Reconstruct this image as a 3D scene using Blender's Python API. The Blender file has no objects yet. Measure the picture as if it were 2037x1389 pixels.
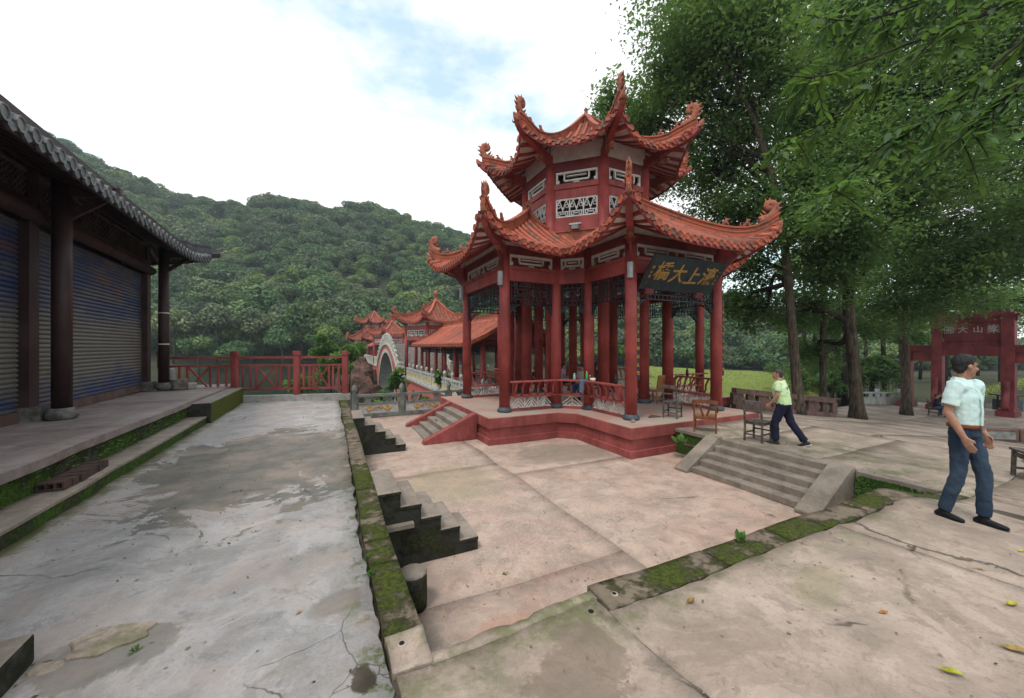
import bpy, math, random
import numpy as np
from mathutils import Vector, Matrix, noise
D = bpy.data; SC = bpy.context.scene; COL = SC.collection
rnd = random.Random(7); NR = np.random.RandomState(5)
TH = math.radians(25.8); SN, CS = math.sin(TH), math.cos(TH)
CAMZ = 1.78
V = Vector
def W(r, d, z=0.0):                       # right, depth of the camera heading -> world
    return V((r*CS + d*SN, -r*SN + d*CS, z))
def RD(x, y): return x*CS - y*SN, x*SN + y*CS
# ---------------- camera, world, sun, exposure
cam = D.cameras.new('camera'); co = D.objects.new('camera', cam); COL.objects.link(co)
cam.sensor_width = 36; cam.lens = 750/2037*36; cam.clip_start = .05; cam.clip_end = 3000
cam.shift_y = -4.5/2037
co.location = (0, 0, CAMZ); co.rotation_euler = (math.radians(90), 0, -TH); SC.camera = co
SUN_EL, SUN_AZ = math.radians(63), math.radians(238)       # azimuth clockwise from +Y
wd = D.worlds.new('World'); SC.world = wd; wd.use_nodes = True
nt = wd.node_tree; nt.nodes.clear()
def wn(t): return nt.nodes.new(t)
sky = wn('ShaderNodeTexSky'); sky.sky_type = 'NISHITA'; sky.sun_disc = False
sky.sun_elevation = SUN_EL; sky.sun_rotation = SUN_AZ; sky.air_density = 1.2; sky.dust_density = .6
bg = wn('ShaderNodeBackground'); bg.inputs[1].default_value = .15
bc = wn('ShaderNodeBackground'); bc.inputs[0].default_value = (.99, .995, 1, 1); bc.inputs[1].default_value = 1.2
tc = wn('ShaderNodeTexCoord'); mp = wn('ShaderNodeMapping'); mp.inputs['Scale'].default_value = (1, 1, 2.2)
mp.inputs['Location'].default_value = (2.1, .6, .35); mp.inputs['Rotation'].default_value = (0, 0, math.radians(23))
n1 = wn('ShaderNodeTexNoise'); n1.inputs['Scale'].default_value = 2.1; n1.inputs['Detail'].default_value = 9
n1.inputs['Roughness'].default_value = .58
r1 = wn('ShaderNodeMapRange'); r1.inputs['From Min'].default_value = .36; r1.inputs['From Max'].default_value = .5
r1.inputs['To Min'].default_value = .35; r1.clamp = True
ms = wn('ShaderNodeMixShader'); ow = wn('ShaderNodeOutputWorld')
L = nt.links.new
L(tc.outputs['Generated'], mp.inputs[0]); L(mp.outputs[0], n1.inputs['Vector']); L(n1.outputs[0], r1.inputs[0])
tn = wn('ShaderNodeVectorMath'); tn.operation = 'MULTIPLY'; tn.inputs[1].default_value = (1.35, 1.95, 1.6)
L(r1.outputs[0], ms.inputs[0]); L(sky.outputs[0], tn.inputs[0]); L(tn.outputs[0], bg.inputs[0]); L(bg.outputs[0], ms.inputs[1]); L(bc.outputs[0], ms.inputs[2])
L(ms.outputs[0], ow.inputs[0])
sl = D.lights.new('sun', 'SUN'); sl.energy = 1.9; sl.angle = math.radians(12); sl.color = (1, .95, .88)
so = D.objects.new('sun', sl); COL.objects.link(so)
so.rotation_euler = (math.pi/2 - SUN_EL, 0, math.pi - SUN_AZ)
SC.view_settings.view_transform = 'Standard'; SC.view_settings.look = 'None'
SC.view_settings.exposure = 0.12; SC.view_settings.gamma = 1; SC.view_settings.use_curve_mapping = False
SC.cycles.max_bounces = 6; SC.cycles.transparent_max_bounces = 8; SC.cycles.volume_bounces = 0

# ---------------- helpers
class MB:
    def __init__(s): s.v = []; s.f = []; s.s = []; s.m = []; s.cm = 0
    def add(s, vs, fs, M=None, smooth=False):
        b = len(s.v)
        s.v += [tuple(M @ V(p)) for p in vs] if M is not None else [tuple(p) for p in vs]
        for f in fs: s.f.append([i + b for i in f]); s.s.append(smooth); s.m.append(s.cm)
        return s
    def box(s, x0, x1, y0, y1, z0, z1, M=None):
        return s.add([(x0,y0,z0),(x1,y0,z0),(x1,y1,z0),(x0,y1,z0),(x0,y0,z1),(x1,y0,z1),(x1,y1,z1),(x0,y1,z1)],
              [(0,3,2,1),(4,5,6,7),(0,1,5,4),(1,2,6,5),(2,3,7,6),(3,0,4,7)], M)
    def beam(s, p, q, w, h, up=(0,0,1)):
        p, q, up = V(p), V(q), V(up); d = (q-p).normalized(); a = d.cross(up).normalized(); b = a.cross(d)
        a *= w/2; b *= h/2
        vs = [p-a-b, p+a-b, p+a+b, p-a+b, q-a-b, q+a-b, q+a+b, q-a+b]
        return s.add(vs, [(0,1,2,3),(7,6,5,4),(0,4,5,1),(1,5,6,2),(2,6,7,3),(3,7,4,0)])
    def strip(s, pts, w, h, up=(0,0,1), closed=False):     # rectangular section swept along pts (h upward from pts)
        pts = [V(p) for p in pts]; up = V(up); n = len(pts); vs = []
        for i, p in enumerate(pts):
            t = (pts[min(i+1, n-1)] - pts[max(i-1, 0)]); t.normalize()
            a = t.cross(up); a.z = 0; a.normalize(); ww = w[i] if isinstance(w, (list, tuple)) else w; hh = h[i] if isinstance(h, (list, tuple)) else h
            vs += [p - a*ww/2, p + a*ww/2, p + a*ww/2 + up*hh, p - a*ww/2 + up*hh]
        fs = [(0,1,2,3), tuple(4*(n-1)+k for k in (3,2,1,0))]
        for i in range(n-1):
            for k in range(4): a, b = 4*i+k, 4*i+(k+1) % 4; fs.append((a, a+4, b+4, b))
        return s.add(vs, fs)
    def tube(s, pts, rads, n=8, side=(1,0,0), cap=True, smooth=True, half=False):
        pts = [V(p) for p in pts]; m = len(pts); vs = []; side = V(side)
        for i, p in enumerate(pts):
            t = (pts[min(i+1, m-1)] - pts[max(i-1, 0)]).normalized()
            a = side - t*side.dot(t)
            if a.length < 1e-4: a = t.orthogonal()
            a.normalize(); b = t.cross(a); side = a
            r = rads[i] if isinstance(rads, (list, tuple)) else rads
            ra, rb = r if isinstance(r, (list, tuple)) else (r, r)
            for k in range(n):
                an = 2*math.pi*k/n
                vs.append(p + a*ra*math.cos(an) + b*rb*math.sin(an))
        fs = []
        for i in range(m-1):
            for k in range(n):
                k2 = (k+1) % n; fs.append((i*n+k, i*n+k2, (i+1)*n+k2, (i+1)*n+k))
        s.add(vs, fs, None, smooth)
        if cap:
            b = len(s.v) - m*n
            s.f.append([b+k for k in range(n)][::-1]); s.s.append(False); s.m.append(s.cm)
            s.f.append([b+(m-1)*n+k for k in range(n)]); s.s.append(False); s.m.append(s.cm)
        return s
    def lathe(s, prof, n=16, M=None, smooth=True):
        vs = [(r*math.cos(2*math.pi*k/n), r*math.sin(2*math.pi*k/n), z) for r, z in prof for k in range(n)]
        fs = [(i*n+k, i*n+(k+1) % n, (i+1)*n+(k+1) % n, (i+1)*n+k) for i in range(len(prof)-1) for k in range(n)]
        s.add(vs, fs, M, smooth)
        b = len(s.v)-len(vs)
        for q, rev in ((b, True), (b+(len(prof)-1)*n, False)):
            f = [q+k for k in range(n)]
            s.f.append(f[::-1] if rev else f); s.s.append(False); s.m.append(s.cm)
        return s
    def prism(s, poly, z0, z1, M=None):
        n = len(poly); vs = [(x, y, z0) for x, y in poly] + [(x, y, z1) for x, y in poly]
        fs = [tuple(range(n))[::-1], tuple(range(n, 2*n))] + [(i, (i+1) % n, n+(i+1) % n, n+i) for i in range(n)]
        return s.add(vs, fs, M)
    def grid(s, fn, nu, nv, smooth=True):
        vs = [fn(i/(nu), j/(nv)) for i in range(nu+1) for j in range(nv+1)]
        fs = [(i*(nv+1)+j, (i+1)*(nv+1)+j, (i+1)*(nv+1)+j+1, i*(nv+1)+j+1) for i in range(nu) for j in range(nv)]
        return s.add(vs, fs, None, smooth)
    def mesh(s, name, mat=None):
        me = D.meshes.new(name); me.from_pydata(s.v, [], s.f); me.polygons.foreach_set('use_smooth', s.s)
        for m in (mat if isinstance(mat, (list, tuple)) else [mat]):
            if m: me.materials.append(m)
        if any(s.m): me.polygons.foreach_set('material_index', s.m)
        me.update(); return me
    def build(s, name, mat, parent=None, loc=None, rz=0):
        return inst(s.mesh(name, mat), name, parent, loc, rz)
def inst(me, name, parent=None, loc=None, rz=0, sc=None):
    o = D.objects.new(name, me); COL.objects.link(o)
    if parent: o.parent = parent
    if loc is not None: o.location = loc
    if isinstance(rz, (tuple, list)): o.rotation_euler = rz
    elif rz: o.rotation_euler = (0, 0, rz)
    if sc: o.scale = sc if isinstance(sc, (tuple, list)) else (sc,)*3
    return o
def tag(o, label=None, cat=None, group=None, kind=None):
    if label: o['label'] = label
    if cat: o['category'] = cat
    if group: o['group'] = group
    if kind: o['kind'] = kind
    return o
def thing(name, label, cat, loc=(0,0,0), rz=0, group=None):
    o = D.objects.new(name, None); COL.objects.link(o); o.location = loc; o.rotation_euler = (0, 0, rz)
    o.empty_display_size = .2
    return tag(o, label, cat, group)
def copy_tree(o, parent=None, **kw):
    c = o.copy(); COL.objects.link(c)
    if parent: c.parent = parent
    for ch in [x for x in o.children]: copy_tree(ch, c)
    return c
def bevel(o, w, seg=2):
    m = o.modifiers.new('bevel', 'BEVEL'); m.width = w; m.segments = seg; m.limit_method = 'ANGLE'; m.angle_limit = .7
    return o
def lerp(a, b, t): return a + (b-a)*t
def sstep(a, b, x):
    t = min(1, max(0, (x-a)/(b-a))); return t*t*(3-2*t)
def interp(x, tab):
    if x <= tab[0][0]: return tab[0][1]
    for (a, b), (c, d) in zip(tab, tab[1:]):
        if x <= c: return b + (d-b)*(x-a)/(c-a)
    return tab[-1][1]
def curve(pts, n):                         # Catmull-Rom
    P = [V(p) for p in pts]; P = [P[0]*2-P[1]] + P + [P[-1]*2-P[-2]]; out = []
    for i in range(1, len(P)-2):
        for k in range(n):
            t = k/n; a, b, c, d = P[i-1:i+3]
            out.append(.5*((2*b) + (c-a)*t + (2*a-5*b+4*c-d)*t*t + (3*b-a-3*c+d)*t**3))
    out.append(P[-2]); return out
def text_mesh(s, size, mat, name='lettering', ext=.01, bold=0., shear=0.):
    c = D.curves.new(name, 'FONT'); c.body = s; c.size = size; c.extrude = ext; c.align_x = 'CENTER'; c.align_y = 'CENTER'
    c.offset = bold; c.shear = shear; c.resolution_u = 4
    o = D.objects.new(name, c); COL.objects.link(o); bpy.context.view_layer.update()
    me = D.meshes.new_from_object(o.evaluated_get(bpy.context.evaluated_depsgraph_get()))
    D.objects.remove(o); me.materials.clear(); me.materials.append(mat); me.name = name
    return me

# ---------------- materials
class NM:
    def __init__(s, name, rough=.8, spec=.3):
        s.mat = D.materials.new(name); s.mat.use_nodes = True; s.t = s.mat.node_tree
        s.b = s.t.nodes['Principled BSDF']; s.b.inputs['Roughness'].default_value = rough
        s.b.inputs['Specular IOR Level'].default_value = spec
        g = s.t.nodes.new('ShaderNodeNewGeometry'); s.pos = g.outputs['Position']; s.geo = g
    def nd(s, t, **k):
        n = s.t.nodes.new(t)
        for a, b in k.items(): setattr(n, a, b)
        return n
    def con(s, v, sock):
        if hasattr(v, 'is_linked'): s.t.links.new(v, sock)
        else:
            if isinstance(v, (tuple, list)) and len(v) == 3 and sock.type == 'RGBA': v = (*v, 1)
            sock.default_value = v
    def math(s, op, a, b=0.0, c=None, clamp=False):
        n = s.nd('ShaderNodeMath', operation=op, use_clamp=clamp); s.con(a, n.inputs[0]); s.con(b, n.inputs[1])
        if c is not None: s.con(c, n.inputs[2])
        return n.outputs[0]
    def map(s, vec, scale=(1,1,1), loc=(0,0,0), rot=(0,0,0)):
        n = s.nd('ShaderNodeMapping'); s.con(vec, n.inputs[0]); n.inputs['Scale'].default_value = scale
        n.inputs['Location'].default_value = loc; n.inputs['Rotation'].default_value = rot; return n.outputs[0]
    def noise(s, scale=1., detail=4., rough=.55, vec=None, dist=0.):
        n = s.nd('ShaderNodeTexNoise'); s.con(vec if vec is not None else s.pos, n.inputs['Vector'])
        n.inputs['Scale'].default_value = scale; n.inputs['Detail'].default_value = detail
        n.inputs['Roughness'].default_value = rough; n.inputs['Distortion'].default_value = dist; return n.outputs[0]
    def voro(s, scale=1., vec=None, feat='DISTANCE_TO_EDGE', out=0, rand=1.):
        n = s.nd('ShaderNodeTexVoronoi', feature=feat); s.con(vec if vec is not None else s.pos, n.inputs['Vector'])
        n.inputs['Scale'].default_value = scale; n.inputs['Randomness'].default_value = rand; return n.outputs[out]
    def ramp(s, f, a, b, lo=0., hi=1.):
        n = s.nd('ShaderNodeMapRange'); n.interpolation_type = 'SMOOTHSTEP'; s.con(f, n.inputs[0])
        for k, v in zip((1, 2, 3, 4), (a, b, lo, hi)): n.inputs[k].default_value = v
        return n.outputs[0]
    def mix(s, f, a, b, mode='MIX'):
        n = s.nd('ShaderNodeMix', data_type='RGBA', blend_type=mode); s.con(f, n.inputs[0]); s.con(a, n.inputs[6]); s.con(b, n.inputs[7])
        return n.outputs[2]
    def xyz(s, vec=None):
        n = s.nd('ShaderNodeSeparateXYZ'); s.con(vec if vec is not None else s.pos, n.inputs[0]); return n.outputs
    def warp(s, amt, scale, vec=None):
        vec = vec if vec is not None else s.pos
        n = s.nd('ShaderNodeTexNoise'); s.con(vec, n.inputs['Vector']); n.inputs['Scale'].default_value = scale; n.inputs['Detail'].default_value = 4
        a = s.nd('ShaderNodeVectorMath', operation='SUBTRACT'); s.con(n.outputs['Color'], a.inputs[0]); a.inputs[1].default_value = (.5,.5,.5)
        b = s.nd('ShaderNodeVectorMath', operation='SCALE'); s.con(a.outputs[0], b.inputs[0]); b.inputs['Scale'].default_value = amt
        c = s.nd('ShaderNodeVectorMath', operation='ADD'); s.con(vec, c.inputs[0]); s.con(b.outputs[0], c.inputs[1]); return c.outputs[0]
    def bump(s, h, dist=.01, strength=1.):
        n = s.nd('ShaderNodeBump'); s.con(h, n.inputs['Height']); n.inputs['Distance'].default_value = dist
        n.inputs['Strength'].default_value = strength; s.con(n.outputs[0], s.b.inputs['Normal']); return n
    def col(s, c): s.con(c, s.b.inputs['Base Color']); return s
    def island(s): return s.geo.outputs['Random Per Island']
    def objrand(s): return s.nd('ShaderNodeObjectInfo').outputs['Random']
    def blob(s, cx, cy, rx, ry, ang=0., n=None, amt=.6):   # soft-edged patch with a noisy outline, 0..1
        p = s.map(s.pos, (1,1,1), (-cx, -cy, 0)); p = s.map(p, (1,1,1), (0,0,0), (0, 0, -ang))
        p = s.map(p, (1/rx, 1/ry, 0)); q = s.nd('ShaderNodeVectorMath', operation='LENGTH'); s.con(p, q.inputs[0])
        v = s.math('SUBTRACT', 1.0, q.outputs['Value'])
        if n is not None: v = s.math('ADD', v, s.math('MULTIPLY', s.math('SUBTRACT', n, .5), amt*2))
        return v
def simple(name, c, c2=None, scale=3., rough=.8, bump=.003, spec=.3, metal=0., bs=30.):
    m = NM(name, rough, spec); c2 = c2 or tuple(x*.72 for x in c)
    n = m.noise(scale, 5, .6); m.col(m.mix(m.ramp(n, .35, .68), c, c2))
    if metal: m.b.inputs['Metallic'].default_value = metal
    if bump: m.bump(m.noise(bs, 4, .6), bump)
    return m.mat
def painted(name, c, worn, wear=.62, streak=True, rough=.55):
    m = NM(name, rough, .35)
    n = m.noise(1.3, 6, .6); base = m.mix(m.ramp(n, .35, .65), tuple(min(1, x*1.12+.01) for x in c), tuple(x*.7 for x in c)); d_ = m.noise(17, 7, .75); base = m.mix(m.ramp(d_, .56, .7, 0, .35), base, tuple(x*.5+.02 for x in c))
    st = m.noise(2., 5, .65, m.map(m.pos, (2.2, 2.2, .35)))
    base = m.mix(m.math('MULTIPLY', m.ramp(st, .47, .66), .6), base, tuple(x*.55 for x in c))
    w = m.noise(7., 8, .72); base = m.mix(m.ramp(w, wear, wear+.09), base, worn)
    m.col(base); m.bump(m.noise(25., 6, .6), .004); return m.mat
M_ = {}
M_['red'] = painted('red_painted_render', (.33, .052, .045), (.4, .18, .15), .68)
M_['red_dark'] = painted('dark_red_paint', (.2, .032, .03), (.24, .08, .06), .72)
M_['plinth'] = painted('plinth_red_paint', (.3, .066, .058), (.38, .18, .15), .68, rough=.8)
M_['railred'] = painted('worn_red_rail_paint', (.36, .07, .06), (.42, .22, .16), .57)
M_['fencered'] = painted('railing_oxide_red', (.27, .05, .045), (.35, .12, .09), .7)
M_['gatered'] = painted('gate_oxide_red', (.2, .03, .034), (.2, .05, .05), .7)
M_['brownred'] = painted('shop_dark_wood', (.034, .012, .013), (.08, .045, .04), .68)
M_['white'] = simple('white_plaster', (.74, .71, .68), (.6, .55, .52), 4, .85)
M_['cream'] = simple('weathered_white_fretwork', (.78, .74, .71), (.62, .52, .47), 6, .8)
M_['black'] = simple('black_lattice_paint', (.028, .033, .042), (.018, .02, .026), 5, .5)
M_['blackstone'] = simple('dark_grey_column_stone', (.07, .08, .095), (.05, .055, .065), 9, .55)
M_['greystone'] = simple('grey_balustrade_stone', (.23, .235, .225), (.12, .13, .115), 4, .85, .006)
M_['palestone'] = simple('pale_balustrade_stone', (.5, .49, .46), (.3, .3, .27), 3, .85, .006)
M_['brownstone'] = simple('brown_red_sandstone', (.15, .085, .07), (.07, .05, .045), 5, .9, .012)
M_['gold'] = simple('gold_leaf_paint', (.42, .24, .06), (.3, .16, .04), 9, .5)
M_['ochre'] = simple('ochre_relief_paint', (.62, .34, .06), (.5, .24, .05), 9, .7)
M_['grey_plastic'] = simple('grey_speaker_plastic', (.42, .43, .45), None, 5, .5)
M_['cement'] = simple('bare_cement', (.38, .36, .34), (.25, .24, .22), 5, .9, .006)

# roof tile: terracotta with joints across the rows, dark lichen
m = NM('terracotta_roof_tile', .62, .4)
n = m.noise(2.2, 7, .62); c = m.mix(m.objrand(), (.43, .095, .045), (.27, .055, .035))
c = m.mix(m.math('MULTIPLY', m.ramp(m.noise(9, 5, .7), .45, .75), .55), c, (.55, .19, .1)); c = m.mix(m.ramp(m.math('FRACT', m.math('MULTIPLY', m.objrand(), 7.3)), .72, .95, 0, .65), c, (.16, .055, .04))
c = m.mix(m.ramp(n, .54, .62, 0, .8), c, (.075, .06, .045))
m.col(c); m.bump(m.noise(40, 5, .6), .003); M_['tile'] = m.mat
m = NM('terracotta_pan_tile', .8, .3)
c = m.mix(m.ramp(m.noise(3, 7, .65), .45, .62), (.22, .065, .042), (.08, .05, .038)); m.col(c); m.bump(m.noise(30, 5, .6), .005); M_['pan'] = m.mat
m = NM('terracotta_ridge', .7, .35)
c = m.mix(m.ramp(m.noise(2.6, 7, .65), .48, .64), (.4, .1, .05), (.22, .075, .05))
c = m.mix(m.ramp(m.noise(5, 8, .7), .54, .64, 0, .8), c, (.09, .075, .055)); m.col(c); m.bump(m.noise(28, 6, .6), .006); M_['ridge'] = m.mat
m = NM('dragon_clay', .75, .3)
c = m.mix(m.ramp(m.noise(8, 7, .65), .42, .65), (.4, .13, .075), (.17, .07, .05)); m.col(c); m.bump(m.noise(22, 7, .7), .03); M_['clay'] = m.mat
m = NM('grey_roof_tile', .42, .5)
c = m.mix(m.ramp(m.noise(4, 6, .65), .4, .65), (.055, .062, .072), (.13, .14, .145)); m.col(c); m.bump(m.noise(30, 5, .6), .004); M_['gtile'] = m.mat
# leaves
def leafmat(name, a, b, c, trans=.35, scale=.5, var=False):
    m = NM(name, .55, .35); i = m.island()
    k = m.mix(i, a, b); k = m.mix(m.math('MULTIPLY', m.ramp(m.noise(scale, 3, .6), .48, .68), .85), k, c); k = m.mix(.55, k, m.mix(m.objrand(), m.mix(1., k, (.38, .48, .5), 'MULTIPLY'), m.mix(1., k, (2.1, 1.85, 1.3), 'MULTIPLY'))) if var else k; m.col(k)
    t = m.nd('ShaderNodeBsdfTranslucent'); m.con(m.mix(.5, k, (.25, .4, .06), 'ADD'), t.inputs[0])
    x = m.nd('ShaderNodeMixShader'); x.inputs[0].default_value = trans
    m.t.links.new(m.b.outputs[0], x.inputs[1]); m.t.links.new(t.outputs[0], x.inputs[2])
    m.t.links.new(x.outputs[0], m.t.nodes['Material Output'].inputs[0]); return m.mat
M_['leaf'] = leafmat('camphor_leaf', (.09, .17, .048), (.038, .095, .034), (.18, .29, .08), .32)
M_['leaf2'] = leafmat('near_leaf', (.036, .1, .02), (.016, .05, .02), (.08, .17, .03), .35, .9, True)
M_['far1'] = leafmat('hill_leaf', (.06, .13, .04), (.022, .062, .028), (.13, .2, .05), .15, .06, True)
M_['far2'] = leafmat('pale_hill_leaf', (.1, .14, .07), (.05, .09, .045), (.16, .19, .09), .12, .06, True)
M_['bush'] = leafmat('bush_leaf', (.08, .17, .035), (.045, .11, .03), (.14, .26, .05), .3, 1.)
m = NM('bark', .95, .1); st = m.noise(5., 6, .65, m.map(m.pos, (3, 3, .5)))
m.col(m.mix(m.ramp(st, .35, .65), (.13, .1, .075), (.035, .028, .022))); m.bump(st, .05); M_['bark'] = m.mat
m = NM('dark_bark', .95, .1); m.col(m.mix(m.ramp(m.noise(6, 5, .6), .4, .6), (.05, .04, .032), (.02, .017, .014))); m.bump(m.noise(20, 5, .6), .02); M_['dbark'] = m.mat
# ---------------- ground levels (foreground z = 0)
ZC = -.97                                   # sunken court
XE = .52                                    # east edge of the upper terrace
XS = 8.16                                   # west edge of the chair level
YF = 2.2                                    # north edge of the foreground
def G(x, y):
    z = -.35*sstep(6.0, 8.1, x)
    if x > 12: z -= .115*(min(x, 28) - 12)
    return z
def concrete(name, a, b, dark, extra=None, crackscale=.45, rough=.85, crack=.5):
    m = NM(name, rough, .3)
    n1 = m.noise(.55, 8, .62, None, .4); n2 = m.noise(2.8, 9, .68); n3 = m.noise(14, 8, .7)
    c = m.mix(m.ramp(n1, .34, .66), a, b)
    c = m.mix(m.math('MULTIPLY', m.ramp(n2, .45, .62), .55), c, dark)
    c = m.mix(m.math('MULTIPLY', m.ramp(n2, .5, .3), .3), c, tuple(min(1, x*1.35) for x in a))
    c = m.mix(m.math('MULTIPLY', m.ramp(n3, .55, .75), .3), c, tuple(x*.55 for x in dark))
    c = m.mix(m.math('MULTIPLY', m.ramp(m.noise(60, 5, .7), .45, .7), .3), c, tuple(x*1.35 for x in b)); c = m.mix(m.math('MULTIPLY', m.ramp(m.noise(38, 6, .75), .52, .62), .3), c, tuple(x*.6 for x in b))
    p1 = m.noise(1.5, 12, .74, None, .7); p2 = m.noise(4.2, 12, .76, None, .5)
    c = m.mix(m.ramp(p1, .53, .545, 0, .32), c, tuple(x*.62 for x in b)); c = m.mix(m.ramp(p1, .43, .42, 0, .3), c, tuple(min(1, x*1.28) for x in a))
    c = m.mix(m.ramp(p2, .575, .59, 0, .4), c, tuple(x*.5 for x in b)); c = m.mix(m.ramp(m.noise(120, 3, .6), .62, .7, 0, .35), c, tuple(x*.45 for x in b))
    w = m.warp(.55, .9); w = m.warp(.08, 9, w); ck = m.voro(crackscale, w)
    gate = m.ramp(m.noise(.7, 2, .5), 1-crack, 1-crack+.06)
    ckm = m.math('MULTIPLY', m.ramp(ck, .0, .009, 1, 0), gate)
    c = m.mix(m.math('MULTIPLY', ckm, .8), c, (.035, .03, .022))
    if extra: c = extra(m, c, n1, n2, n3)
    m.col(c)
    h = m.math('SUBTRACT', m.math('ADD', m.math('MULTIPLY', n2, .6), m.math('MULTIPLY', n3, .35)), m.math('MULTIPLY', ckm, .8))
    m.bump(h, .02); m.con(m.ramp(n2, .3, .6, rough, rough-.2), m.b.inputs['Roughness'])
    return m.mat
MOSS = (.085, .115, .022)
def x_terrace(m, c, n1, n2, n3):
    big = m.noise(1.9, 10, .72, m.map(m.pos, (.75, .75, 1)), .8)
    f = m.ramp(m.blob(-.9, 7.0, 2.1, 2.8, 0, big, 1.1), .22, .27, 0, .88)
    c = m.mix(f, c, m.mix(m.ramp(n2, .4, .6), (.1, .095, .08), (.15, .135, .105)))
    f = m.ramp(m.blob(.05, 2.9, .22, .15, .3, big, .6), .0, .4, 0, .6); c = m.mix(f, c, (.15, .13, .1))
    f = m.ramp(m.blob(-.08, 3.6, .4, .25, .5, big, .7), .0, .5, 0, .5); c = m.mix(f, c, (.16, .145, .12))
    f = m.ramp(m.blob(-1.15, 3.0, .42, .3, -.3, big, 1.0), .1, .22, 0, .6); c = m.mix(f, c, (.11, .1, .078))
    f = m.math('MULTIPLY', m.ramp(m.blob(.05, 2.2, .6, .7, 0, n1, .6), .1, .3, 0, .8), m.ramp(m.voro(2.3, m.warp(.12, 4)), .0, .012, 1, 0)); c = m.mix(f, c, (.04, .035, .025))
    f = m.ramp(m.blob(.16, 2.17, .09, .12, 0, n2, 1.3), .2, .4); c = m.mix(f, c, (.05, .04, .03))
    # ochre algae and moss where the slab meets the kerb and the steps
    X = m.xyz()[0]
    e = m.math('MULTIPLY', m.ramp(X, .0, .3), m.ramp(m.noise(5, 8, .7), .5, .6)); c = m.mix(e, c, MOSS)
    e = m.math('MULTIPLY', m.ramp(X, -2.3, -2.55), m.ramp(m.noise(4, 8, .7), .42, .55)); c = m.mix(e, c, (.13, .13, .05))
    # warm pink cast of the newer concrete away from the shops
    return m.mix(m.math('MULTIPLY', m.ramp(m.noise(1.1, 5, .6), .45, .65), .35), c, (.4, .3, .25))
def x_fore(m, c, n1, n2, n3):
    s = m.xyz(); e = m.math('MULTIPLY', m.math('MULTIPLY', m.ramp(s[1], 1.5, 2.1), m.ramp(s[0], 12, 8)), m.ramp(m.noise(2.2, 9, .7), .45, .62))
    c = m.mix(m.math('MULTIPLY', e, .85), c, (.13, .14, .06))
    f = m.ramp(m.blob(1.3, 1.75, .4, .3, .2, n2, 1.3), .1, .3, 0, .55); c = m.mix(f, c, (.16, .12, .09))
    f = m.ramp(m.blob(3.3, 1.55, .6, .3, .2, n1, 1.6), .1, .5, 0, .4); c = m.mix(f, c, (.2, .19, .09))
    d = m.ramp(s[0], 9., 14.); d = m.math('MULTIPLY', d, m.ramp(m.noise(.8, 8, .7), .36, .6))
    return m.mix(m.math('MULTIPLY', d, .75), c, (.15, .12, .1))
def x_court(m, c, n1, n2, n3):
    X = m.xyz()[0]; big = m.noise(1.6, 9, .7)
    e = m.math('MULTIPLY', m.ramp(X, 1.5, .6), m.ramp(big, .35, .55)); c = m.mix(m.math('MULTIPLY', e, .8), c, (.13, .12, .1)); f = m.ramp(m.blob(2.6, 2.9, 1.1, .5, .1, big, 1.1), .1, .5, 0, .5); c = m.mix(f, c, (.3, .27, .12)); f = m.ramp(m.blob(1.5, 3.3, .5, .3, .2, n2, .8), .1, .6, 0, .45); c = m.mix(f, c, (.45, .22, .15))
    f = m.ramp(m.blob(5.6, 8.2, 1.9, 1.3, -.3, big, .6), .1, .5, 0, .6); c = m.mix(f, c, (.2, .17, .14))
    f = m.ramp(m.blob(2.3, 7.4, 1.3, 1.5, .2, big, .9), .1, .4, 0, .4); c = m.mix(f, c, (.3, .27, .16))
    f = m.math('MULTIPLY', m.ramp(m.blob(3.2, 5.4, 2.6, 2.2, 0, big, 1.3), .0, .5), m.ramp(m.noise(26, 8, .75), .5, .6)); return m.mix(m.math('MULTIPLY', f, .5), c, (.5, .47, .43))
M_['terr'] = concrete('terrace_concrete', (.38, .36, .35), (.29, .28, .28), (.23, .21, .19), x_terrace, .6, .78, .45)
M_['fore'] = concrete('foreground_concrete', (.42, .335, .275), (.32, .25, .205), (.24, .2, .16), x_fore, .5, .85, .5)
M_['court'] = concrete('court_concrete', (.47, .36, .295), (.44, .305, .245), (.28, .24, .195), x_court, .35, .85, .4)
M_['walk'] = concrete('walkway_concrete', (.26, .23, .22), (.21, .17, .16), (.13, .1, .09), None, .5, .8, .4)
M_['step'] = concrete('stair_stone', (.3, .25, .21), (.23, .19, .155), (.13, .115, .09), None, 1.2, .85, .3)
def mossy(name, base, cover, lo=.42, hi=.56, orv=0.):
    m = NM(name, .95, .15); n = m.noise(1.5, 10, .7); k = m.noise(26, 5, .7)
    c = m.mix(m.ramp(m.noise(6, 8, .7), .4, .65), base, tuple(x*.5 for x in base))
    mo = m.mix(m.ramp(k, .35, .65), cover, tuple(x*.45 for x in cover)); f = m.ramp(m.math('ADD', n, m.math('MULTIPLY', m.math('SUBTRACT', m.objrand(), .5), orv)), lo, hi)
    m.col(m.mix(f, c, mo)); m.bump(m.math('ADD', m.math('MULTIPLY', k, .5), m.math('MULTIPLY', f, .7)), .03); return m.mat
M_['kerb'] = mossy('mossy_kerb_stone', (.2, .16, .12), (.075, .095, .02), .46, .56, .14)
M_['mosswall'] = mossy('mossy_wall', (.07, .065, .055), (.06, .11, .02), .38, .5)
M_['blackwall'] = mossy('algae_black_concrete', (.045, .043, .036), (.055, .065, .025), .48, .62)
M_['greenwall'] = mossy('bright_moss_block', (.07, .06, .04), (.1, .125, .02), .3, .42)
M_['pit'] = simple('pit', (.012, .01, .008))
M_['earth'] = simple('earth', (.1, .08, .06), (.05, .045, .03), 3, .95, .02)

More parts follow.
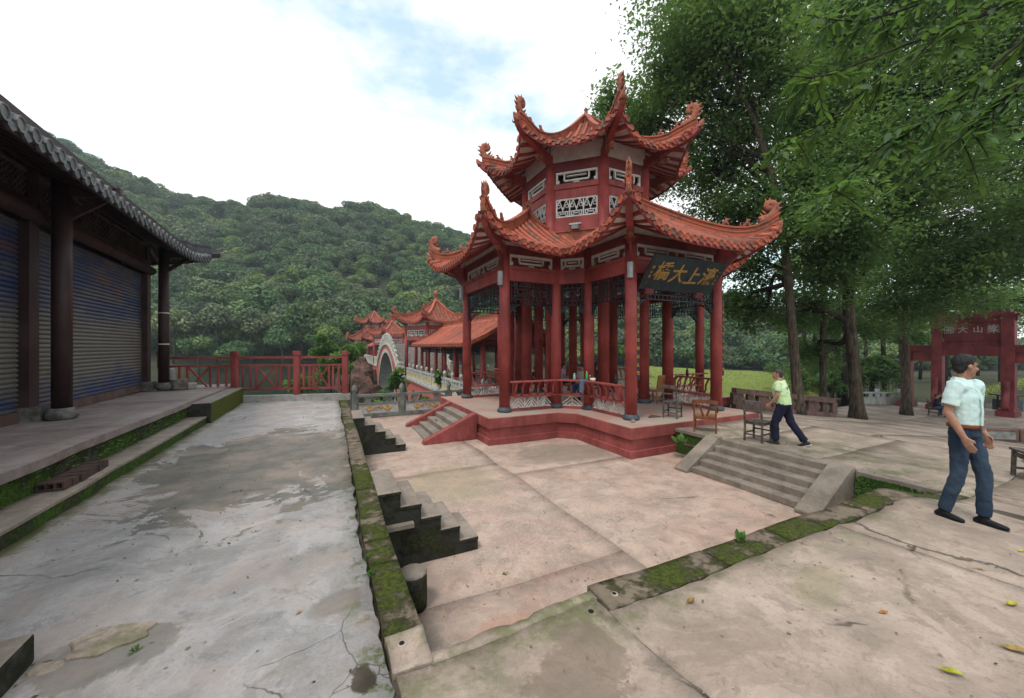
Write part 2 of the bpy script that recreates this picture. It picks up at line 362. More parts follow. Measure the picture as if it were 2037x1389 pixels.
def wv(x, y, amp=.02):
    p = V((x*.9, y*.9, 3.1)); q = V((x*6, y*6, 8))
    return amp*2.2*noise.noise(p) + amp*.6*noise.noise(q), amp*2.2*noise.noise(p + V((9, 4, 2))) + amp*.6*noise.noise(q + V((5, 1, 3)))
def slab(parent, name, x0, x1, y0, y1, gf, mat, gap=.006, thick=.09, step=.25, amp=.012, warp=.02, label=None, rag=None, stepy=None):
    nx = max(2, int((x1-x0)/step)); ny = max(2, int((y1-y0)/(stepy or step))); mb = MB(); vs = []; dz = rnd.uniform(-.001, .001)
    tx, ty = rnd.uniform(-.0006, .0006), rnd.uniform(-.0006, .0006); cx, cy = (x0+x1)/2, (y0+y1)/2
    for i in range(nx+1):
        for j in range(ny+1):
            x = lerp(x0+gap, x1-gap, i/nx); y = lerp(y0+gap, y1-gap, j/ny); a, b = wv(x, y, warp)
            edge = .003 if i in (0, nx) or j in (0, ny) else 0
            if rag == 'x' and i == nx: a += .035*noise.noise(V((0, y*5, 3))) + .02*noise.noise(V((1, y*17, 5)))
            if rag == 'y' and j == ny: b += .035*noise.noise(V((x*4, 0, 3))) + .02*noise.noise(V((x*15, 1, 5)))
            vs.append((x+a, y+b, gf(x, y)+dz+tx*(x-cx)+ty*(y-cy)+amp*noise.noise(V((x*1.3, y*1.3, .7))) - edge))
    n = len(vs); K = lambda i, j: i*(ny+1)+j
    fs = [(K(i, j), K(i+1, j), K(i+1, j+1), K(i, j+1)) for i in range(nx) for j in range(ny)]
    ring = [K(i, 0) for i in range(nx+1)] + [K(nx, j) for j in range(1, ny+1)] + [K(i, ny) for i in range(nx-1, -1, -1)] + [K(0, j) for j in range(ny-1, 0, -1)]
    vs += [(vs[k][0], vs[k][1], vs[k][2]-thick) for k in ring]; m = len(ring)
    mb.v = vs; mb.f = [list(f) for f in fs] + [[ring[k], n+k, n+(k+1) % m, ring[(k+1) % m]] for k in range(m)]
    mb.s = [True]*len(fs) + [False]*m; mb.m = [0]*len(mb.f)
    o = mb.build(name, mat, parent)
    if label: o['label'] = label
    return o
Z0 = lambda x, y: 0.
# base sheet under everything near: fills the joints
mb = MB(); mb.grid(lambda a, b: V((lerp(-12, 45, a), lerp(-14, YF-.02, b), G(lerp(-12, 45, a), 0) - .022)), 57, 4)
mb.grid(lambda a, b: V((lerp(XS+.02, 45, a), lerp(YF-.02, 9.4, b), G(lerp(XS+.02, 45, a), 0) - .06)), 40, 4)
mb.grid(lambda a, b: V((lerp(-12, XE-.04, a), lerp(YF-.02, 14.6, b), -.06)), 10, 10)
mb.grid(lambda a, b: V((lerp(XE-.1, 15.5, a), lerp(YF-.1, 16.2, b), ZC-.06)), 4, 4)
mb.build('ground', M_['earth'])['kind'] = 'structure'
# upper terrace before the shops
ter = thing('terrace', None, None); ter['kind'] = 'structure'
ys = [-6, -1.2, 14.0]
for a, b in zip(ys, ys[1:]): slab(ter, 'concrete_slab', -2.6, .27, a, b, Z0, M_['terr'], .002, step=.2, amp=.02, rag='x', stepy=.07)
slab(ter, 'concrete_slab', -2.9, .3, 14.0, 14.75, Z0, M_['terr'], .002)
slab(ter, 'concrete_slab', -5.5, -2.6, -6, -1.5, Z0, M_['terr'], .002)
# kerb of the terrace towards the court
kb = thing('kerb', None, None); kb['kind'] = 'structure'
y = 2.4; kerb_ys = []
for Ln in (.85, .42, .5, .85, 1.1, 1.5, 1.3, 1.5, 1.6, 1.75):
    slab(kb, 'kerb_stone', .285, XE, y, y+Ln, lambda a, b: .012, M_['kerb'], .006, .3, .07, .016, .008); y += Ln
x = 1.72
for Ln in (1.2, .9, .62, .85, 1.15, .9, .75):
    gk = (lambda a, b: G(a, b) + .004)
    slab(kb, 'kerb_stone', x, x+Ln, YF-.22, YF+.06, gk, M_['kerb'], .008, .3, .07, .022, .014); x += Ln
# foreground paving
fg = thing('pavement', None, None); fg['kind'] = 'structure'
slab(fg, 'paving_slab', .5, 1.73, 2.115, YF+.0, G, M_['fore'], .0, step=.06, warp=.02, amp=.01, rag='y'); slab(fg, 'cement_patch', .29, .51, 2.12, 2.42, lambda x, y: .01, M_['fore'], .0, step=.04, warp=.02, amp=.02, rag='y')
xs = [.3, 1.72, 4.6, 8.3, 11.5, 16, 20, 25, 31]
def ycut(i): return [[-6, -1.5, .9, 2.12], [-6, -1.0, 1.98], [-6, .35, 1.98], [-6, -1.2, 1.98]][i % 4]
for i, (a, b) in enumerate(zip(xs, xs[1:])):
    if a > 20: continue
    yy = ycut(i)
    for c, d in zip(yy, yy[1:]): slab(fg, 'paving_slab', a, b, c, d, G, M_['fore'], .0015, step=.12 if a < 7 else .5, warp=.03, amp=.016, rag='y' if d > 1.9 and a > 1.6 else None)
# upper level (chairs, walker, trees)
up = thing('upper_pavement', None, None); up['kind'] = 'structure'
xs2 = [XS, 9.6, 11.7, 14.2, 17., 20., 24., 28., 33., 38.]
for a, b in zip(xs2, xs2[1:]):
    yy = [1.98, 3.9, 5.6, 7.0] if a < 11 else ([1.98, 4.4, 7.0, 9.1] if a < 20 else [-6, 1.98, 5.5, 9.1, 13])
    for c, d in zip(yy, yy[1:]): slab(up, 'paving_slab', a, b, c, d, G, M_['fore'], .002, step=.3 if a < 12 else .7, warp=.03, amp=.012)
# court
ct = thing('court_floor', None, None); ct['kind'] = 'structure'
ZCf = lambda x, y: ZC
for (a, b), yy in (((XE, 3.56), [YF+.03, 3.95, 8.2, 15.5]), ((3.56, XS), [YF+.03, 7.3, 11.5, 15.5])):
    for c, d in zip(yy, yy[1:]): slab(ct, 'concrete_slab', a, b, c, d, ZCf, M_['court'], .0015, step=.3, warp=.03, amp=.016)
# retaining walls
rw = thing('retaining_wall', None, None); rw['kind'] = 'structure'
MB().box(.3, XE-.012, 1.5, 14.6, ZC-.05, -.03).build('terrace_wall', M_['blackwall'], rw)
MB().box(.3, XS, 1.9, YF+.035, ZC-.05, -.42).build('foreground_wall', M_['mosswall'], rw)
w = MB(); w.grid(lambda a, b: V((XS - .04*b - .03*noise.noise(V((0, a*9, b*3))), lerp(YF+.03, 3.25, a), lerp(ZC-.1, -.37, 1-b))), 12, 6)
w.build('mossy_wall_end', M_['mosswall'], rw)
w = MB(); w.box(XS-.03, XS+.1, 6.05, 6.99, ZC-.05, -.42); w.build('mossy_wall_face', M_['mosswall'], rw)
MB().box(XS-.07, XS+.2, 6.05, 6.99, -.42, -.345).build('wall_coping', M_['step'], rw)
MB().box(XS-.04, XS+.1, 6.05, 6.99, -.72, -.66).build('wall_ledge', M_['kerb'], rw)
MB().box(XS-.05, XS+.2, YF+.05, 3.25, -.45, -.352).build('wall_coping', M_['step'], rw)
# ---- flights of steps down from the terrace
def side_flight(y0, y1, label):
    t = thing('stone_steps', label, 'steps', (XE, y0, ZC)); n = 5; r = .97/n; tr = .255
    w = MB(); xp = 0
    for k in range(n):
        z = .97 - r*k - .012; xa = 0 if k == 0 else .27+tr*(k-1); x1 = .27+tr*k
        w.box(xa, x1, .012, y1-y0-.03*k, 0, z-.045)
        o = MB().box(xa-.005, x1+.008, .0, y1-y0 - .03*k, z-.045, z).build('step', [M_['step'], M_['blackwall']], t)
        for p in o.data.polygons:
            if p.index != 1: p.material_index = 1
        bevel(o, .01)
    w.build('support_wall', M_['blackwall'], t)
    return t
t = side_flight(4.8, 5.78, 'nearer of two black-sided stone flights stepping down from the terrace to the sunken court')
MB().box(0, .42, -.09, 0, .52, .57).build('ledge', M_['step'], t)
side_flight(10.2, 11.5, 'farther small stone flight down from the terrace, nearest the grey balustrade')
# round stump against the wall
mb = MB(); mb.lathe([(.15, 0), (.155, .1), (.15, .36), (.13, .385), (.001, .39)], 12)
o = mb.build('stone_stump', [M_['blackwall'], M_['step']], None, (XE+.27, 4.05, ZC)); tag(o, 'short round concrete stump against the terrace wall below the near steps', 'stump')
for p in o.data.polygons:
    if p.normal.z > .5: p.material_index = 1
# ---- broad stair on the right, treads along Y
t = thing('broad_staircase', 'wide pinkish stone stair with sloping side slabs from the court up to the chairs', 'stairs', (0, 0, 0))
y0, y1 = 3.62, 5.72
for k in range(4):
    z = ZC + .62/5*(k+1); xa = 7.12 + .25*k
    o = MB().box(xa, XS-.03 if k == 3 else xa+.4, y0, y1, ZC if k == 0 else z-.16, z).build('step', M_['step'], t); bevel(o, .014)
o = MB().box(XS-.05, XS+.22, y0, y1, -.5, -.349).build('landing_edge', M_['step'], t); bevel(o, .01)
for ya, yb in ((3.27, 3.62), (5.72, 6.04)):
    poly = [(6.97, ZC), (XS+.02, ZC), (XS+.02, -.36), (XS+.02, -.3), (XS-.12, -.3), (6.97, ZC+.06)]
    mb = MB(); mb.prism(poly, ya, yb, Matrix(((1,0,0,0),(0,0,1,0),(0,1,0,0),(0,0,0,1))))
    bevel(mb.build('side_slab', M_['step'], t), .015)
# ---- walkway and steps before the shops
wk = thing('walkway', None, None); wk['kind'] = 'structure'
def wz(x, y): return .55 - .006*max(0, y-8)
yy = [-5, 1.5, 4.6, 8.0, 11.2, 14.3, 16]
for a, b in zip(yy, yy[1:]): slab(wk, 'walkway_slab', -5.2, -2.86, a, b, wz, M_['walk'], .002, .105, .3, .012, .01)
for a, b in ((-5, -1.3), (-1.3, 1.7), (1.7, 3.9), (3.9, 6.4), (6.4, 8.8), (8.8, 11.0)):
    slab(wk, 'step_stone', -3.02, -2.57, a, b, lambda x, y: .165, M_['step'], .005, .03, .12, .01, .008)
MB().box(-3.2, -2.95, -5, 11.1, -.05, .46).build('mossy_riser', M_['mosswall'], wk)
MB().box(-3.0, -2.585, -5, 10.98, -.05, .14).build('mossy_step_face', M_['mosswall'], wk)
MB().box(-5.2, -3.0, -5, 16, -.05, .44).build('walkway_fill', M_['earth'], wk)
b = MB().box(-3.35, -2.5, 11.02, 14.72, -.02, .47).build('end_block', [M_['walk'], M_['greenwall'], M_['blackwall']], wk); bevel(b, .03)
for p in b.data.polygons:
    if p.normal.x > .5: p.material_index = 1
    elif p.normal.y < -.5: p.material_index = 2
# low concrete block at the left edge of the picture
t = MB().box(-.55, .55, -.22, .22, 0, .17).build('concrete_block', [M_['step'], M_['blackwall']], None, (-2.04, 2.86, 0), .03)
tag(t, 'dark mossy concrete block lying on the terrace at the left edge near the camera', 'block'); bevel(t, .02)
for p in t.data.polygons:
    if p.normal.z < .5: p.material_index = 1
# concrete kerb under the red railing
MB().strip([(-2.72, 14.78, -.02), (.62, 13.96, -.02)], .2, .22).build('railing_kerb', M_['cement'])['kind'] = 'structure'

# broken flakes of concrete lying flush on the terrace and round anchor holes in the kerbs
def flake(cx, cy, rx, ry, z, mt, par, seed, h_=.018):
    rr = random.Random(seed); poly = []; n = 16
    for k in range(n): a = 2*math.pi*k/n; q = 1 + rr.uniform(-.22, .16); poly.append((cx + rx*q*math.cos(a), cy + ry*q*math.sin(a)))
    bevel(MB().prism(poly, z-.02, z+h_).build('concrete_flake', mt, par), .008, 1)
flake(-1.2, 3.12, .2, .13, 0, M_['fore'], ter, 1); flake(-1.42, 3.0, .07, .06, 0, M_['fore'], ter, 2, .01)
for x, y, z, r in ((.385, 2.3, .018, .016), (1.58, 2.05, .0, .019), (1.84, 2.12, .005, .015), (.42, 6.1, .02, .014)):
    o = MB().lathe([(r*2.4, z-.01), (r*2.0, z+.002), (r*1.15, z+.004), (r, z+.002)], 12).build('anchor_hole_rim', M_['fore'], ter, (x, y, 0)); MB().lathe([(r*1.02, z-.004), (r*1.02, z+.0045)], 12).build('hole', M_['pit'], o)
# ---------------- tiled roof builder
def disc_mesh(r, mat, name):
    mb = MB(); M = Matrix.Rotation(math.pi/2, 4, 'X')
    mb.lathe([(.001, .0), (r*.72, .0), (r*.78, .012), (r, .014), (r, -.05), (.001, -.05)], 10, M, False); return mb.mesh(name, mat)
def lotus_drip(r, mat, name):
    mb = MB(); pts = [(-r, 0), (r, 0), (r*.86, -r*.8), (0, -r*1.35), (-r*.86, -r*.8)]
    mb.prism(pts, -.018, .018, Matrix(((1,0,0,0),(0,0,1,0),(0,1,0,0),(0,0,0,1)))); return mb.mesh(name, mat)
class Roof:
    """collects the slopes of one roof; rows, discs and rafters become pieces of it"""
    def __init__(s, thing_, name, tmat, pmat, woodmat, soffmat, r=.08, pitch=.26, th=.1, drop=.0):
        s.base = MB(); s.soff = MB(); s.fas = MB(); s.name = name; s.thing = thing_
        s.rows = []; s.r, s.pitch, s.th = r, pitch, th; s.t, s.p, s.w, s.sm = tmat, pmat, woodmat, soffmat
        s.disc = disc_mesh(r*1.12, tmat, 'eave_tile'); s.drip = lotus_drip(r*1.0, tmat, 'drip_tile')
        s.raf = []
    def panel(s, P, u0, u1, outer, inner, nrm, rows=True, discs=True, rafters=True, nu=18, nv=8, raflen=1.2, fascia=.13, seg=.3, off=None, soffin=None, rafpitch=None, drips=True, minlen=.12, surf=True):
        nrm = V(nrm).normalized()
        if surf: s.base.grid(lambda a, b: P(lerp(u0, u1, a), lerp(outer(lerp(u0, u1, a)), inner(lerp(u0, u1, a)), b)), nu, nv)
        def so_(a, b):
            u = lerp(u0, u1, a); o, i = outer(u)-.03, inner(u)
            if soffin is not None: i = max(i, min(o, soffin))
            return P(u, lerp(o, i, b)) - V((0, 0, s.th))
        if surf: s.soff.grid(so_, nu, nv)
        n = 14 if nu > 12 else nu
        for side in (0, 1):
            pass
        eo = [P(lerp(u0, u1, k/nu), outer(lerp(u0, u1, k/nu))-.04) - V((0, 0, s.th+fascia*.55)) for k in range(nu+1)]
        if fascia and s.raf is not None: s.fas.strip(eo, .035, fascia)
        cnt = max(1, int(round((u1-u0)/s.pitch))); pt = (u1-u0)/cnt
        for k in range(cnt):
            u = u0 + pt*(k+.5); o, i = outer(u), inner(u)
            if o - i < minlen: continue
            if rows:
                m = max(2, int((o-i)/seg)); pts = []; rr = []
                for j in range(m):
                    a, b = o - (o-i)*j/m, o - (o-i)*(j+1)/m
                    pts += [P(u, a) + V((0, 0, .014)), P(u, b+.012) + V((0, 0, .008))]; rr += [s.r, s.r*.88]
                s.rows.append((pts, rr))
            if discs:
                d = P(u, o+.02); du = P(u+.02, outer(u+.02)) - P(u-.02, outer(u-.02)); yaw = math.atan2(du.y, du.x)
                dv = P(u, o) - P(u, o-.1); 
                s.rows.append(('d', d + V((0, 0, .01)), yaw, nrm))
                if drips:
                    u2 = u + pt/2
                    if u2 < u1-.03: s.rows.append(('p', P(u2, outer(u2)+.0) - V((0, 0, .035)), yaw, nrm))
        if rafters:
            rp = rafpitch or s.pitch*1.0; c2 = max(1, int((u1-u0)/rp)); p2 = (u1-u0)/c2
            for k in range(c2):
                u = u0 + p2*(k+.5); o = outer(u)-.07; i = max(inner(u), o-raflen)
                if o-i < .15: continue
                s.raf.append([P(u, lerp(o, i, q/3)) - V((0, 0, s.th+.055)) for q in range(4)])
    def done(s, loc=None, rafw=.09, joined=False):
        root = s.base.build(s.name, s.p, s.thing)
        s.soff.build('soffit', s.sm, root)
        if s.fas.v: s.fas.build('eave_board', s.w, root)
        if joined:
            mb = MB(); md = MB()
            for r in s.rows:
                if r[0] == 'd' or r[0] == 'p':
                    src = s.disc if r[0] == 'd' else s.drip; M = Matrix.Translation(r[1]) @ Matrix.Rotation(yaw_of(r[3]), 4, 'Z')
                    md.add([v.co for v in src.vertices], [list(p.vertices) for p in src.polygons], M)
                else: mb.tube(r[0], r[1], 5)
            if mb.v: tag(mb.build('tile_rows', s.t, root), kind='stuff')
            if md.v: tag(md.build('eave_tiles', s.t, root), kind='stuff')
            mr = MB()
            for p in s.raf: mr.strip(p, rafw, .11)
            if mr.v: tag(mr.build('rafters', s.w, root), kind='stuff')
            return root
        for r in s.rows:
            if r[0] == 'd': inst(s.disc, 'eave_tile', root, r[1], yaw_of(r[3]))
            elif r[0] == 'p': inst(s.drip, 'drip_tile', root, r[1], yaw_of(r[3]))
            else: MB().tube(r[0], r[1], 6).build('tile_row', s.t, root)
        for p in s.raf: MB().strip(p, rafw, .11).build('rafter', s.w, root)
        return root
def yaw_of(n): return math.atan2(n.y, n.x) + math.pi/2      # the disc's -Y face looks along n
def spiral_finial(mat, h=.55, name='dragon_finial'):
    """curled dragon head that ends a hip ridge: outward is +X"""
    mb = MB(); c = curve([(-.3, 0, -.04), (-.05, 0, .03), (.08, 0, .16), (.12, 0, .34), (.05, 0, h-.08), (-.07, 0, h-.1), (-.09, 0, h-.2), (-.02, 0, h-.24), (.01, 0, h-.18)], 4)
    n = len(c); mb.tube(c, [(.13*(1-.5*i/n), .085*(1-.35*i/n)) for i in range(n)], 7, (1,0,0))
    for k, (x, z, a) in enumerate([(.2, .12, .3), (.24, .28, .2), (.22, .42, .4), (.1, h-.08, .9), (-.02, h-.02, 1.4), (.14, .36, .7), (-.1, h-.05, 1.9), (-.2, .1, 2.4), (-.16, .2, 2.3)]):
        q = V((x+.09*math.cos(a), 0, z+.1*math.sin(a)+.02)); mb.tube([V((x-.08*math.cos(a), 0, z-.05)), V((x, 0, z)), q], [.045, .035, .006], 5)
    return mb.mesh(name, mat)
def beast(mat, name='ridge_beast'):
    mb = MB(); mb.tube([(-.09, 0, 0), (-.03, 0, .07), (.03, 0, .1), (.07, 0, .17), (.13, 0, .16)], [.03, .045, .045, .04, .018], 6)
    mb.tube([(.06, 0, .1), (.08, 0, .04), (.08, 0, -.02)], [.025, .02, .02], 5); mb.tube([(-.08, 0, .02), (-.13, 0, .09), (-.1, 0, .17)], [.02, .018, .006], 5)
    mb.tube([(.06, 0, .17), (.04, 0, .24)], [.018, .004], 5); return mb.mesh(name, mat)
def dragon_head(mat, name='dragon_head'):
    """snout that caps a hip beam, outward is +X"""
    mb = MB(); mb.tube([(-.22, 0, -.03), (-.05, 0, 0), (.1, 0, .05), (.24, 0, .12), (.3, 0, .13)], [(.1, .1), (.12, .12), (.1, .09), (.07, .06), (.02, .02)], 8)
    for sy in (-1, 1):
        mb.tube([(.0, .06*sy, .06), (-.04, .09*sy, .14), (-.12, .1*sy, .19)], [.035, .025, .006], 5); mb.tube([(.1, .05*sy, .09), (.14, .06*sy, .14)], [.03, .012], 5)
        mb.tube([(-.02, .1*sy, -.03), (.06, .13*sy, -.07), (.12, .12*sy, -.02)], [.04, .03, .01], 5)
    mb.tube([(.02, 0, -.06), (.14, 0, -.04), (.24, 0, .02)], [.05, .04, .015], 6); return mb.mesh(name, mat)
MIRXZ = Matrix(((1,0,0,0),(0,0,1,0),(0,1,0,0),(0,0,0,1)))
FIN = spiral_finial(M_['clay']); BEA = beast(M_['clay']); DRH = dragon_head(M_['clay'])
# ---------------- the octagonal two-tiered pavilion on its cross-shaped platform
ZP = CAMZ - 1.984                           # platform top
CAMP = 1.984                                # camera height above it
def h(z): return z + CAMP                   # height relative to the camera -> local height
PAVX, PAVY = 9.15, 12.2
TP = 2.92
ARMS = [(0, -1), (-1, 0), (1, 0), (0, 1)]   # front, left, right, back
def arm(ax, s, a, z=0.):                    # s sideways, a along the arm
    return V((ax[0]*a - ax[1]*s, ax[1]*a + ax[0]*s, z))
def prof(v): return 2.82 + .5*v + .06*v*v
def lift(w, v): return .85*max(0, w)**3.5*math.exp(-1.1*max(v, 0))
def lattice_mb(p, q, z0, z1, depth=.03):
    """black timber lattice between two posts: frame and stepped bars"""
    p, q = V(p), V(q); Ln = (q-p).length; d = (q-p)/Ln; mb = MB(); H = z1-z0; t = .028
    def bar(u0, v0, u1, v1): mb.beam(p + d*u0 + V((0,0,z0+v0)), p + d*u1 + V((0,0,z0+v1)), depth, t, (0,0,1) if v0 == v1 else d)
    bar(0, 0, Ln, 0); bar(0, H, Ln, H); bar(.0, 0, .0, H); bar(Ln, 0, Ln, H)
    n = max(1, int(round(Ln/.85))); w = Ln/n
    for i in range(n):
        a, b = i*w + .07, (i+1)*w - .07
        bar(i*w + .07, 0, i*w + .07, H); bar((i+1)*w - .07, 0, (i+1)*w - .07, H)
        bar(a, H*.2, b, H*.2); bar(a, H*.8, b, H*.8)
        bar(a+.1, H*.2, a+.1, H*.8); bar(b-.1, H*.2, b-.1, H*.8)
        bar(a+.1, H*.35, b-.1, H*.35); bar(a+.1, H*.65, b-.1, H*.65)
        m = (a+b)/2; bar(a+.22, H*.35, a+.22, H*.65); bar(b-.22, H*.35, b-.22, H*.65); bar(a+.1, H*.5, a+.22, H*.5); bar(b-.22, H*.5, b-.1, H*.5)
        bar(a+.22, H*.44, b-.22, H*.44)
        for f in (.25, .5, .75): bar(lerp(a, b, f), 0, lerp(a, b, f), H*.2); bar(lerp(a, b, f), H*.8, lerp(a, b, f), H)
        for f in (.2, .5, .8): bar(i*w-.07 if i else 0, H*f, i*w+.07, H*f)
    return mb
def bracket_mb(p, d, z, w=.42, hh=.34):      # pierced spandrel under the lattice at a post
    mb = MB(); p = V(p); d = V(d); c = [p + d*w*t + V((0,0,z - hh*(1-t)**1.8)) for t in (0, .15, .3, .5, .75, 1)]
    for a, b in zip(c, c[1:]): mb.beam(a, b, .03, .035)
    mb.beam(p + V((0,0,z)), p + d*w + V((0,0,z)), .03, .03); mb.beam(p + V((0,0,z)), p + V((0,0,z-hh)), .03, .03, d)
    for k, (u, v) in enumerate([(.2, .3), (.42, .22), (.18, .6), (.6, .12), (.32, .42)]):
        r = .045; o = p + d*w*u + V((0,0,z-hh*v)); ring = [o + d*r*math.cos(a) + V((0,0,r*math.sin(a))) for a in [i*1.047 for i in range(7)]]
        for a, b in zip(ring, ring[1:]): mb.beam(a, b, .026, .016)
    for u in (.12, .3, .5, .7): mb.beam(p + d*w*u + V((0,0,z)), p + d*w*u*.6 + V((0,0,z-hh*(1-u)**1.6)), .02, .016, d)
    return mb
def fret_mb(p, q, z0, z1, th=.05):
    """white openwork panel under the eaves"""
    p, q = V(p), V(q); Ln = (q-p).length; d = (q-p)/Ln; mb = MB(); H = z1-z0
    def bar(u0, v0, u1, v1, t=.06): mb.beam(p + d*u0 + V((0,0,z0+v0)), p + d*u1 + V((0,0,z0+v1)), th, t, (0,0,1) if abs(v0-v1) < 1e-5 else d)
    bar(0, H-.04, Ln, H-.04, .08); bar(.03, 0, .03, H-.08, .06); bar(Ln-.03, 0, Ln-.03, H-.08, .06)
    n = max(1, int(round(Ln/1.35))); w = Ln/n
    for i in range(n):
        m = w*(i+.5); k = min(.42, w*.3)
        bar(m-k, .14, m-k, H-.08, .055); bar(m+k, .14, m+k, H-.08, .055); bar(m-k, .12, m+k, .12, .06)
        bar(m-.1, .04, m+.1, .04, .06); bar(m-k+.08, H*.62, m+k-.08, H*.62, .035)
        if i: bar(w*i, 0, w*i, H-.08, .05)
        bar(w*i+.06, .1, w*i+.12, .1, .1); bar(w*(i+1)-.12, .1, w*(i+1)-.06, .1, .1)
    return mb
def low_fret_mb(p, q, z0, z1):
    p, q = V(p), V(q); Ln = (q-p).length; d = (q-p)/Ln; mb = MB(); H = z1-z0; n = max(1, int(round(Ln/.48))); w = Ln/n
    P = lambda u, v: p + d*u + V((0,0,z0+v))
    mb.beam(P(0,.015), P(Ln,.015), .05, .03); mb.beam(P(0,H-.015), P(Ln,H-.015), .05, .03)
    for i in range(n):
        a = i*w; m = a+w/2; b = a+w
        mb.beam(P(m,0), P(m,H), .05, .035, d)
        if i: mb.beam(P(a,0), P(a,H), .05, .03, d)
        for s in (-1, 1):
            for o in (0, .33, .66):
                x0, y0 = m, H*(o); x1, y1 = m + s*w/2, H*(o) - H*.75
                if y1 < 0: f = y0/(y0-y1); x1 = x0+(x1-x0)*f; y1 = 0
                if o: mb.beam(P(x0,y0), P(x1,y1), .045, .028, d)
            mb.beam(P(m,H), P(m+s*w/2,H*.25), .045, .028, d)
    return mb
def tracery_mb(p, q, z0, z1):
    """white petal lattice of the upper storey"""
    p, q = V(p), V(q); Ln = (q-p).length; d = (q-p)/Ln; mb = MB(); H = z1-z0; P = lambda u, v: p + d*u + V((0,0,z0+v))
    t = .04
    for v in (t/2, H-t/2): mb.beam(P(0,v), P(Ln,v), .06, t+.01)
    for u in (0.02, Ln-.02): mb.beam(P(u,0), P(u,H), .06, t+.01, d)
    n = 3; w = Ln/n
    for i in range(n):
        a, m, b = i*w, (i+.5)*w, (i+1)*w
        if i: mb.beam(P(a,0), P(a,H), .05, .035, d)
        for s in (-1, 1):
            arc = [P(m + s*w*.5*math.sin(x), H*.3 + (H*.66)*math.cos(x)) for x in (0, .3, .6, .9, 1.2, 1.5)]
            for c, e in zip(arc, arc[1:]): mb.beam(c, e, .045, .03, d)
            arc = [P(m + s*w*(.5 - .45*math.sin(x)), H*.98 - H*.62*(1-math.cos(x))) for x in (0, .35, .7, 1.05, 1.4)]
            for c, e in zip(arc, arc[1:]): mb.beam(c, e, .045, .026, d)
            r = .06; o = (m+s*w*.3, H*.62); ring = [P(o[0]+r*math.cos(x*1.05), o[1]+r*math.sin(x*1.05)) for x in range(7)]
            for c, e in zip(ring, ring[1:]): mb.beam(c, e, .04, .02, d)
            mb.beam(P(m+s*w*.36, H*.12), P(m+s*w*.36, H*.3), .045, .03, d)
            mb.beam(P(m+s*w*.18, H*.12), P(m+s*w*.36, H*.12), .045, .03)
            mb.beam(P(m+s*w*.2, H*.2), P(m+s*w*.2, H*.3), .04, .03, d)
        mb.beam(P(a+.03, H*.31), P(b-.03, H*.31), .045, .03); mb.beam(P(m-w*.2, H*.2), P(m+w*.2, H*.2), .045, .03)
        mb.beam(P(m, H*.31), P(m, H*.55), .045, .03, d)
    return mb
def column(parent, x, y, z1, r=.165, z0=0, base=True):
    mb = MB(); mb.lathe([(r, z0+.1), (r*1.0, z0+(z1-z0)*.5), (r*.97, z1)], 20)
    c = mb.build('column', M_['red'], parent, (x, y, 0))
    if base: MB().lathe([(r*1.28, 0), (r*1.38, .03), (r*1.38, .07), (r*1.28, .1), (r*1.12, .115), (r*1.12, .15), (r*.9, .155)], 20).build('column_base', M_['blackstone'], c)
    return c
def bench_back(parent, p, q, ou, ends=(1, 1)):
    """leaning balustrade bench (goose-neck rail) from p to q; ou = outward unit vector"""
    p, q, ou = V(p), V(q), V(ou); d = (q-p).normalized(); Ln = (q-p).length

    a, b = p - d*.02, q + d*.02; top = MB(); o2 = ou*.34
    e0, e1 = (.12 if ends[0] else 0), (.12 if ends[1] else 0)
    top.beam(p - d*(e0-.05 if e0 else -.0) + o2 + V((0,0,.93)), q + d*(e1-.05 if e1 else 0) + o2 + V((0,0,.93)), .13, .055)
    root = bevel(top.build('bench_rail', M_['railred'], parent), .01)
    MB().beam(p + ou*.02 + V((0,0,.455)), q + ou*.02 + V((0,0,.455)), .34, .05).build('seat_board', M_['railred'], root)
    MB().beam(p + V((0,0,.04)), q + V((0,0,.04)), .14, .08).build('sill', M_['plinth'], root)
    low_fret_mb(p + d*.12, q - d*.12, .085, .425).build('white_fretwork', M_['cream'], root)
    n = int(Ln/.24); sp = MB(); c = [V((0,0,.48)) + ou*.12, V((0,0,.58)) + ou*.2, V((0,0,.72)) + ou*.2, V((0,0,.9)) + ou*.33]
    cc = curve(c, 3); sp.strip(cc, .042, .045, ou) if False else None
    pts = [x for x in cc]
    for i, x in enumerate(pts[:-1]): sp.beam(x, pts[i+1] + (pts[i+1]-x)*.12, .036, .05, d)
    me = sp.mesh('baluster', M_['railred'])
    for i in range(n): inst(me, 'baluster', root, p + d*(Ln*(i+.5)/n))
    for k, (pt, s) in enumerate(((p, 1), (q, -1))):
        if not ends[k]: continue
        g = MB(); pt2 = pt + d*s*.14
        P = lambda o, z: pt2 + ou*o + V((0,0,z)); A = [P(.08, .48), P(.2, .48), P(.38, .9), P(.1, .9)]
        g.add([x - d*.03 for x in A] + [x + d*.03 for x in A], [(0,1,2,3), (7,6,5,4), (0,4,5,1), (1,5,6,2), (2,6,7,3), (3,7,4,0)])
        g.build('rail_end_board', M_['railred'], root)
    return root
OCT = [(math.cos(math.radians(22.5+45*k)), math.sin(math.radians(22.5+45*k))) for k in range(8)]
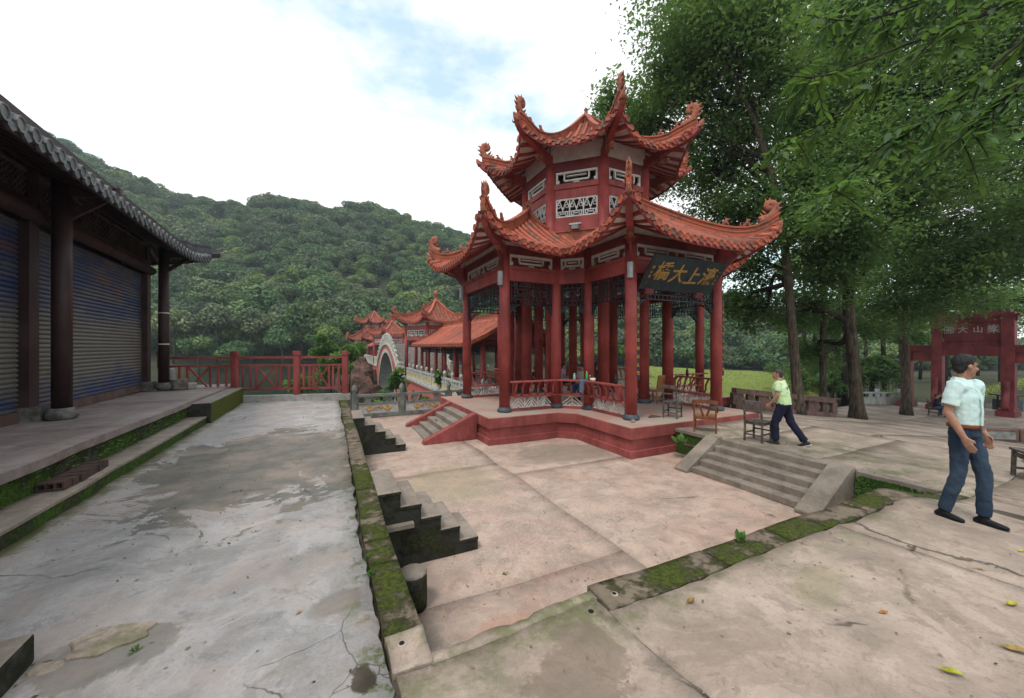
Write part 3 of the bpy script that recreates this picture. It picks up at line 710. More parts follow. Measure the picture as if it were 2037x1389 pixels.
def make_pavilion(root, full=True):
    red = M_['red']; rt = root
    # platform
    if full:
        def plan(e):
            a, b, c = 2.55+e, 5.2+e, 2.95+e
            q = [(-a, -b), (a, -b), (a, -c), (c, -a), (b, -a), (b, a), (c, a), (a, c), (a, b), (-a, b), (-a, c), (-c, a), (-b, a), (-b, -a), (-c, -a), (-a, -c)]
            return q
        zc = ZC - ZP
        o = MB().prism(plan(0), -.3, -.012).build('platform_edge', M_['plinth'], rt); bevel(o, .012)
        MB().prism(plan(-.06), -.6, -.3).build('plinth_wall', M_['plinth'], rt)
        o = MB().prism(plan(0), zc, -.58).build('plinth_foot', M_['plinth'], rt); bevel(o, .01)
        MB().prism(plan(-.02), -.02, 0).build('platform_floor', M_['pfloor'], rt)
    z_b0, z_b1, z_f1 = h(2.02), h(2.47), h(2.84)
    cols = []
    for ax in ARMS:
        for s in (-1, 1):
            cols.append(arm(ax, 1.75*s, 4.35)); cols.append(arm(ax, 1.75*s, 2.5))
    for c in cols: column(rt, c.x, c.y, h(3.02))
    for x, y in OCT: column(rt, 2.35*x, 2.35*y, h(6.3), .19)
    segs = []
    for ax in ARMS:
        segs.append((arm(ax, -1.75, 4.35), arm(ax, 1.75, 4.35), arm(ax, 0, 1), 'end'))
        for s in (-1, 1):
            segs.append((arm(ax, 1.75*s, 2.5), arm(ax, 1.75*s, 4.35), arm(ax, s, 0), 'side'))
    for sx, sy in ((-1, -1), (1, -1), (1, 1), (-1, 1)):
        segs.append((V((1.75*sx, 2.5*sy, 0)), V((2.5*sx, 1.75*sy, 0)), V((sx, sy, 0)).normalized(), 'diag'))
    for p, q, ou, kind in segs:
        d = (q-p).normalized()
        MB().beam(p + V((0,0,(z_b0+z_b1)/2)), q + V((0,0,(z_b0+z_b1)/2)), .2, z_b1-z_b0).build('beam', red, rt)
        MB().beam(p + V((0,0,z_b1-.05)) + ou*.02, q + V((0,0,z_b1-.05)) + ou*.02, .22, .1).build('beam_moulding', red, rt)
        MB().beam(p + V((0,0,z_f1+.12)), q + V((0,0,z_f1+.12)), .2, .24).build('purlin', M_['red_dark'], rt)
        p2, q2 = p + d*.16, q - d*.16
        fret_mb(p2, q2, z_b1, z_f1).build('white_frieze', M_['white'], rt)
        zl = h(1.34)
        lattice_mb(p2, q2, zl, z_b0).build('lattice', M_['black'], rt)
        w = .26 if kind == 'diag' else .42
        bracket_mb(p2, d, zl, w).build('bracket', M_['black'], rt); bracket_mb(q2, -d, zl, w).build('bracket', M_['black'], rt)
        if full and kind != 'end': bench_back(rt, p + d*.1, q - d*.1, ou, (0, 0) if kind == 'diag' else (0, 1))
    # white infill between purlin and the rising soffit near the corners
    for ax in ARMS:
        for (p, q) in ((arm(ax, -1.75, 4.37), arm(ax, 1.75, 4.37)), (arm(ax, 1.77, 2.6), arm(ax, 1.77, 4.35)), (arm(ax, -1.77, 2.6), arm(ax, -1.77, 4.35))):
            MB().beam(p + V((0,0,h(3.24))), q + V((0,0,h(3.24))), .06, .34).build('plaster_infill', M_['white'], rt)
    # ceiling
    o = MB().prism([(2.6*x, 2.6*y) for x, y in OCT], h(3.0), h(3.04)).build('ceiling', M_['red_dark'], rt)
    for ax in ARMS:
        MB().add([arm(ax, -1.75, 2.3, h(2.98)), arm(ax, 1.75, 2.3, h(2.98)), arm(ax, 1.75, 4.4, h(2.96)), arm(ax, -1.75, 4.4, h(2.96))], [(0,1,2,3)]).build('ceiling', M_['red_dark'], rt)
    # ---- lower roof
    R1 = Roof(rt, 'lower_roof', M_['tile'], M_['pan'], M_['red'], M_['white'], .082, .262)
    J = 2.6
    def eoff(w): return .2*max(0, w)**2.6
    for ax in ARMS:
        Pf = lambda u, rho, ax=ax: arm(ax, u, rho, h(prof(5.45-rho) + lift(abs(u)/TP, 5.45-rho)))
        R1.panel(Pf, -2.9, 2.9, lambda u: 5.45+eoff(abs(u)/TP), lambda u: J+abs(u), arm(ax, 0, 1), nu=36, nv=10, soffin=4.3)
        for s in (-1, 1):
            def wq(u): return (u-J)/TP
            Ps = lambda u, rho, ax=ax, s=s: arm(ax, s*rho, u, h(prof(2.85-rho) + lift(wq(u), 2.85-rho)))
            out = lambda u: min(u, 2.85+eoff(wq(u)))
            inn = lambda u: max(0, u-J) if u > J else (J-u)*1.9 if u > 2.2 else max(3.1-u, .76+(2.2-u)*.1)
            R1.panel(Ps, 1.56, J+2.9, out, lambda u: min(inn(u), out(u)), arm(ax, s, 0), nu=32, nv=8, rafters=False, fascia=.0, discs=False, soffin=1.75)
            # eave furniture only where the eave is free (outside the valley)
            R1.panel(Ps, 2.8, J+2.9, out, lambda u: out(u)-.02, arm(ax, s, 0), nu=16, nv=1, rows=False, rafters=False, minlen=0, surf=False)
            R1.panel(Ps, 2.8, J+2.9, out, lambda u: max(inn(u), 1.7), arm(ax, s, 0), nu=1, nv=1, rows=False, discs=False, fascia=0, surf=False)
    R1.done()
    def hip(ax, s, t, dz=0.):               # point on a hip, t = 0 at the junction, 1 at the tip
        x = TP*t; return arm(ax, s*x, J+x, h(prof(2.85-x) + lift(t, 2.85-x)) + dz)
    for ax in ARMS:
        for s in (-1, 1):
            ts = [i/14*1.0 for i in range(15)]
            hr = MB().strip([hip(ax, s, t, -.02) for t in ts], .11, [.33]*13+[.36, .4]); hr.strip([hip(ax, s, t, .3) for t in ts], .2, .05); hr.strip([hip(ax, s, t, .17) for t in ts], .15, .03)
            hr.build('hip_ridge', M_['ridge'], rt)
            tip = hip(ax, s, 1.); dv = (hip(ax, s, 1.) - hip(ax, s, .93)); yaw = math.atan2(dv.y, dv.x)
            inst(FIN, 'dragon_finial', rt, hip(ax, s, .95, .34), yaw, 1.0)
            for t in (.66, .8): inst(BEA, 'ridge_beast', rt, hip(ax, s, t, .35), (0, -.2, yaw), 1.15)
            # hip beam from the column up to the tip
            c0 = arm(ax, s*1.6, 4.2, h(2.78)); c1 = hip(ax, s, .78, -.36); c2 = hip(ax, s, .93, -.32); c3 = hip(ax, s, .99, -.16)
            cc = curve([c0, lerp(c0, c1, .5) + V((0,0,-.08)), c1, c2, c3], 4); n = len(cc)
            MB().strip(cc, [.2*(1-.25*i/n) for i in range(n)], [.3*(1-.35*i/n) for i in range(n)]).build('hip_beam', M_['red'], rt)
            inst(DRH, 'dragon_head', rt, cc[-1] + V((0,0,.1)), (0, -.55, yaw), .8)
            inst(DRH, 'dragon_head', rt, arm(ax, s*2.1, 4.7, h(2.92)), (0, .5, yaw), .9)
            MB().add([V(q) for q in (arm(ax, s*1.75-.03*s, 4.35, h(2.1)), arm(ax, s*1.75+.03*s, 4.35, h(2.1)), arm(ax, s*2.2+.03*s, 4.8, h(2.85)), arm(ax, s*2.2-.03*s, 4.8, h(2.85)), arm(ax, s*1.7, 4.3, h(2.85)), arm(ax, s*1.66, 4.34, h(2.85)))],
                     [(0,1,2,3), (3,2,4,5), (0,3,5), (1,4,2), (0,5,4,1)]).build('corner_brace', M_['red_dark'], rt)
            # short ridge dropping beside the octagon
            a, b = hip(ax, 0, 0, -.05), arm(ax, s*1.02, 2.28, h(3.72))
            pts = [lerp(a, b, k/6) + V((0,0,-.12*math.sin(k/6*math.pi))) for k in range(7)]
            MB().strip(pts, .12, .38).strip([p + V((0,0,.36)) for p in pts], .2, .05).strip([p + V((0,0,.18)) for p in pts], .15, .03).build('drop_ridge', M_['ridge'], rt)
            MB().lathe([(.001, 0), (.1, 0), (.13, .08), (.09, .17), (.001, .2)], 10).build('ridge_end_knob', M_['clay'], rt, b + V((0,0,.0)))
        # openwork ornament on the junction
        g = MB(); yaw = math.atan2(ax[1], ax[0]); z = h(prof(2.85)) + .3
        for (u0, v0, u1, v1) in ((-.28, 0, .28, 0), (-.28, 0, -.28, .26), (.28, 0, .28, .2), (-.1, 0, -.1, .2), (.1, .1, .1, .3), (-.28, .16, .0, .16), (-.1, .2, .1, .2), (.1, .12, .28, .12), (-.1, .3, -.1, .2)):
            p = arm(ax, u0*.9, J+.02, z+v0); q = arm(ax, u1*.9, J+.02, z+v1); g.beam(p, q, .05, .05, (0,0,1) if v0 == v1 else arm(ax, 1, 0))
        g.build('junction_ornament', M_['ridge'], rt)
    for k in range(4):                       # ridge band and white strip at the foot of the diagonal walls
        an = math.radians(45+90*k); nx, ny = math.cos(an), math.sin(an); c = V((nx, ny, 0))*2.27; t = V((-ny, nx, 0))
        MB().beam(c - t*.98 + V((0,0,h(3.78))), c + t*.98 + V((0,0,h(3.78))), .14, .36).beam(c - t*.98 + c.normalized()*.03 + V((0,0,h(3.93))), c + t*.98 + c.normalized()*.03 + V((0,0,h(3.93))), .16, .04).build('foot_ridge', M_['ridge'], rt)
        MB().beam(c*.965 - t*.85 + V((0,0,h(4.06))), c*.965 + t*.85 + V((0,0,h(4.06))), .1, .16).build('white_strip', M_['white'], rt)
    # ---- upper storey walls
    for k in range(8):
        p = V((*OCT[k], 0))*2.35; q = V((*OCT[(k+1) % 8], 0))*2.35; d = (q-p).normalized(); ou = ((p+q)/2).normalized(); p2, q2 = p + d*.19, q - d*.19
        B = lambda z0, z1, w, nm, m_, off=0.: MB().beam(p + V((0,0,h((z0+z1)/2))) + ou*off, q + V((0,0,h((z0+z1)/2))) + ou*off, w, z1-z0).build(nm, m_, rt)
        B(3.6, 4.45, .16, 'sill_beam', red); B(5.1, 5.5, .14, 'beam', red); B(5.42, 5.6, .2, 'beam_moulding', red, .02)
        B(6.04, 6.36, .2, 'purlin', M_['red_dark'])
        for z in (4.45, 5.11):               # white frame lies inside the red one
            pass
        tracery_mb(p2 + ou*.02, q2 + ou*.02, h(4.46), h(5.1)).build('white_tracery', M_['white'], rt)
        fret_mb(p2, q2, h(5.6), h(6.04), .08).build('white_frieze', M_['white'], rt)
        # plaster under the eaves
        o = MB().add([p + ou*.06 + V((0,0,h(6.36))), q + ou*.06 + V((0,0,h(6.36))), q + ou*.06 + V((0,0,h(6.98))), p + ou*.06 + V((0,0,h(6.98)))], [(0,1,2,3)]).build('plaster_infill', M_['white'], rt)
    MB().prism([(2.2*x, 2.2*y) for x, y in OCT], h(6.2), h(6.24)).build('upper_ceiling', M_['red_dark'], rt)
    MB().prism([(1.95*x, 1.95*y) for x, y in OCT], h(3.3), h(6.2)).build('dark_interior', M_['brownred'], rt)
    # ---- upper roof
    R2 = Roof(rt, 'upper_roof', M_['tile'], M_['pan'], M_['red'], M_['white'], .082, .262)
    T = math.tan(math.pi/8); um = 1.607
    def up(v): return 6.46 + .42*v + .105*v*v
    def ul(w, v): return .88*max(0, min(1.1, w))**2.4*math.exp(-.9*max(v, 0))
    for k in range(8):
        an = math.radians(45*k); nn = V((math.cos(an), math.sin(an), 0)); tt = V((-nn.y, nn.x, 0))
        Pu = lambda u, rho, nn=nn, tt=tt: nn*rho + tt*u + V((0,0,h(up(3.35-rho) + ul(abs(u)/um, 3.35-rho))))
        R2.panel(Pu, -1.57, 1.57, lambda u: 3.35+.45*(abs(u)/um)**2.2, lambda u: max(.14, abs(u)/T), nn, nu=20, nv=10, raflen=1.3, soffin=2.1, rafpitch=.3)
    R2.done(rafw=.11)
    def uh(k, rho, dz=0.): x, y = OCT[k]; r = rho/math.cos(math.pi/8); u = rho*T; return V((x*r, y*r, h(up(3.35-rho) + ul(u/um, 3.35-rho)) + dz))
    for k in range(8):
        rs = [.2+3.6*i/13 for i in range(14)]; yaw = math.radians(22.5+45*k)
        hr = MB().strip([uh(k, r, -.02) for r in rs], .11, .27); hr.strip([uh(k, r, .24) for r in rs], .19, .05).strip([uh(k, r, .12) for r in rs], .15, .03)
        hr.build('hip_ridge', M_['ridge'], rt)
        inst(FIN, 'dragon_finial', rt, uh(k, 3.66, .26), yaw, 1.05)
        for r in (2.7, 3.2): inst(BEA, 'ridge_beast', rt, uh(k, r, .28), (0, -.2, yaw), 1.1)
        x, y = OCT[k]; c0 = V((x*2.35, y*2.35, h(6.28))); c1 = uh(k, 3.0, -.34); c2 = uh(k, 3.6, -.3); c3 = uh(k, 3.86, -.14)
        cc = curve([c0, lerp(c0, c1, .5) + V((0,0,-.04)), c1, c2, c3], 4); n = len(cc)
        MB().strip(cc, [.21*(1-.25*i/n) for i in range(n)], [.32*(1-.35*i/n) for i in range(n)]).build('hip_beam', M_['red'], rt)
        inst(DRH, 'dragon_head', rt, cc[-1] + V((0,0,.1)), (0, -.55, yaw), .8); inst(DRH, 'dragon_head', rt, V((x*2.95, y*2.95, h(6.38))), (0, .45, yaw), .9)
    mb = MB(); z = h(8.6)
    mb.lathe([(.3, z), (.34, z+.08), (.2, z+.14), (.24, z+.22), (.15, z+.3), (.1, z+.36), (.16, z+.46), (.17, z+.54), (.08, z+.64), (.05, z+.75), (.08, z+.8), (.001, z+.92)], 12)
    mb.build('finial', M_['clay'], rt)
m = NM('platform_floor_paint', .85, .25); n = m.noise(1.2, 8, .65)
m.col(m.mix(m.ramp(n, .35, .6), (.4, .22, .18), (.36, .3, .25))); m.bump(m.noise(20, 6, .6), .004); M_['pfloor'] = m.mat
pav = thing('pavilion', 'large red two-tiered octagonal pavilion with upswept terracotta roofs in the middle of the picture', 'pavilion', (PAVX, PAVY, ZP))
make_pavilion(pav, True)
# name board hung from the front beam
bt = thing('name_board', 'dark green board with large golden characters hung under the eave of the big pavilion', 'sign', (PAVX, PAVY, ZP))
Tp, Bt = V((-.35, -5.1, h(2.38))), V((-.08, -4.5, h(1.58))); up_ = (Tp-Bt); up_.x = 0; hh = up_.length; up_.normalize()
cen = V((-.2, (Tp.y+Bt.y)/2, (Tp.z+Bt.z)/2)); tilt = math.atan2(-up_.y, up_.z)
MbT = Matrix.Translation(cen) @ Matrix.Rotation(math.pi/2 + tilt, 4, 'X')   # local x right, y up, z towards the viewer
m = NM('board_green', .6, .35); m.col(m.mix(m.ramp(m.noise(2.5, 7, .65), .4, .62), (.018, .033, .034), (.012, .016, .026))); M_['board'] = m.mat
o = MB().box(-1.42, 1.42, -hh/2, hh/2, -.05, 0, MbT).build('board', M_['board'], bt)
def on_board(me, name, x, y, par, s=1., rot=0.):
    o = D.objects.new(name, me); COL.objects.link(o); o.parent = par; o.matrix_local = MbT @ Matrix.Translation((x, y, .004)) @ Matrix.Rotation(rot, 4, 'Z') @ Matrix.Diagonal((s[0], s[1], 1, 1) if isinstance(s, tuple) else (s, s, 1, 1)); return o
for ch, x, y in (('橋', -.9, .03), ('大', -.3, 0), ('上', .28, -.02), ('濠', .88, .02)):
    on_board(text_mesh(ch, .56, M_['gold'], bold=.007, shear=.12), 'golden_character', x, y, bt, (1.0, 1.02), .05)
for i, ch in enumerate('一九九四'): on_board(text_mesh(ch, .09, M_['gold']), 'small_character', 1.28, .22-i*.12, bt)
for i, ch in enumerate('樂山書'): on_board(text_mesh(ch, .1, M_['gold']), 'small_character', -1.27, .14-i*.13, bt)
MB().box(-.035, .035, -.035, .035, 0, .004, MbT @ Matrix.Translation((-1.27, -.3, 0))).build('red_seal', simple('seal_red', (.2, .03, .04)), bt)
for x in (-1.05, .95): MB().box(-.14, .14, -.07, .07, 0, .09, MbT @ Matrix.Translation((x, -hh/2-.04, -.03))).build('carved_bracket', simple('bracket_red', (.22, .05, .06)), bt)
# couplet boards on the two front columns
for sx, txt, lab in ((-1.75, '烏尤波影水成鱗新上化', 'tall narrow black board of golden characters on the left front column of the big pavilion'),
                     (1.75, '人如游魚春信樂任作橋', 'tall narrow black board of golden characters on the right front column of the big pavilion')):
    cb = thing('couplet_board', lab, 'sign', (PAVX+sx+.1, PAVY-4.35-.15, ZP), 0, 'couplet boards on the pavilion columns')
    g = MB(); g.grid(lambda a, b: V((.1*math.sin((a-.5)*1.7), .03*(1-math.cos((a-.5)*1.7)), lerp(h(-.9), h(1.47), b))), 6, 1, False); o = g.build('board', M_['black'], cb)
    so_ = o.modifiers.new('thickness', 'SOLIDIFY'); so_.thickness = .03
    for i, ch in enumerate(txt):
        me = text_mesh(ch, .115, M_['gold']); inst(me, 'golden_character', cb, (0, -.012-.0, h(1.28)-i*.222), (math.pi/2, 0, 0))
    for i, ch in enumerate('乙酉年八月書'):
        if sx < 0: inst(text_mesh(ch, .045, M_['gold']), 'small_character', cb, (-.055, -.006, h(.75)-i*.09), (math.pi/2, 0, -.5))
# grey tubular loudspeakers
for x, y, yaw, lab in ((-4.35-.2, -1.75-.12, 2.6, 'grey tubular loudspeaker high on the second column from the left of the pavilion'), (-1.75-.16, -4.35-.14, 2.2, 'grey tubular loudspeaker on the front column left of the name board'),
                  (1.75+.34, -4.35+.2, -.4, 'grey tubular loudspeaker beyond the right end of the name board'), (-4.35-.22, 1.75, 3.1, 'grey tubular loudspeaker on the leftmost column of the pavilion')):
    t = thing('loudspeaker', lab, 'speaker', (PAVX+x, PAVY+y, ZP+h(1.85)), 0, 'loudspeakers on the pavilion')
    MB().lathe([(.001, -.01), (.07, 0), (.08, .02), (.08, .4), (.07, .42), (.001, .43)], 14).build('housing', M_['grey_plastic'], t)
    MB().beam((0, 0, .15), (.16*math.cos(math.atan2(-y, -x)), .16*math.sin(math.atan2(-y, -x)), .15), .04, .08).build('arm', M_['grey_plastic'], t)
# floodlight at the foot of the upper storey
fl = thing('floodlight', 'small grey floodlight on the white strip below the upper storey of the pavilion', 'lamp', (PAVX-1.72, PAVY-1.72, ZP+h(4.0)), math.radians(-45))
MB().beam((-.2, 0, .12), (.2, 0, .12), .16, .05).build('hood', M_['grey_plastic'], fl); MB().box(-.12, .12, -.08, .04, -.05, .09).build('lamp_housing', M_['greystone'], fl)
# ---- steps with red sides on the left of the platform
st = thing('platform_staircase', 'five-step stair with red sloping sides against the left end of the pavilion platform', 'stairs', (3.95, 12.0, ZC))
Hs = ZP-ZC; n = 5; run = 1.42/n
for k in range(n-1 + 1):
    z = Hs/n*(n-k) - .0; x1 = -run*k
    if k == 0: continue
    o = MB().box(-run*k-.02, -run*(k-1) if k > 1 else .0, -1.2, 1.2, z-Hs/n, z).build('step', M_['step'], st); bevel(o, .012)
MB().box(-run*(n)-.02, -run*(n-1), -1.2, 1.2, 0, .03).build('step', M_['step'], st)
for ya, yb in ((-1.45, -1.18), (1.18, 1.42)):
    mb = MB(); mb.prism([(.0, 0), (.0, Hs+.0), (-.05, Hs), (-1.55, .1), (-1.6, 0)], ya, yb, MIRXZ); bevel(mb.build('red_side', M_['plinth'], st), .012)
# ---------------- shuttered shop building on the left
shop = thing('shop_building', 'dark timber shop row with blue rolling shutters and grey tiled eaves on the left', 'building', (-4.12, 9.15, .54), math.radians(2.4))
M_['oldstone'] = simple('old_base_stone', (.17, .16, .155), (.07, .065, .06), 7, .9, .01)
m = NM('blue_shutter_paint', .5, .4); s_ = m.xyz(); st = m.noise(1.6, 7, .6, m.map(m.pos, (.6, .6, 2.5)))
c = m.mix(m.ramp(st, .4, .62), (.024, .042, .11), (.075, .078, .09))
zb = m.math('ADD', s_[2], m.math('MULTIPLY', m.noise(.9, 5, .6), 1.1))
c = m.mix(m.math('MULTIPLY', m.ramp(zb, 1.4, 1.9), m.ramp(zb, 3.3, 2.6)), c, (.13, .125, .11))
c = m.mix(m.math('MULTIPLY', m.ramp(m.noise(1.4, 8, .7), .54, .68), .8), c, (.12, .055, .04))
c = m.mix(m.ramp(m.noise(12, 7, .7), .62, .7, 0, .7), c, (.03, .03, .035)); m.col(c); m.bump(m.noise(30, 4, .6), .002); M_['shut'] = m.mat
YC = [-10.3, -5.15, 0, 5.1]
for i, y in enumerate(YC):
    c = MB().lathe([(.125, .2), (.125, 2), (.12, 4.2)], 18).build('column', M_['brownred'], shop, (0, y, 0))
    MB().lathe([(.17, 0), (.2, .04), (.2, .1), (.17, .16), (.15, .2), (.13, .2)], 16).build('column_base', M_['oldstone'], c)
    MB().box(-.5, -.32, -.13, .13, .24, 4.15).build('pilaster', M_['brownred'], shop, (0, y, 0))
    MB().box(-.51, -.2, -.15, .15, 0, .24).build('pilaster_base', M_['oldstone'], shop, (0, y, 0))
for i in range(2): MB().lathe([(.128, 1.3+i*.9), (.128, 1.33+i*.9)], 18).build('painted_band', M_['white'], shop, (0, 5.1 if i else 5.1, 0))
sl_me = MB(); prof_ = [(-.0, 0), (.018, .012), (.022, .035), (.014, .058), (-.004, .066), (-.004, .078)]
slat_cache = {}
for a, b in zip(YC, YC[1:]):
    y0, y1 = a+.14, b-.14
    f = MB().box(-.5, -.47, y0, y1, 0, 3.3).build('shutter', M_['brownred'], shop)
    key = round(y1-y0, 2)
    if key not in slat_cache:
        s = MB(); vs = []
        for yy in (0, y1-y0):
            for x, z in prof_: vs.append((-.455+x, yy, z))
        k = len(prof_); s.add(vs, [(i, i+1, k+i+1, k+i) for i in range(k-1)]); slat_cache[key] = s.mesh('shutter_slat', M_['shut'])
    for k in range(39): inst(slat_cache[key], 'shutter_slat', f, (0, y0, .18 + k*.08))
    sl_ = MB()
    for rr_ in range(4):
        for cc_ in range(7): sl_.box(-.436, -.43, y0+.5+cc_*.52, y0+.62+cc_*.52, 2.36+rr_*.16, 2.375+rr_*.16)
    tag(sl_.build('vent_slots', M_['blackstone'], f), kind='stuff')
    MB().box(-.49, -.42, y0, y1, .0, .18).build('bottom_bar', simple('rusty_bar', (.12, .075, .065), (.06, .04, .035)), f)
    MB().tube([(-.3, a-.1, 3.42), (-.28, (a+b)/2, 3.44), (-.3, b+.1, 3.42)], .12, 12, (1, 0, 0)).build('log_lintel', simple('aged_log', (.06, .032, .03), (.03, .016, .016)), shop)
    MB().box(-.42, -.3, a+.1, b-.1, 3.56, 3.66).build('rail', M_['brownred'], shop)
    g = MB(); z0, z1 = 3.66, 4.12; n = int((y1-y0)/.11)
    for k in range(-4, n+1):
        for sgn in (1, -1):
            u0 = y0 + k*.11; u1 = u0 + (z1-z0)
            pa, pb = (u0, z0), (u1, z1)
            if sgn < 0: pa, pb = (u0, z1), (u1, z0)
            if pa[0] < y0: t = (y0-pa[0])/(pb[0]-pa[0]); pa = (y0, lerp(pa[1], pb[1], t))
            if pb[0] > y1: t = (y1-pa[0])/(pb[0]-pa[0]); pb = (y1, lerp(pa[1], pb[1], t))
            if pb[0]-pa[0] > .05: g.beam((-.36+sgn*.008, pa[0], pa[1]), (-.36+sgn*.008, pb[0], pb[1]), .014, .016, (1, 0, 0))
    for z in (z0, z1): g.beam((-.36, y0, z), (-.36, y1, z), .05, .05)
    g.build('lattice_panel', simple('lattice_wood', (.11, .085, .075), (.06, .045, .04)), shop)
    MB().box(-.9, -.85, a, b, 3.3, 4.6).build('dark_back', M_['blackstone'], shop)
MB().box(-7., -.5, -14, 5.3, 0, .02).build('floor', M_['cement'], shop)
MB().box(-7., -.45, 5.0, 5.3, 0, 4.1).build('end_wall', M_['brownred'], shop)
MB().box(-7., -6.8, -14, 5.3, 0, 4.1).build('rear_wall', M_['brownred'], shop)
MB().beam((-.1, -14, 4.22), (-.1, 6.0, 4.22), .22, .2).build('wall_plate', M_['brownred'], shop)
for y in YC:
    MB().beam((-.1, y, 3.9), (.75, y, 3.98), .12, .2).build('bracket_arm', M_['brownred'], shop)
    MB().beam((-.0, y, 3.4), (.6, y, 3.9), .07, .1).build('brace', M_['brownred'], shop)
MB().beam((.62, -14, 4.02), (.62, 5.9, 4.02), .1, .12).build('eave_purlin', M_['brownred'], shop)
RS = Roof(shop, 'roof', M_['gtile'], M_['gtile'], M_['brownred'], M_['brownred'], .085, .27, .06)
EV, YN = .76, 6.3
def sz(v): return 3.82 + .42*v + .035*v*v
def sl2(w, v): return .42*max(0, w)**3*math.exp(-.8*max(v, 0))
# long east slope: u along y, rho along x (ridge at -3.4)
Pe = lambda u, rho: V((rho, u, sz(EV-rho) + sl2((u-(YN-3.5))/3.5, EV-rho)))
RS.panel(Pe, -14, YN, lambda u: EV+.12*max(0, (u-3)/3.4)**2, lambda u: max(-3.4, EV-(YN-u)-.02) if u > YN-4.4 else -3.4, (1, 0, 0), nu=60, nv=6, raflen=1.1, fascia=.16, rafpitch=.3)
Pn = lambda u, rho: V((u, rho, sz(YN-rho) + sl2((u-(EV-3.5))/3.5, YN-rho)))
RS.panel(Pn, -7.8, EV, lambda u: YN+.12*max(0, (u+2.4)/3.4)**2, lambda u: YN-(EV-u) if u > -3.4 else YN-(u+7.8), (0, 1, 0), nu=30, nv=6, raflen=1.1, fascia=.16, rafpitch=.3)
Pw = lambda u, rho: V((-6.8-rho, u, sz(EV-rho)))
RS.panel(Pw, -14, YN, lambda u: EV, lambda u: max(-3.4, EV-(YN-u)) if u > YN-4.4 else -3.4, (-1, 0, 0), nu=20, nv=4, rafters=False, rows=False, discs=False)
RS.done(rafw=.07)
ts = [i/12 for i in range(13)]
hp = [V((EV+.05-4.35*t, YN+.05-4.35*t, sz(4.35*t) + sl2(1-4.35*t/3.5 if t < .8 else 0, 4.35*t) + .05)) for t in ts]
MB().strip(hp, .14, .2).strip([p + V((0,0,.2)) for p in hp], .2, .06).build('hip_ridge', M_['gtile'], shop)
e = hp[0]; MB().strip([e + V((.28, .28, .17)), e + V((.12, .12, .04)), e, e + V((-.5, -.5, .02))], .16, [.1, .14, .2, .1]).build('hip_end', M_['gtile'], shop)
MB().strip([e + V((.22, .22, -.05)), e + V((-.1, -.1, -.2)), e + V((-.9, -.9, -.25))], .13, .14).build('hip_beam', M_['brownred'], shop)
inst(beast(M_['gtile'], 'ridge_beast'), 'ridge_beast', shop, hp[6] + V((0,0,.26)), (0, 0, .8), 1.8)
MB().strip([(-3.4, -14, sz(4.38)-.05), (-3.4, 2.1, sz(4.38)-.05)], .2, .45).build('main_ridge', M_['gtile'], shop)
# flower tub, plinth and stone beside the last column
m_drum = simple('old_drum_concrete', (.24, .23, .21), (.12, .09, .075), 6, .9, .01)
p = W(-932*9.6/750*1.13, 11.0); p = V((-4.2, 14.6, .52))
o = MB().lathe([(.001, 0), (.19, 0), (.2, .03), (.2, .27), (.205, .28), (.205, .3), (.17, .3), (.17, .26), (.001, .26)], 18).build('concrete_drum', m_drum, None, (-4.02, 14.35, .52)); tag(o, 'squat round concrete drum at the foot of the last shop column', 'drum')
o = bevel(MB().box(-.17, .17, -.2, .2, 0, .62).build('stone_plinth', M_['cement'], None, (-4.48, 14.95, .5), .1), .015); tag(o, 'grey square plinth under the red post beside the last shop column', 'plinth')
o = bevel(MB().box(-.11, .11, -.12, .12, 0, .18).build('stone_block', M_['cement'], None, (-3.75, 14.5, .51), .3), .03); tag(o, 'small grey stone block lying right of the round concrete drum', 'stone')
# hollow bricks on the mossy step
bg_ = 'hollow bricks lying on the mossy step'
def hollow_brick():
    mb = MB(); L_, Wd, H_ = .24, .115, .09
    for z0, z1 in ((0, .02), (H_-.02, H_)): mb.box(0, Wd, 0, L_, z0, z1)
    for y in (0, .075, .15, .222): mb.box(0, Wd, y, y+.018, .02, H_-.02)
    return mb.mesh('hollow_brick', simple('dark_brick', (.09, .05, .042), (.04, .03, .028), 8, .9, .01))
hb = hollow_brick()
for i in range(7):
    o = inst(hb, 'hollow_brick', None, (-2.93+rnd.uniform(-.02, .03), 6.05+i*.13, .166), (rnd.uniform(-.03, .03), 0, -math.pi/2 + rnd.uniform(-.12, .12)))
    o.location.x += .0; o.location.y += .11
    tag(o, ['nearest', 'second nearest', 'third nearest', 'middle', 'third farthest', 'second farthest', 'farthest'][i] + ' of seven dark hollow bricks in a row on the mossy step', 'brick', bg_)

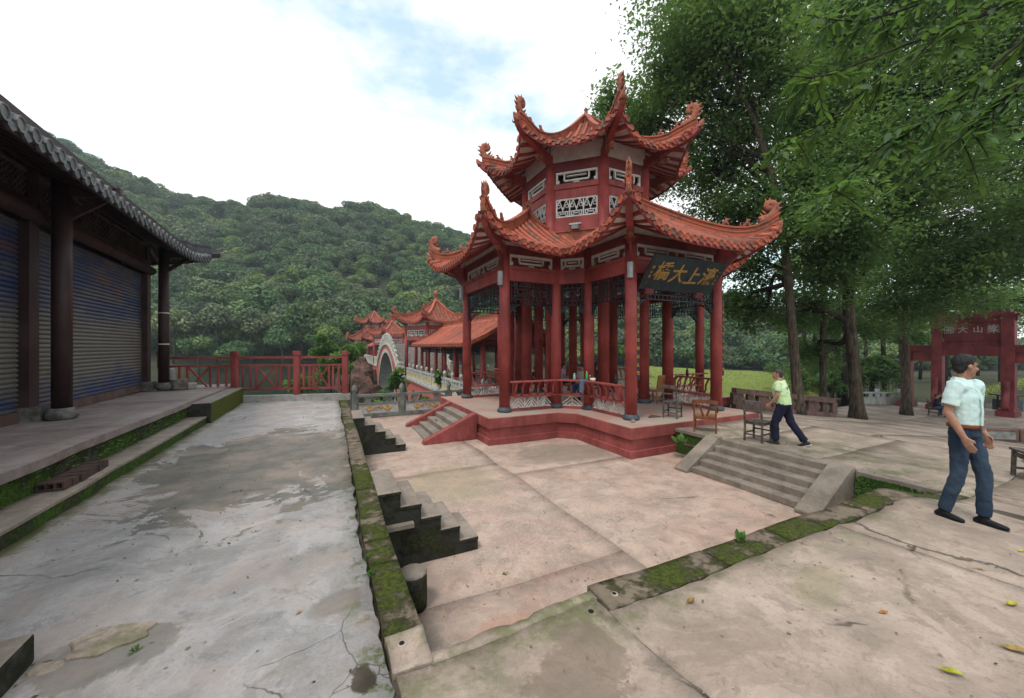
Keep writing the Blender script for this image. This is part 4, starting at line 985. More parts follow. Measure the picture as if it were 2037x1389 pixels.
# ---------------- red railing at the end of the terrace
rl = thing('red_railing', 'red painted railing with crossed panels at the far end of the terrace', 'railing', (0, 0, 0))
fpt = [V((-4.68, 15.24, 0)), V((-2.75, 14.77, 0)), V((-.98, 14.34, 0)), V((.475, 13.99, 0))]
fr = M_['fencered']; zt, zm, zb_ = 1.43, 1.17, .40
for i, p in enumerate(fpt):
    o = MB().box(-.085, .085, -.085, .085, 1.12 if i == 0 else .2, 1.5).box(-.1, .1, -.1, .1, 1.5, 1.64).build('post', fr, rl, p, -.24); bevel(o, .01)
for p, q in zip(fpt, fpt[1:]):
    d = (q-p).normalized(); Ln = (q-p).length; a, b = p + d*.085, q - d*.085; X = lambda u, z: p + d*u + V((0,0,z))
    b0 = .085; zl = zb_
    MB().beam(a + V((0,0,zt)), b + V((0,0,zt)), .07, .07).build('top_rail', fr, rl)
    MB().beam(a + V((0,0,zm)), b + V((0,0,zm)), .06, .06).build('middle_rail', fr, rl)
    MB().beam(a + V((0,0,zb_)), b + V((0,0,zb_)), .06, .07).build('bottom_rail', fr, rl)
    c = Ln/2; hw = .3*Ln/1.9
    us = [b0+.15, b0+.38, c-hw, c+hw, Ln-b0-.38, Ln-b0-.15] if Ln > 1.6 else [b0+.12, b0+.3, c-hw, c+hw, Ln-b0-.3, Ln-b0-.12]
    for u in us: MB().beam(X(u, zb_+.035), X(u, zm-.03), .045, .06, d).build('baluster', fr, rl)
    MB().beam(X(c-hw+.03, zb_+.04), X(c+hw-.03, zm-.03), .035, .05, d).build('cross_brace', fr, rl)
    MB().beam(X(c+hw-.03, zb_+.04), X(c-hw+.03, zm-.03), .03, .05, d).build('cross_brace', fr, rl)

# ---------------- stone balustrades
def bud_post(r=.1, H=.93, w=.17):
    mb = MB(); mb.box(-w/2, w/2, -w/2, w/2, 0, H); mb.box(-w/2-.015, w/2+.015, -w/2-.015, w/2+.015, .0, .12)
    mb.lathe([(r*.6, H), (r*.75, H+.03), (r*.55, H+.06), (r*.95, H+.12), (r*1.05, H+.2), (r*.8, H+.29), (r*.3, H+.35), (.001, H+.37)], 12); return mb
def phoenix(mb, cx, cz, s, flip, y):
    P = lambda u, v: V((cx + flip*u*s, y, cz + v*s))
    b = [P(-.45, .0), P(-.2, -.1), P(.1, -.1), P(.3, .02), (P(.38, .18)), P(.5, .2)]; c = curve(b, 3)
    mb.tube(c, [(.012, s*.11*math.sin(math.pi*(i+1)/(len(c)+1)) + .008) for i in range(len(c))], 6, (0, 1, 0))
    for a in (.35, .15, -.05, -.25): mb.tube(curve([P(-.35, 0), P(-.7, .1+a*.5), P(-1., a)], 3), [.02*s*1.6]*6 + [.004], 5, (0, 1, 0))
    for a in (0, .2): mb.tube(curve([P(.05, .0), P(-.1+a, .22), P(-.3+a, .38)], 3), [.035*s*1.4]*6 + [.005], 5, (0, 1, 0))
    for a in (-.05, .12): mb.tube([P(a, -.1), P(a+.04, -.3), P(a+.12, -.32)], .014, 4)
def stone_fence(name, label, pts, mat, H=.93, panelmat=None, birds=False, rail=.86, grp=None, open_mid=True, root=None, postmesh=None):
    t = root or thing(name, label, 'balustrade', (0, 0, 0), 0, grp)
    pm_ = postmesh or bud_post().mesh('post', mat)
    for p in pts: inst(pm_, 'post', t, p)
    for p, q in zip(pts, pts[1:]):
        p, q = V(p), V(q); d = (q-p).normalized(); Ln = (q-p).length; a, b = p + d*.085, q - d*.085; u = V((0,0,1))
        rz = math.atan2(d.y, d.x)
        mb = MB(); mb.beam(a+u*rail, b+u*rail, .13, .1); mb.beam(a+u*.09, b+u*.09, .15, .14); mb.beam(a+u*.53, b+u*.53, .1, .07)
        for s in (0, 1):
            e = a if s == 0 else b; dd = d if s == 0 else -d; mb.beam(e+u*.16+dd*.03, e+u*.82+dd*.03, .1, .06, d)
        n = 2
        for k in range(n):
            m_ = lerp(a, b, (k+.5)/n); mb.add([m_+d*x+V((-d.y*y_, d.x*y_, z)) for y_ in (-.03, .03) for x, z in ((-.16, .56), (.16, .56), (.08, .68), (.16, .81), (-.16, .81), (-.08, .68))],
                [(0,1,2,3,4,5), (11,10,9,8,7,6)] + [(i, (i+1) % 6+0, 6+(i+1) % 6, 6+i) for i in range(6)])
        mb.build('railing_bay', mat, t)
        if panelmat: MB().beam(a+u*.335, b+u*.335, .05, .36).build('panel', panelmat, t)
        if birds:
            g = MB(); Li = Ln/2; side = -1
            phoenix(g, -Li*.38, 0, .3, -1, 0); phoenix(g, Li*.38, 0, .3, 1, 0)
            nrm = V((d.y, -d.x, 0)); g.build('phoenix_relief', M_['ochre'], t, (p+q)/2 + u*.33 + nrm*.035, rz)
            MB().lathe([(.001, 0), (.03, 0), (.03, .02), (.001, .02)], 8, Matrix.Rotation(math.pi/2, 4, 'X')).build('red_boss', M_['red'], t, (p+q)/2 + u*.38 + nrm*.04, rz)
    return t
m_panel = simple('painted_panel_white', (.55, .53, .51), (.4, .38, .36), 5, .85)
YB = 15.62
stone_fence('stone_balustrade', 'grey stone balustrade with golden phoenix panels at the far side of the sunken court',
            [(x, YB-.02*i, ZC) for i, x in enumerate((.85, 2.61, 4.54, 6.3))], M_['greystone'], panelmat=m_panel, birds=True)
# ---------------- covered bridge behind the pavilion (runs along +Y)
ZD = -1.0; BX = PAVX; BL, BR = 6.35, 11.95; YA = 49.7
br = thing('arch_bridge', 'long red and grey stone bridge with a steep round arch hump', 'bridge', (0, 0, 0))
pk = simple('pink_red_bridge_paint', (.5, .13, .1), (.4, .12, .09), 3, .8)
def deckz(y):
    t = abs(y-YA)
    return ZD + 3.2*max(0, 1-(t/9.6)**2)**.9 if t < 9.6 else ZD
def arch_side(y0, y1, zspring, ztop, n=16):
    c = (y0+y1)/2; a = (y1-y0)/2; return [(c - a*math.cos(math.pi*k/n), zspring + (ztop-zspring)*math.sin(math.pi*k/n)) for k in range(n+1)]
# spandrel with openings, built as strips between arch curve and deck
segs_ = [(16.2, 18.6, -1.9), (19.2, 21.6, -1.9), (22.2, 24.6, -1.9), (25.2, 27.6, -1.9), (28.2, 30.6, -1.9), (31.2, 33.6, -1.9), (34.6, 39.6, -1.6), (42.4, 57.0, 1.05), (59.6, 64.6, -1.6), (65.6, 68., -1.9), (69, 71.4, -1.9), (72.4, 74.8, -1.9)]
ZW = -4.6
body = MB(); rim = MB(); intr = MB(); prev = 15.8
for (a, b, top) in segs_ + [(93, 93, 0)]:
    if a > prev: body.box(BL+.05, BR-.05, prev, a, ZW-1.2, deckz(prev)-.12)
    if b > a:
        c = arch_side(a, b, -4.2 if b-a > 4 else -3.2, top, 24 if b-a > 10 else 12)
        if b-a <= 4: body.box(BL+.05, BR-.05, a-.02, a+.12, ZW-1.2, -3.); body.box(BL+.05, BR-.05, b-.12, b+.02, ZW-1.2, -3.)
        else: body.box(BL+.05, BR-.05, a-.6, a, ZW-1.2, -4.1); body.box(BL+.05, BR-.05, b, b+.6, ZW-1.2, -4.1)
        for x in (BL+.05, BR-.05):
            for (ya, za), (yb, zb) in zip(c, c[1:]): body.add([(x, ya, za), (x, yb, zb), (x, yb, deckz(yb)-.1), (x, ya, deckz(ya)-.1)], [(0,1,2,3)])
        for (ya, za), (yb, zb) in zip(c, c[1:]): intr.add([(BL+.05, ya, za), (BR-.05, ya, za), (BR-.05, yb, zb), (BL+.05, yb, zb)], [(0,1,2,3)], None, True)
        if b-a > 10:
            k = len(c)-1; mid, ra = (a+b)/2, (b-a)/2
            for r0, r1, xo, which in ((1.0, 1.09, -.02, 0),):
                for (ya, za), (yb, zb) in zip(c, c[1:]):
                    f = lambda y, z, s: (mid + (y-mid)*s, -4.2 + (z+4.2)*s)
                    p1, p2 = f(ya, za, r1), f(yb, zb, r1); rim.add([(BL+xo, ya, za), (BL+xo, yb, zb), (BL+xo, *p2), (BL+xo, *p1)], [(0,1,2,3)])
    prev = b
body.build('bridge_body', pk, br)
intr.build('arch_vault', M_['cement'], br); rim.build('arch_ring', M_['palestone'], br)
ys_ = [15.8+.5*i for i in range(int((93-15.8)/.5)+1)]
dk = MB(); 
for a, b in zip(ys_, ys_[1:]):
    za, zb = deckz(a), deckz(b)
    if abs(za-zb) > .03: 
        for k in range(3): z = max(za, zb) if False else lerp(za, zb, (k+.5)/3); dk.box(BL, BR, lerp(a, b, k/3), lerp(a, b, (k+1)/3), min(za, zb)-.15, z)
    else: dk.box(BL, BR, a, b, za-.15, za)
dk.build('deck', simple('deck_stone', (.33, .29, .27), (.2, .18, .16), 3, .9), br)
MB().strip([(BL-.04, y, deckz(y)-.16) for y in ys_], .1, .2).strip([(BR+.04, y, deckz(y)-.16) for y in ys_], .1, .2).build('deck_edge', M_['palestone'], br)
MB().box(BL-.02, BL+.1, 15.8, 40, ZD-.34, ZD-.16).build('deck_moulding', pk, br)
pm2 = bud_post(.11, .95, .16).mesh('post', M_['palestone'])
m_pp = simple('yellow_white_panel', (.55, .52, .4), (.5, .38, .1), 4.5, .85)
def run_fence(x, label, y0, y1, n=36):
    t = thing('bridge_balustrade', label, 'balustrade', (0, 0, 0), 0, 'balustrades along the bridge')
    step = 1.62; y = y0; pts = []
    while y < y1: pts.append((x, y, deckz(y))); y += step if deckz(y) <= ZD+.01 and deckz(y+step) <= ZD+.01 else .95
    for p in pts: inst(pm2, 'post', t, p)
    for p, q in zip(pts, pts[1:]):
        p, q = V(p), V(q); dy = q-p; mb = MB(); mm = MB()
        def bx(z0, z1, w, M_b=mb, k0=.0, k1=1.): 
            a, b = p + dy*k0, p + dy*k1
            M_b.add([a+V((-w/2,0,z0)), a+V((w/2,0,z0)), a+V((w/2,0,z1)), a+V((-w/2,0,z1)), b+V((-w/2,0,z0)), b+V((w/2,0,z0)), b+V((w/2,0,z1)), b+V((-w/2,0,z1))],
                    [(0,1,2,3), (7,6,5,4), (0,4,5,1), (1,5,6,2), (2,6,7,3), (3,7,4,0)])
        bx(.78, .88, .12); bx(0, .16, .14); bx(.52, .6, .1)
        for k in (.2, .5, .8): bx(.6, .78, .08, mb, k-.07, k+.07)
        bx(.16, .52, .05, mm); mb.build('railing_bay', M_['palestone'], t)
        c = (p+q)/2; mm.build('panel', m_pp, t)
        if p.y < 44 and deckz(p.y) <= ZD+.01: MB().add([(x-.032, c.y-.3, c.z+.26), (x-.032, c.y+.3, c.z+.26), (x-.032, c.y+.22, c.z+.44), (x-.032, c.y-.22, c.z+.44)], [(0,1,2,3)]).build('yellow_motif', M_['ochre'], t)
    return t
run_fence(BL+.05, 'long pale stone balustrade with yellow panels on the left edge of the bridge', 16.3, 84)
run_fence(BR-.05, 'pale stone balustrade on the far right edge of the bridge behind the columns', 16.3, 84)
# ---- hexagonal pavilions on the bridge
def small_pavilion(yc, label, z=ZD, fine=True):
    t = thing('bridge_pavilion', label, 'pavilion', (BX, yc, z), 0, 'small pavilions on the bridge')
    n = 6; Rc = 2.75; He = 4.55; cor = [V((math.sin(math.radians(30+60*k)), -math.cos(math.radians(30+60*k)), 0)) for k in range(n)]
    for c in cor: MB().lathe([(.16, 0), (.16, He+.4)], 12).build('column', M_['red'], t, c*Rc)
    for k in range(n):
        p, q = cor[k]*Rc, cor[(k+1) % n]*Rc; d = (q-p).normalized()
        for z0, z1, w, m_ in ((3.35, 3.7, .18, M_['red']), (4.3, 4.7, .18, M_['red'])): MB().beam(p+V((0,0,(z0+z1)/2)), q+V((0,0,(z0+z1)/2)), w, z1-z0).build('beam', m_, t)
        fret_mb(p+d*.15, q-d*.15, 3.72, 4.3).build('white_frieze', M_['white'], t)
        lattice_mb(p+d*.15, q-d*.15, 2.75, 3.35).build('lattice', M_['black'], t)
        MB().add([p+V((0,0,4.7)), q+V((0,0,4.7)), q+V((0,0,5.3)), p+V((0,0,5.3))], [(0,1,2,3)]).build('plaster_infill', M_['white'], t)
    R = Roof(t, 'roof', M_['tile'], M_['pan'], M_['red'], M_['white'], .085, .3)
    T = math.tan(math.pi/6); U = lambda v: 5.0 + .42*v + .11*v*v; l2 = lambda w, v: .8*min(1.1, w)**2.6*math.exp(-.9*max(v, 0))
    for k in range(n):
        an = math.radians(60*k); nn = V((math.sin(an), -math.cos(an), 0)); tt = V((-nn.y, nn.x, 0)); um = 1.95
        P = lambda u, rho, nn=nn, tt=tt: nn*rho + tt*u + V((0,0,U(2.95-rho) + l2(abs(u)/um, 2.95-rho)))
        R.panel(P, -1.94, 1.94, lambda u: 2.95+.43*(abs(u)/um)**2.2, lambda u: max(.15, abs(u)/T), nn, nu=16, nv=8, raflen=.9, soffin=2.3)
    R.done()
    def hh_(k, rho, dz=0): c = cor[k]; r = rho/math.cos(math.pi/6); return c*r + V((0,0,U(2.95-rho) + l2(rho*T/1.95, 2.95-rho) + dz))
    for k in range(n):
        rs = [.2+3.18*i/10 for i in range(11)]; yaw = math.atan2(cor[k].y, cor[k].x)
        MB().strip([hh_(k, r, -.02) for r in rs], .13, .26).strip([hh_(k, r, .24) for r in rs], .2, .05).build('hip_ridge', M_['ridge'], t)
        inst(FIN, 'dragon_finial', t, hh_(k, 3.3, .26), yaw); inst(DRH, 'dragon_head', t, hh_(k, 3.55, -.1), (0, -.4, yaw))
        for r in (2.3, 2.7): inst(BEA, 'ridge_beast', t, hh_(k, r, .28), (0, -.2, yaw), 1.1)
        cc = [hh_(k, r, -.38) for r in (2.4, 2.9, 3.3, 3.5)]; MB().strip(cc, .16, .22).build('hip_beam', M_['red'], t)
    z = U(2.8)
    MB().lathe([(.35, z-.1), (.3, z+.15), (.16, z+.25), (.12, z+.5), (.2, z+.62), (.26, z+.8), (.24, z+.95), (.14, z+1.1), (.05, z+1.12)], 12).build('finial', M_['clay'], t)
    return t
small_pavilion(35.7, 'red hexagonal pavilion with round finial where the roofed corridor meets the arch')
small_pavilion(63.8, 'farther hexagonal pavilion just beyond the crown of the arch', z=ZD-.3)
far = thing('distant_pavilion', 'distant two-tiered red pavilion at the far end of the bridge', 'pavilion', (PAVX-.4, 87, ZD-.6), math.pi)
# ---- roofed corridor
def corridor(y0, y1, label):
    t = thing('roofed_corridor', label, 'covered walkway', (BX, 0, ZD), 0, 'roofed corridors on the bridge'); E = 2.75; ze = 2.9
    U = lambda v: ze + .36*v + .09*v*v
    R = Roof(t, 'roof', M_['tile'], M_['pan'], M_['red'], M_['red_dark'], .085, .27)
    for s in (-1, 1):
        P = lambda u, rho, s=s: V((s*rho, u, U(E-rho) + .25*max(0, abs(u-(y0+y1)/2)/((y1-y0)/2)-.8)*math.exp(-(E-rho))))
        R.panel(P, y0, y1, lambda u: E, lambda u: .06, (s, 0, 0), nu=24, nv=8, raflen=.9, rafpitch=.27)
    R.done()
    mb = MB(); mb.strip([(0, y0-.1, U(E)-.05), (0, (y0+y1)/2, U(E)-.12), (0, y1+.1, U(E)-.05)], .16, .32); mb.strip([(0, y0-.1, U(E)+.27), (0, (y0+y1)/2, U(E)+.2), (0, y1+.1, U(E)+.27)], .24, .06); mb.build('main_ridge', M_['ridge'], t)
    for y, s in ((y0, -1), (y1, 1)):
        MB().add([(0, y, U(E)-.1)] + [(x, y, U(E-abs(x))-.1) for x in (E-.1, E-.8, -E+.8, -E+.1)], [(0, 1, 2), (0, 3, 4), (0, 2, 3)]).build('gable', M_['red_dark'], t)
        for sx in (-1, 1): MB().strip([(sx*r, y, U(E-r)+.02) for r in (.1, .7, 1.3, 2., E)], .16, .2).build('verge_ridge', M_['ridge'], t)
        for k in range(3): inst(BEA, 'ridge_beast', t, (0, y - s*(.3+.45*k), U(E)+.34), math.pi/2*s, 1.2)
        inst(FIN, 'dragon_finial', t, (0, y, U(E)+.2), math.pi/2*s, 1.1)
    n = int(round((y1-y0)/2.45)); 
    for i in range(n+1):
        y = lerp(y0+.4, y1-.4, i/n)
        for sx in (-1, 1): MB().lathe([(.13, 0), (.13, ze+.25)], 12).build('column', M_['red'], t, (sx*1.95, y, 0))
        MB().beam((-1.95, y, ze+.1), (1.95, y, ze+.1), .14, .2).build('tie_beam', M_['red_dark'], t)
        if i < n:
            y2 = lerp(y0+.4, y1-.4, (i+1)/n)
            for sx in (-1, 1):
                MB().beam((sx*1.95, y, ze+.0), (sx*1.95, y2, ze+.0), .12, .2).build('beam', M_['red_dark'], t)
                lattice_mb((sx*1.95, y+.13, 0), (sx*1.95, y2-.13, 0), ze-.55, ze-.12).build('lattice', M_['black'], t)
                MB().beam((sx*1.95, y, .45), (sx*1.95, y2, .45), .3, .05).beam((sx*2.2, y, .85), (sx*2.2, y2, .85), .08, .06).build('bench_rail', M_['railred'], t)
    return t
corridor(18.0, 33.2, 'orange tiled corridor roof on red columns running along the near half of the bridge')
corridor(66.5, 79, 'small orange corridor roof glimpsed left of the arch beyond its crown')
make_pavilion(far, False)
# ---------------- river, terrain, hills
RIDGE = [(-900, 60), (-300, 190), (0, 235), (90, 278), (200, 338), (330, 398), (420, 410), (550, 408), (640, 418), (700, 416), (800, 438), (870, 455), (940, 480), (1100, 530), (1250, 555), (1400, 585), (1480, 625), (1560, 655), (1700, 680), (2037, 688), (3200, 690)]
def shore_d(q): return interp(q, [(-2., 78), (-.9, 80), (-.4, 92), (0, 96), (.4, 90), (1.5, 88)])
def ridge_d(q): return interp(q, [(-2., 200), (-.9, 215), (-.3, 240), (.2, 220), (.6, 170), (1.5, 160)])
WZ = -4.3
def terrain(x, y):
    r, d = RD(x, y)
    if d < 1: d = 1.
    q = r/d
    near = ZC-.3
    z = WZ-1.5
    if x > 13.5:                                   # bank east of the bridge
        z = lerp(-1.6, -3.1, sstep(14, 40, x)) if y < 70 else -3.1
        z = lerp(WZ-1.5, z, sstep(13.5, 15.5, x))
        if d > 62: z = lerp(z, -4., sstep(62, 80, d))
    bank = lerp(-1.35, WZ-1.5, sstep(15.8, 29, y + .6*noise.noise(V((x*.3, y*.3, 0)))*3))
    if x <= 15.5: z = max(z, bank) if x < 13.5 else z
    sd = shore_d(q); rd = ridge_d(q)
    if d > sd-6:
        yr = interp(1018.5+750*q, RIDGE); Hr = CAMZ + (690-yr)/750*rd - 6.5
        t = (d-(sd-6))/(rd-sd+6)
        hz = WZ-1.5 + (Hr-WZ+1.5)*(sstep(0, 1, min(1, t))*.45 + min(1, t)*.55)
        if t > 1: hz = Hr - (t-1)*18
        hz += 3.5*noise.noise(V((x*.03, y*.03, 1.)))*min(1, t*3)
        z = max(z, hz)
    if y < 15.8 and -20 < x < 16: z = min(z, -1.5) if y > 10 else -1.5
    return z
mb = MB(); N1, N2 = 150, 90
def tp(a, b):
    az = lerp(-1.45, 1.45, a); rr = 2 + 520*b**2.2; p = W(rr*math.sin(az), rr*math.cos(az)); return V((p.x, p.y, terrain(p.x, p.y)))
mb.grid(tp, N1, N2); m = NM('hillside_soil', .95, .1); n = m.noise(.06, 8, .65); n2 = m.noise(1.2, 8, .7)
c = m.mix(m.ramp(n, .4, .6), (.03, .045, .02), (.05, .055, .03)); c = m.mix(m.ramp(n2, .5, .7), c, (.1, .055, .045)); m.col(c); m.bump(n2, .2)
mb.build('terrain', m.mat)['kind'] = 'structure'
MB().prism([(-400, -60), (500, -60), (500, -1200), (-400, -1200)][::-1], -6, -5.9).build('far_ground', M_['earth'])['kind'] = 'structure'
MB().prism([(-900, -900), (900, -900), (900, 900), (-900, 900)], -7.2, -7.).build('plain', M_['earth'])['kind'] = 'structure'
m = NM('river_water', .12, .5); m.col((.025, .038, .026)); m.b.inputs['Roughness'].default_value = .09
m.bump(m.math('ADD', m.noise(1.4, 4, .6, m.map(m.pos, (1, .5, 1))), m.math('MULTIPLY', m.noise(.2, 3, .5), 2)), .03)
mb = MB(); mb.grid(lambda a, b: V((lerp(-170, 30, a), lerp(15, 150, b), WZ)), 8, 8, False); mb.build('river', m.mat)['kind'] = 'structure'

# ---------------- foliage meshes
def leaf_arrays(C, size, droop=.5, asp=.42, jit=.35, updir=None, rs=NR, bend=.25):
    """C: (n,3) leaf centres -> verts (4n,3), faces (2n tris as quads): folded rhomb leaves"""
    n = len(C); az = rs.uniform(0, 2*np.pi, n); el = -droop + rs.normal(0, .45, n)
    ax = np.stack([np.cos(az)*np.cos(el), np.sin(az)*np.cos(el), np.sin(el)], 1)
    up = np.stack([rs.normal(0, .45, n), rs.normal(0, .45, n), np.ones(n)], 1)
    if updir is not None: up = up*.6 + updir
    sd = np.cross(ax, up); sd /= np.linalg.norm(sd, axis=1)[:, None]+1e-9; nn = np.cross(sd, ax)
    s = (size*rs.uniform(1-jit, 1+jit, n))[:, None]
    a = C - ax*s*.5; b = C + ax*s*.5; l = C + sd*s*asp*.5 + nn*s*bend*.3; r = C - sd*s*asp*.5 + nn*s*bend*.3
    return np.stack([a, l, b, r], 1).reshape(-1, 3)
def leaf_mesh(verts, mat, name, extra=None):
    n = len(verts)//4; me = D.meshes.new(name)
    me.vertices.add(4*n); me.vertices.foreach_set('co', verts.astype(np.float32).ravel())
    me.loops.add(4*n); me.loops.foreach_set('vertex_index', np.arange(4*n, dtype=np.int32))
    me.polygons.add(n); me.polygons.foreach_set('loop_start', np.arange(0, 4*n, 4, dtype=np.int32))
    me.update(calc_edges=True); me.materials.append(mat); return me
def ball_pts(n, rad, shell=.55, rs=NR, flat=1.):
    v = rs.normal(size=(n, 3)); v /= np.linalg.norm(v, axis=1)[:, None]; r = rs.uniform(shell**3, 1, n)**(1/3)
    return v*(r*rad)[:, None]*np.array([1, 1, flat])
def crown_mesh(seed, mat, name, R=3.6, lobes=13, per=300, leaf=.62, flat=.8, asp=.75):
    rs = np.random.RandomState(seed); P = []; U = []
    for k in range(lobes):
        a = rs.uniform(0, 6.28); e = rs.uniform(-.1, 1.45); rr = R*rs.uniform(.45, .72); c = np.array([rr*np.cos(a)*np.cos(e), rr*np.sin(a)*np.cos(e), rr*np.sin(e)*flat])
        lr = R*rs.uniform(.3, .46); p = ball_pts(per, lr, .75, rs, .8); u = p/lr
        keep = u[:, 2] > rs.uniform(-.9, .0, per); P.append((p+c)[keep]); U.append(u[keep])
    P = np.concatenate(P); U = np.concatenate(U); return leaf_mesh(leaf_arrays(P, leaf, .35, asp, .4, U*1.2, rs), mat, name)
crowns = [crown_mesh(s, M_['far1'], 'wood_crown', lobes=10+s % 4, leaf=.42+.04*(s % 3), flat=.75+.1*(s % 3)) for s in range(5)]
crowns += [crown_mesh(40+s, M_['far2'], 'pale_crown', lobes=14, leaf=.42) for s in range(2)]
# far-off wood on the hillside: one mass, crowns scattered by geometry nodes
src = D.collections.new('wood_crown_kinds')
for i, me in enumerate(crowns): o = D.objects.new('wood_crown_kind', me); src.objects.link(o)
pts = []; rw_ = random.Random(3)
for k in range(9000):
    q = rw_.uniform(-1.75, 1.6); sd, rd = shore_d(q), ridge_d(q); t = rw_.uniform(0.02, 1.12)**.8; d = lerp(sd, rd, t); r = q*d
    p = W(r, d); z = terrain(p.x, p.y)
    if z < WZ+.3: continue
    if q > .55 and d < 70: continue
    pts.append((p.x, p.y, z + rw_.uniform(.8, 2.4) + (rw_.choice((0, 1.5, 3.5, 5)) if t > .8 else rw_.uniform(0, 1.5)), rw_.choice((1., 1.2, 1.4, 1.6, 2.))*rw_.uniform(.9, 1.15), rw_.uniform(0, 6.28)))
keep = []; cell = {}
for p in pts:                                # thin to about one crown per 3.6 m
    k = (int(p[0]//6.2), int(p[1]//6.2))
    if k in cell: continue
    cell[k] = 1; keep.append(p)
me = D.meshes.new('hillside_wood'); me.from_pydata([p[:3] for p in keep], [], [])
for nm, ix in (('sc', 3), ('rot', 4)):
    a = me.attributes.new(nm, 'FLOAT', 'POINT'); a.data.foreach_set('value', [p[ix] for p in keep])
wood = D.objects.new('hillside_wood', me); COL.objects.link(wood); wood['kind'] = 'stuff'
g = D.node_groups.new('scatter_crowns', 'GeometryNodeTree'); g.interface.new_socket('Geometry', in_out='INPUT', socket_type='NodeSocketGeometry'); g.interface.new_socket('Geometry', in_out='OUTPUT', socket_type='NodeSocketGeometry')
def gn(t): return g.nodes.new(t)
gi, go = gn('NodeGroupInput'), gn('NodeGroupOutput'); mtp = gn('GeometryNodeMeshToPoints'); iop = gn('GeometryNodeInstanceOnPoints'); ci = gn('GeometryNodeCollectionInfo')
ci.inputs['Collection'].default_value = src; ci.inputs['Separate Children'].default_value = True; ci.inputs['Reset Children'].default_value = True
iop.inputs['Pick Instance'].default_value = True
na1, na2 = gn('GeometryNodeInputNamedAttribute'), gn('GeometryNodeInputNamedAttribute'); na1.inputs[0].default_value = 'sc'; na2.inputs[0].default_value = 'rot'
cx = gn('ShaderNodeCombineXYZ'); rv = gn('FunctionNodeRandomValue'); rv.data_type = 'INT'; rv.inputs[4].default_value = 0; rv.inputs[5].default_value = 6
gl = g.links.new; gl(gi.outputs[0], mtp.inputs[0]); gl(mtp.outputs[0], iop.inputs['Points']); gl(ci.outputs[0], iop.inputs['Instance']); gl(na1.outputs[0], iop.inputs['Scale'])
gl(na2.outputs[0], cx.inputs[2]); gl(cx.outputs[0], iop.inputs['Rotation']); gl(rv.outputs[2], iop.inputs['Instance Index']); gl(iop.outputs[0], go.inputs[0])
mo = wood.modifiers.new('scatter', 'NODES'); mo.node_group = g
# trees of the far bank that stand out one by one
def far_tree(px, d, hz, R, me, label, th=.25):
    p = W((px-1018.5)/750*d, d); gz = max(terrain(p.x, p.y), WZ-.2); t = thing('far_bank_tree', label, 'tree', (p.x, p.y, gz), rnd.uniform(0, 6), 'trees standing out along the far bank')
    MB().tube([(0, 0, -.5), (.2, .1, hz*.4), (0, 0, hz*.8)], [th, th*.8, th*.4], 6).build('trunk', M_['bark'], t); inst(me, 'crown', t, (0, 0, hz*.72), 0, (R/3.6, R/3.6, R/3.6*1.1)); return t
cp = crowns[5:]; 
for i, (px, d, hz, R, k, lab) in enumerate([
    (345, 84, 11, 5.2, 5, 'pale olive broad-crowned tree on the far bank just right of the shop column'), (430, 86, 13, 5.6, 5, 'tall pale olive tree on the far bank above the first crossed railing panel'),
    (395, 80, 7, 4.2, 0, 'low dark green tree on the far bank behind the left railing panel'), (500, 88, 12, 5.4, 6, 'greyish green tree on the far bank above the second railing post'),
    (560, 86, 9, 4.8, 1, 'dark round tree on the far bank above the middle of the railing'), (600, 90, 14, 5.6, 2, 'tall dark green tree on the far bank left of the distant pavilion'),
    (650, 90, 10, 4.6, 3, 'mid green tree on the far bank behind the bright bush'), (470, 82, 6, 3.8, 4, 'small dark tree at the water line behind the middle railing panel'),
    (690, 94, 12, 4.6, 0, 'dark tree directly left of the distant two-tiered pavilion'), (1300, 80, 10, 5, 5, 'pale tree seen between the right columns of the big pavilion')]):
    far_tree(px, d, hz, R, crowns[k], lab)
# ---------------- lawn embankment on the right
m = NM('mown_grass', .95, .1); n = m.noise(.5, 8, .65); c = m.mix(m.ramp(n, .35, .65), (.24, .29, .075), (.17, .23, .055)); c = m.mix(m.ramp(m.noise(9, 6, .7, m.map(m.pos, (1, 1, 3))), .45, .7), c, (.3, .32, .11)); m.col(c); m.bump(m.noise(30, 5, .7), .08)
mb = MB()
def lw(a, b):
    px = lerp(1290, 1640, a); r0, d0 = (px-1018.5)/750*39, 39; r1, d1 = (px-1018.5)/750*21, 21
    p = W(lerp(r1, r0, min(b*1.25, 1.0)), lerp(d1, d0, min(b*1.25, 1.)), 0); yc = interp(px, [(1290, 729), (1345, 732), (1565, 742), (1760, 748)])
    z1 = CAMZ - (yc-690)/750*39; z = lerp(-3.2, z1, (min(b*1.25, 1))**.9) + .08*noise.noise(V((p.x*.3, p.y*.3, 0)))
    if b > .8: q = W(0, 6*(b-.8)*5); p = p + q; z = z1 - (b-.8)*5*2.5
    return V((p.x, p.y, z))
mb.grid(lw, 40, 20); mb.build('lawn', m.mat)['kind'] = 'structure'
rs = np.random.RandomState(9); G_ = []
for k in range(22000):
    a, b = rs.uniform(), rs.uniform()*.8; p = lw(a, b); G_.append((p.x, p.y, p.z+.04))
tag(inst(leaf_mesh(leaf_arrays(np.array(G_), .11, -.9, .2, .4, None, rs), leafmat('grass_blade', (.24, .3, .07), (.17, .24, .06), (.3, .33, .11), .2)  , 'grass'), 'grass'), kind='stuff')

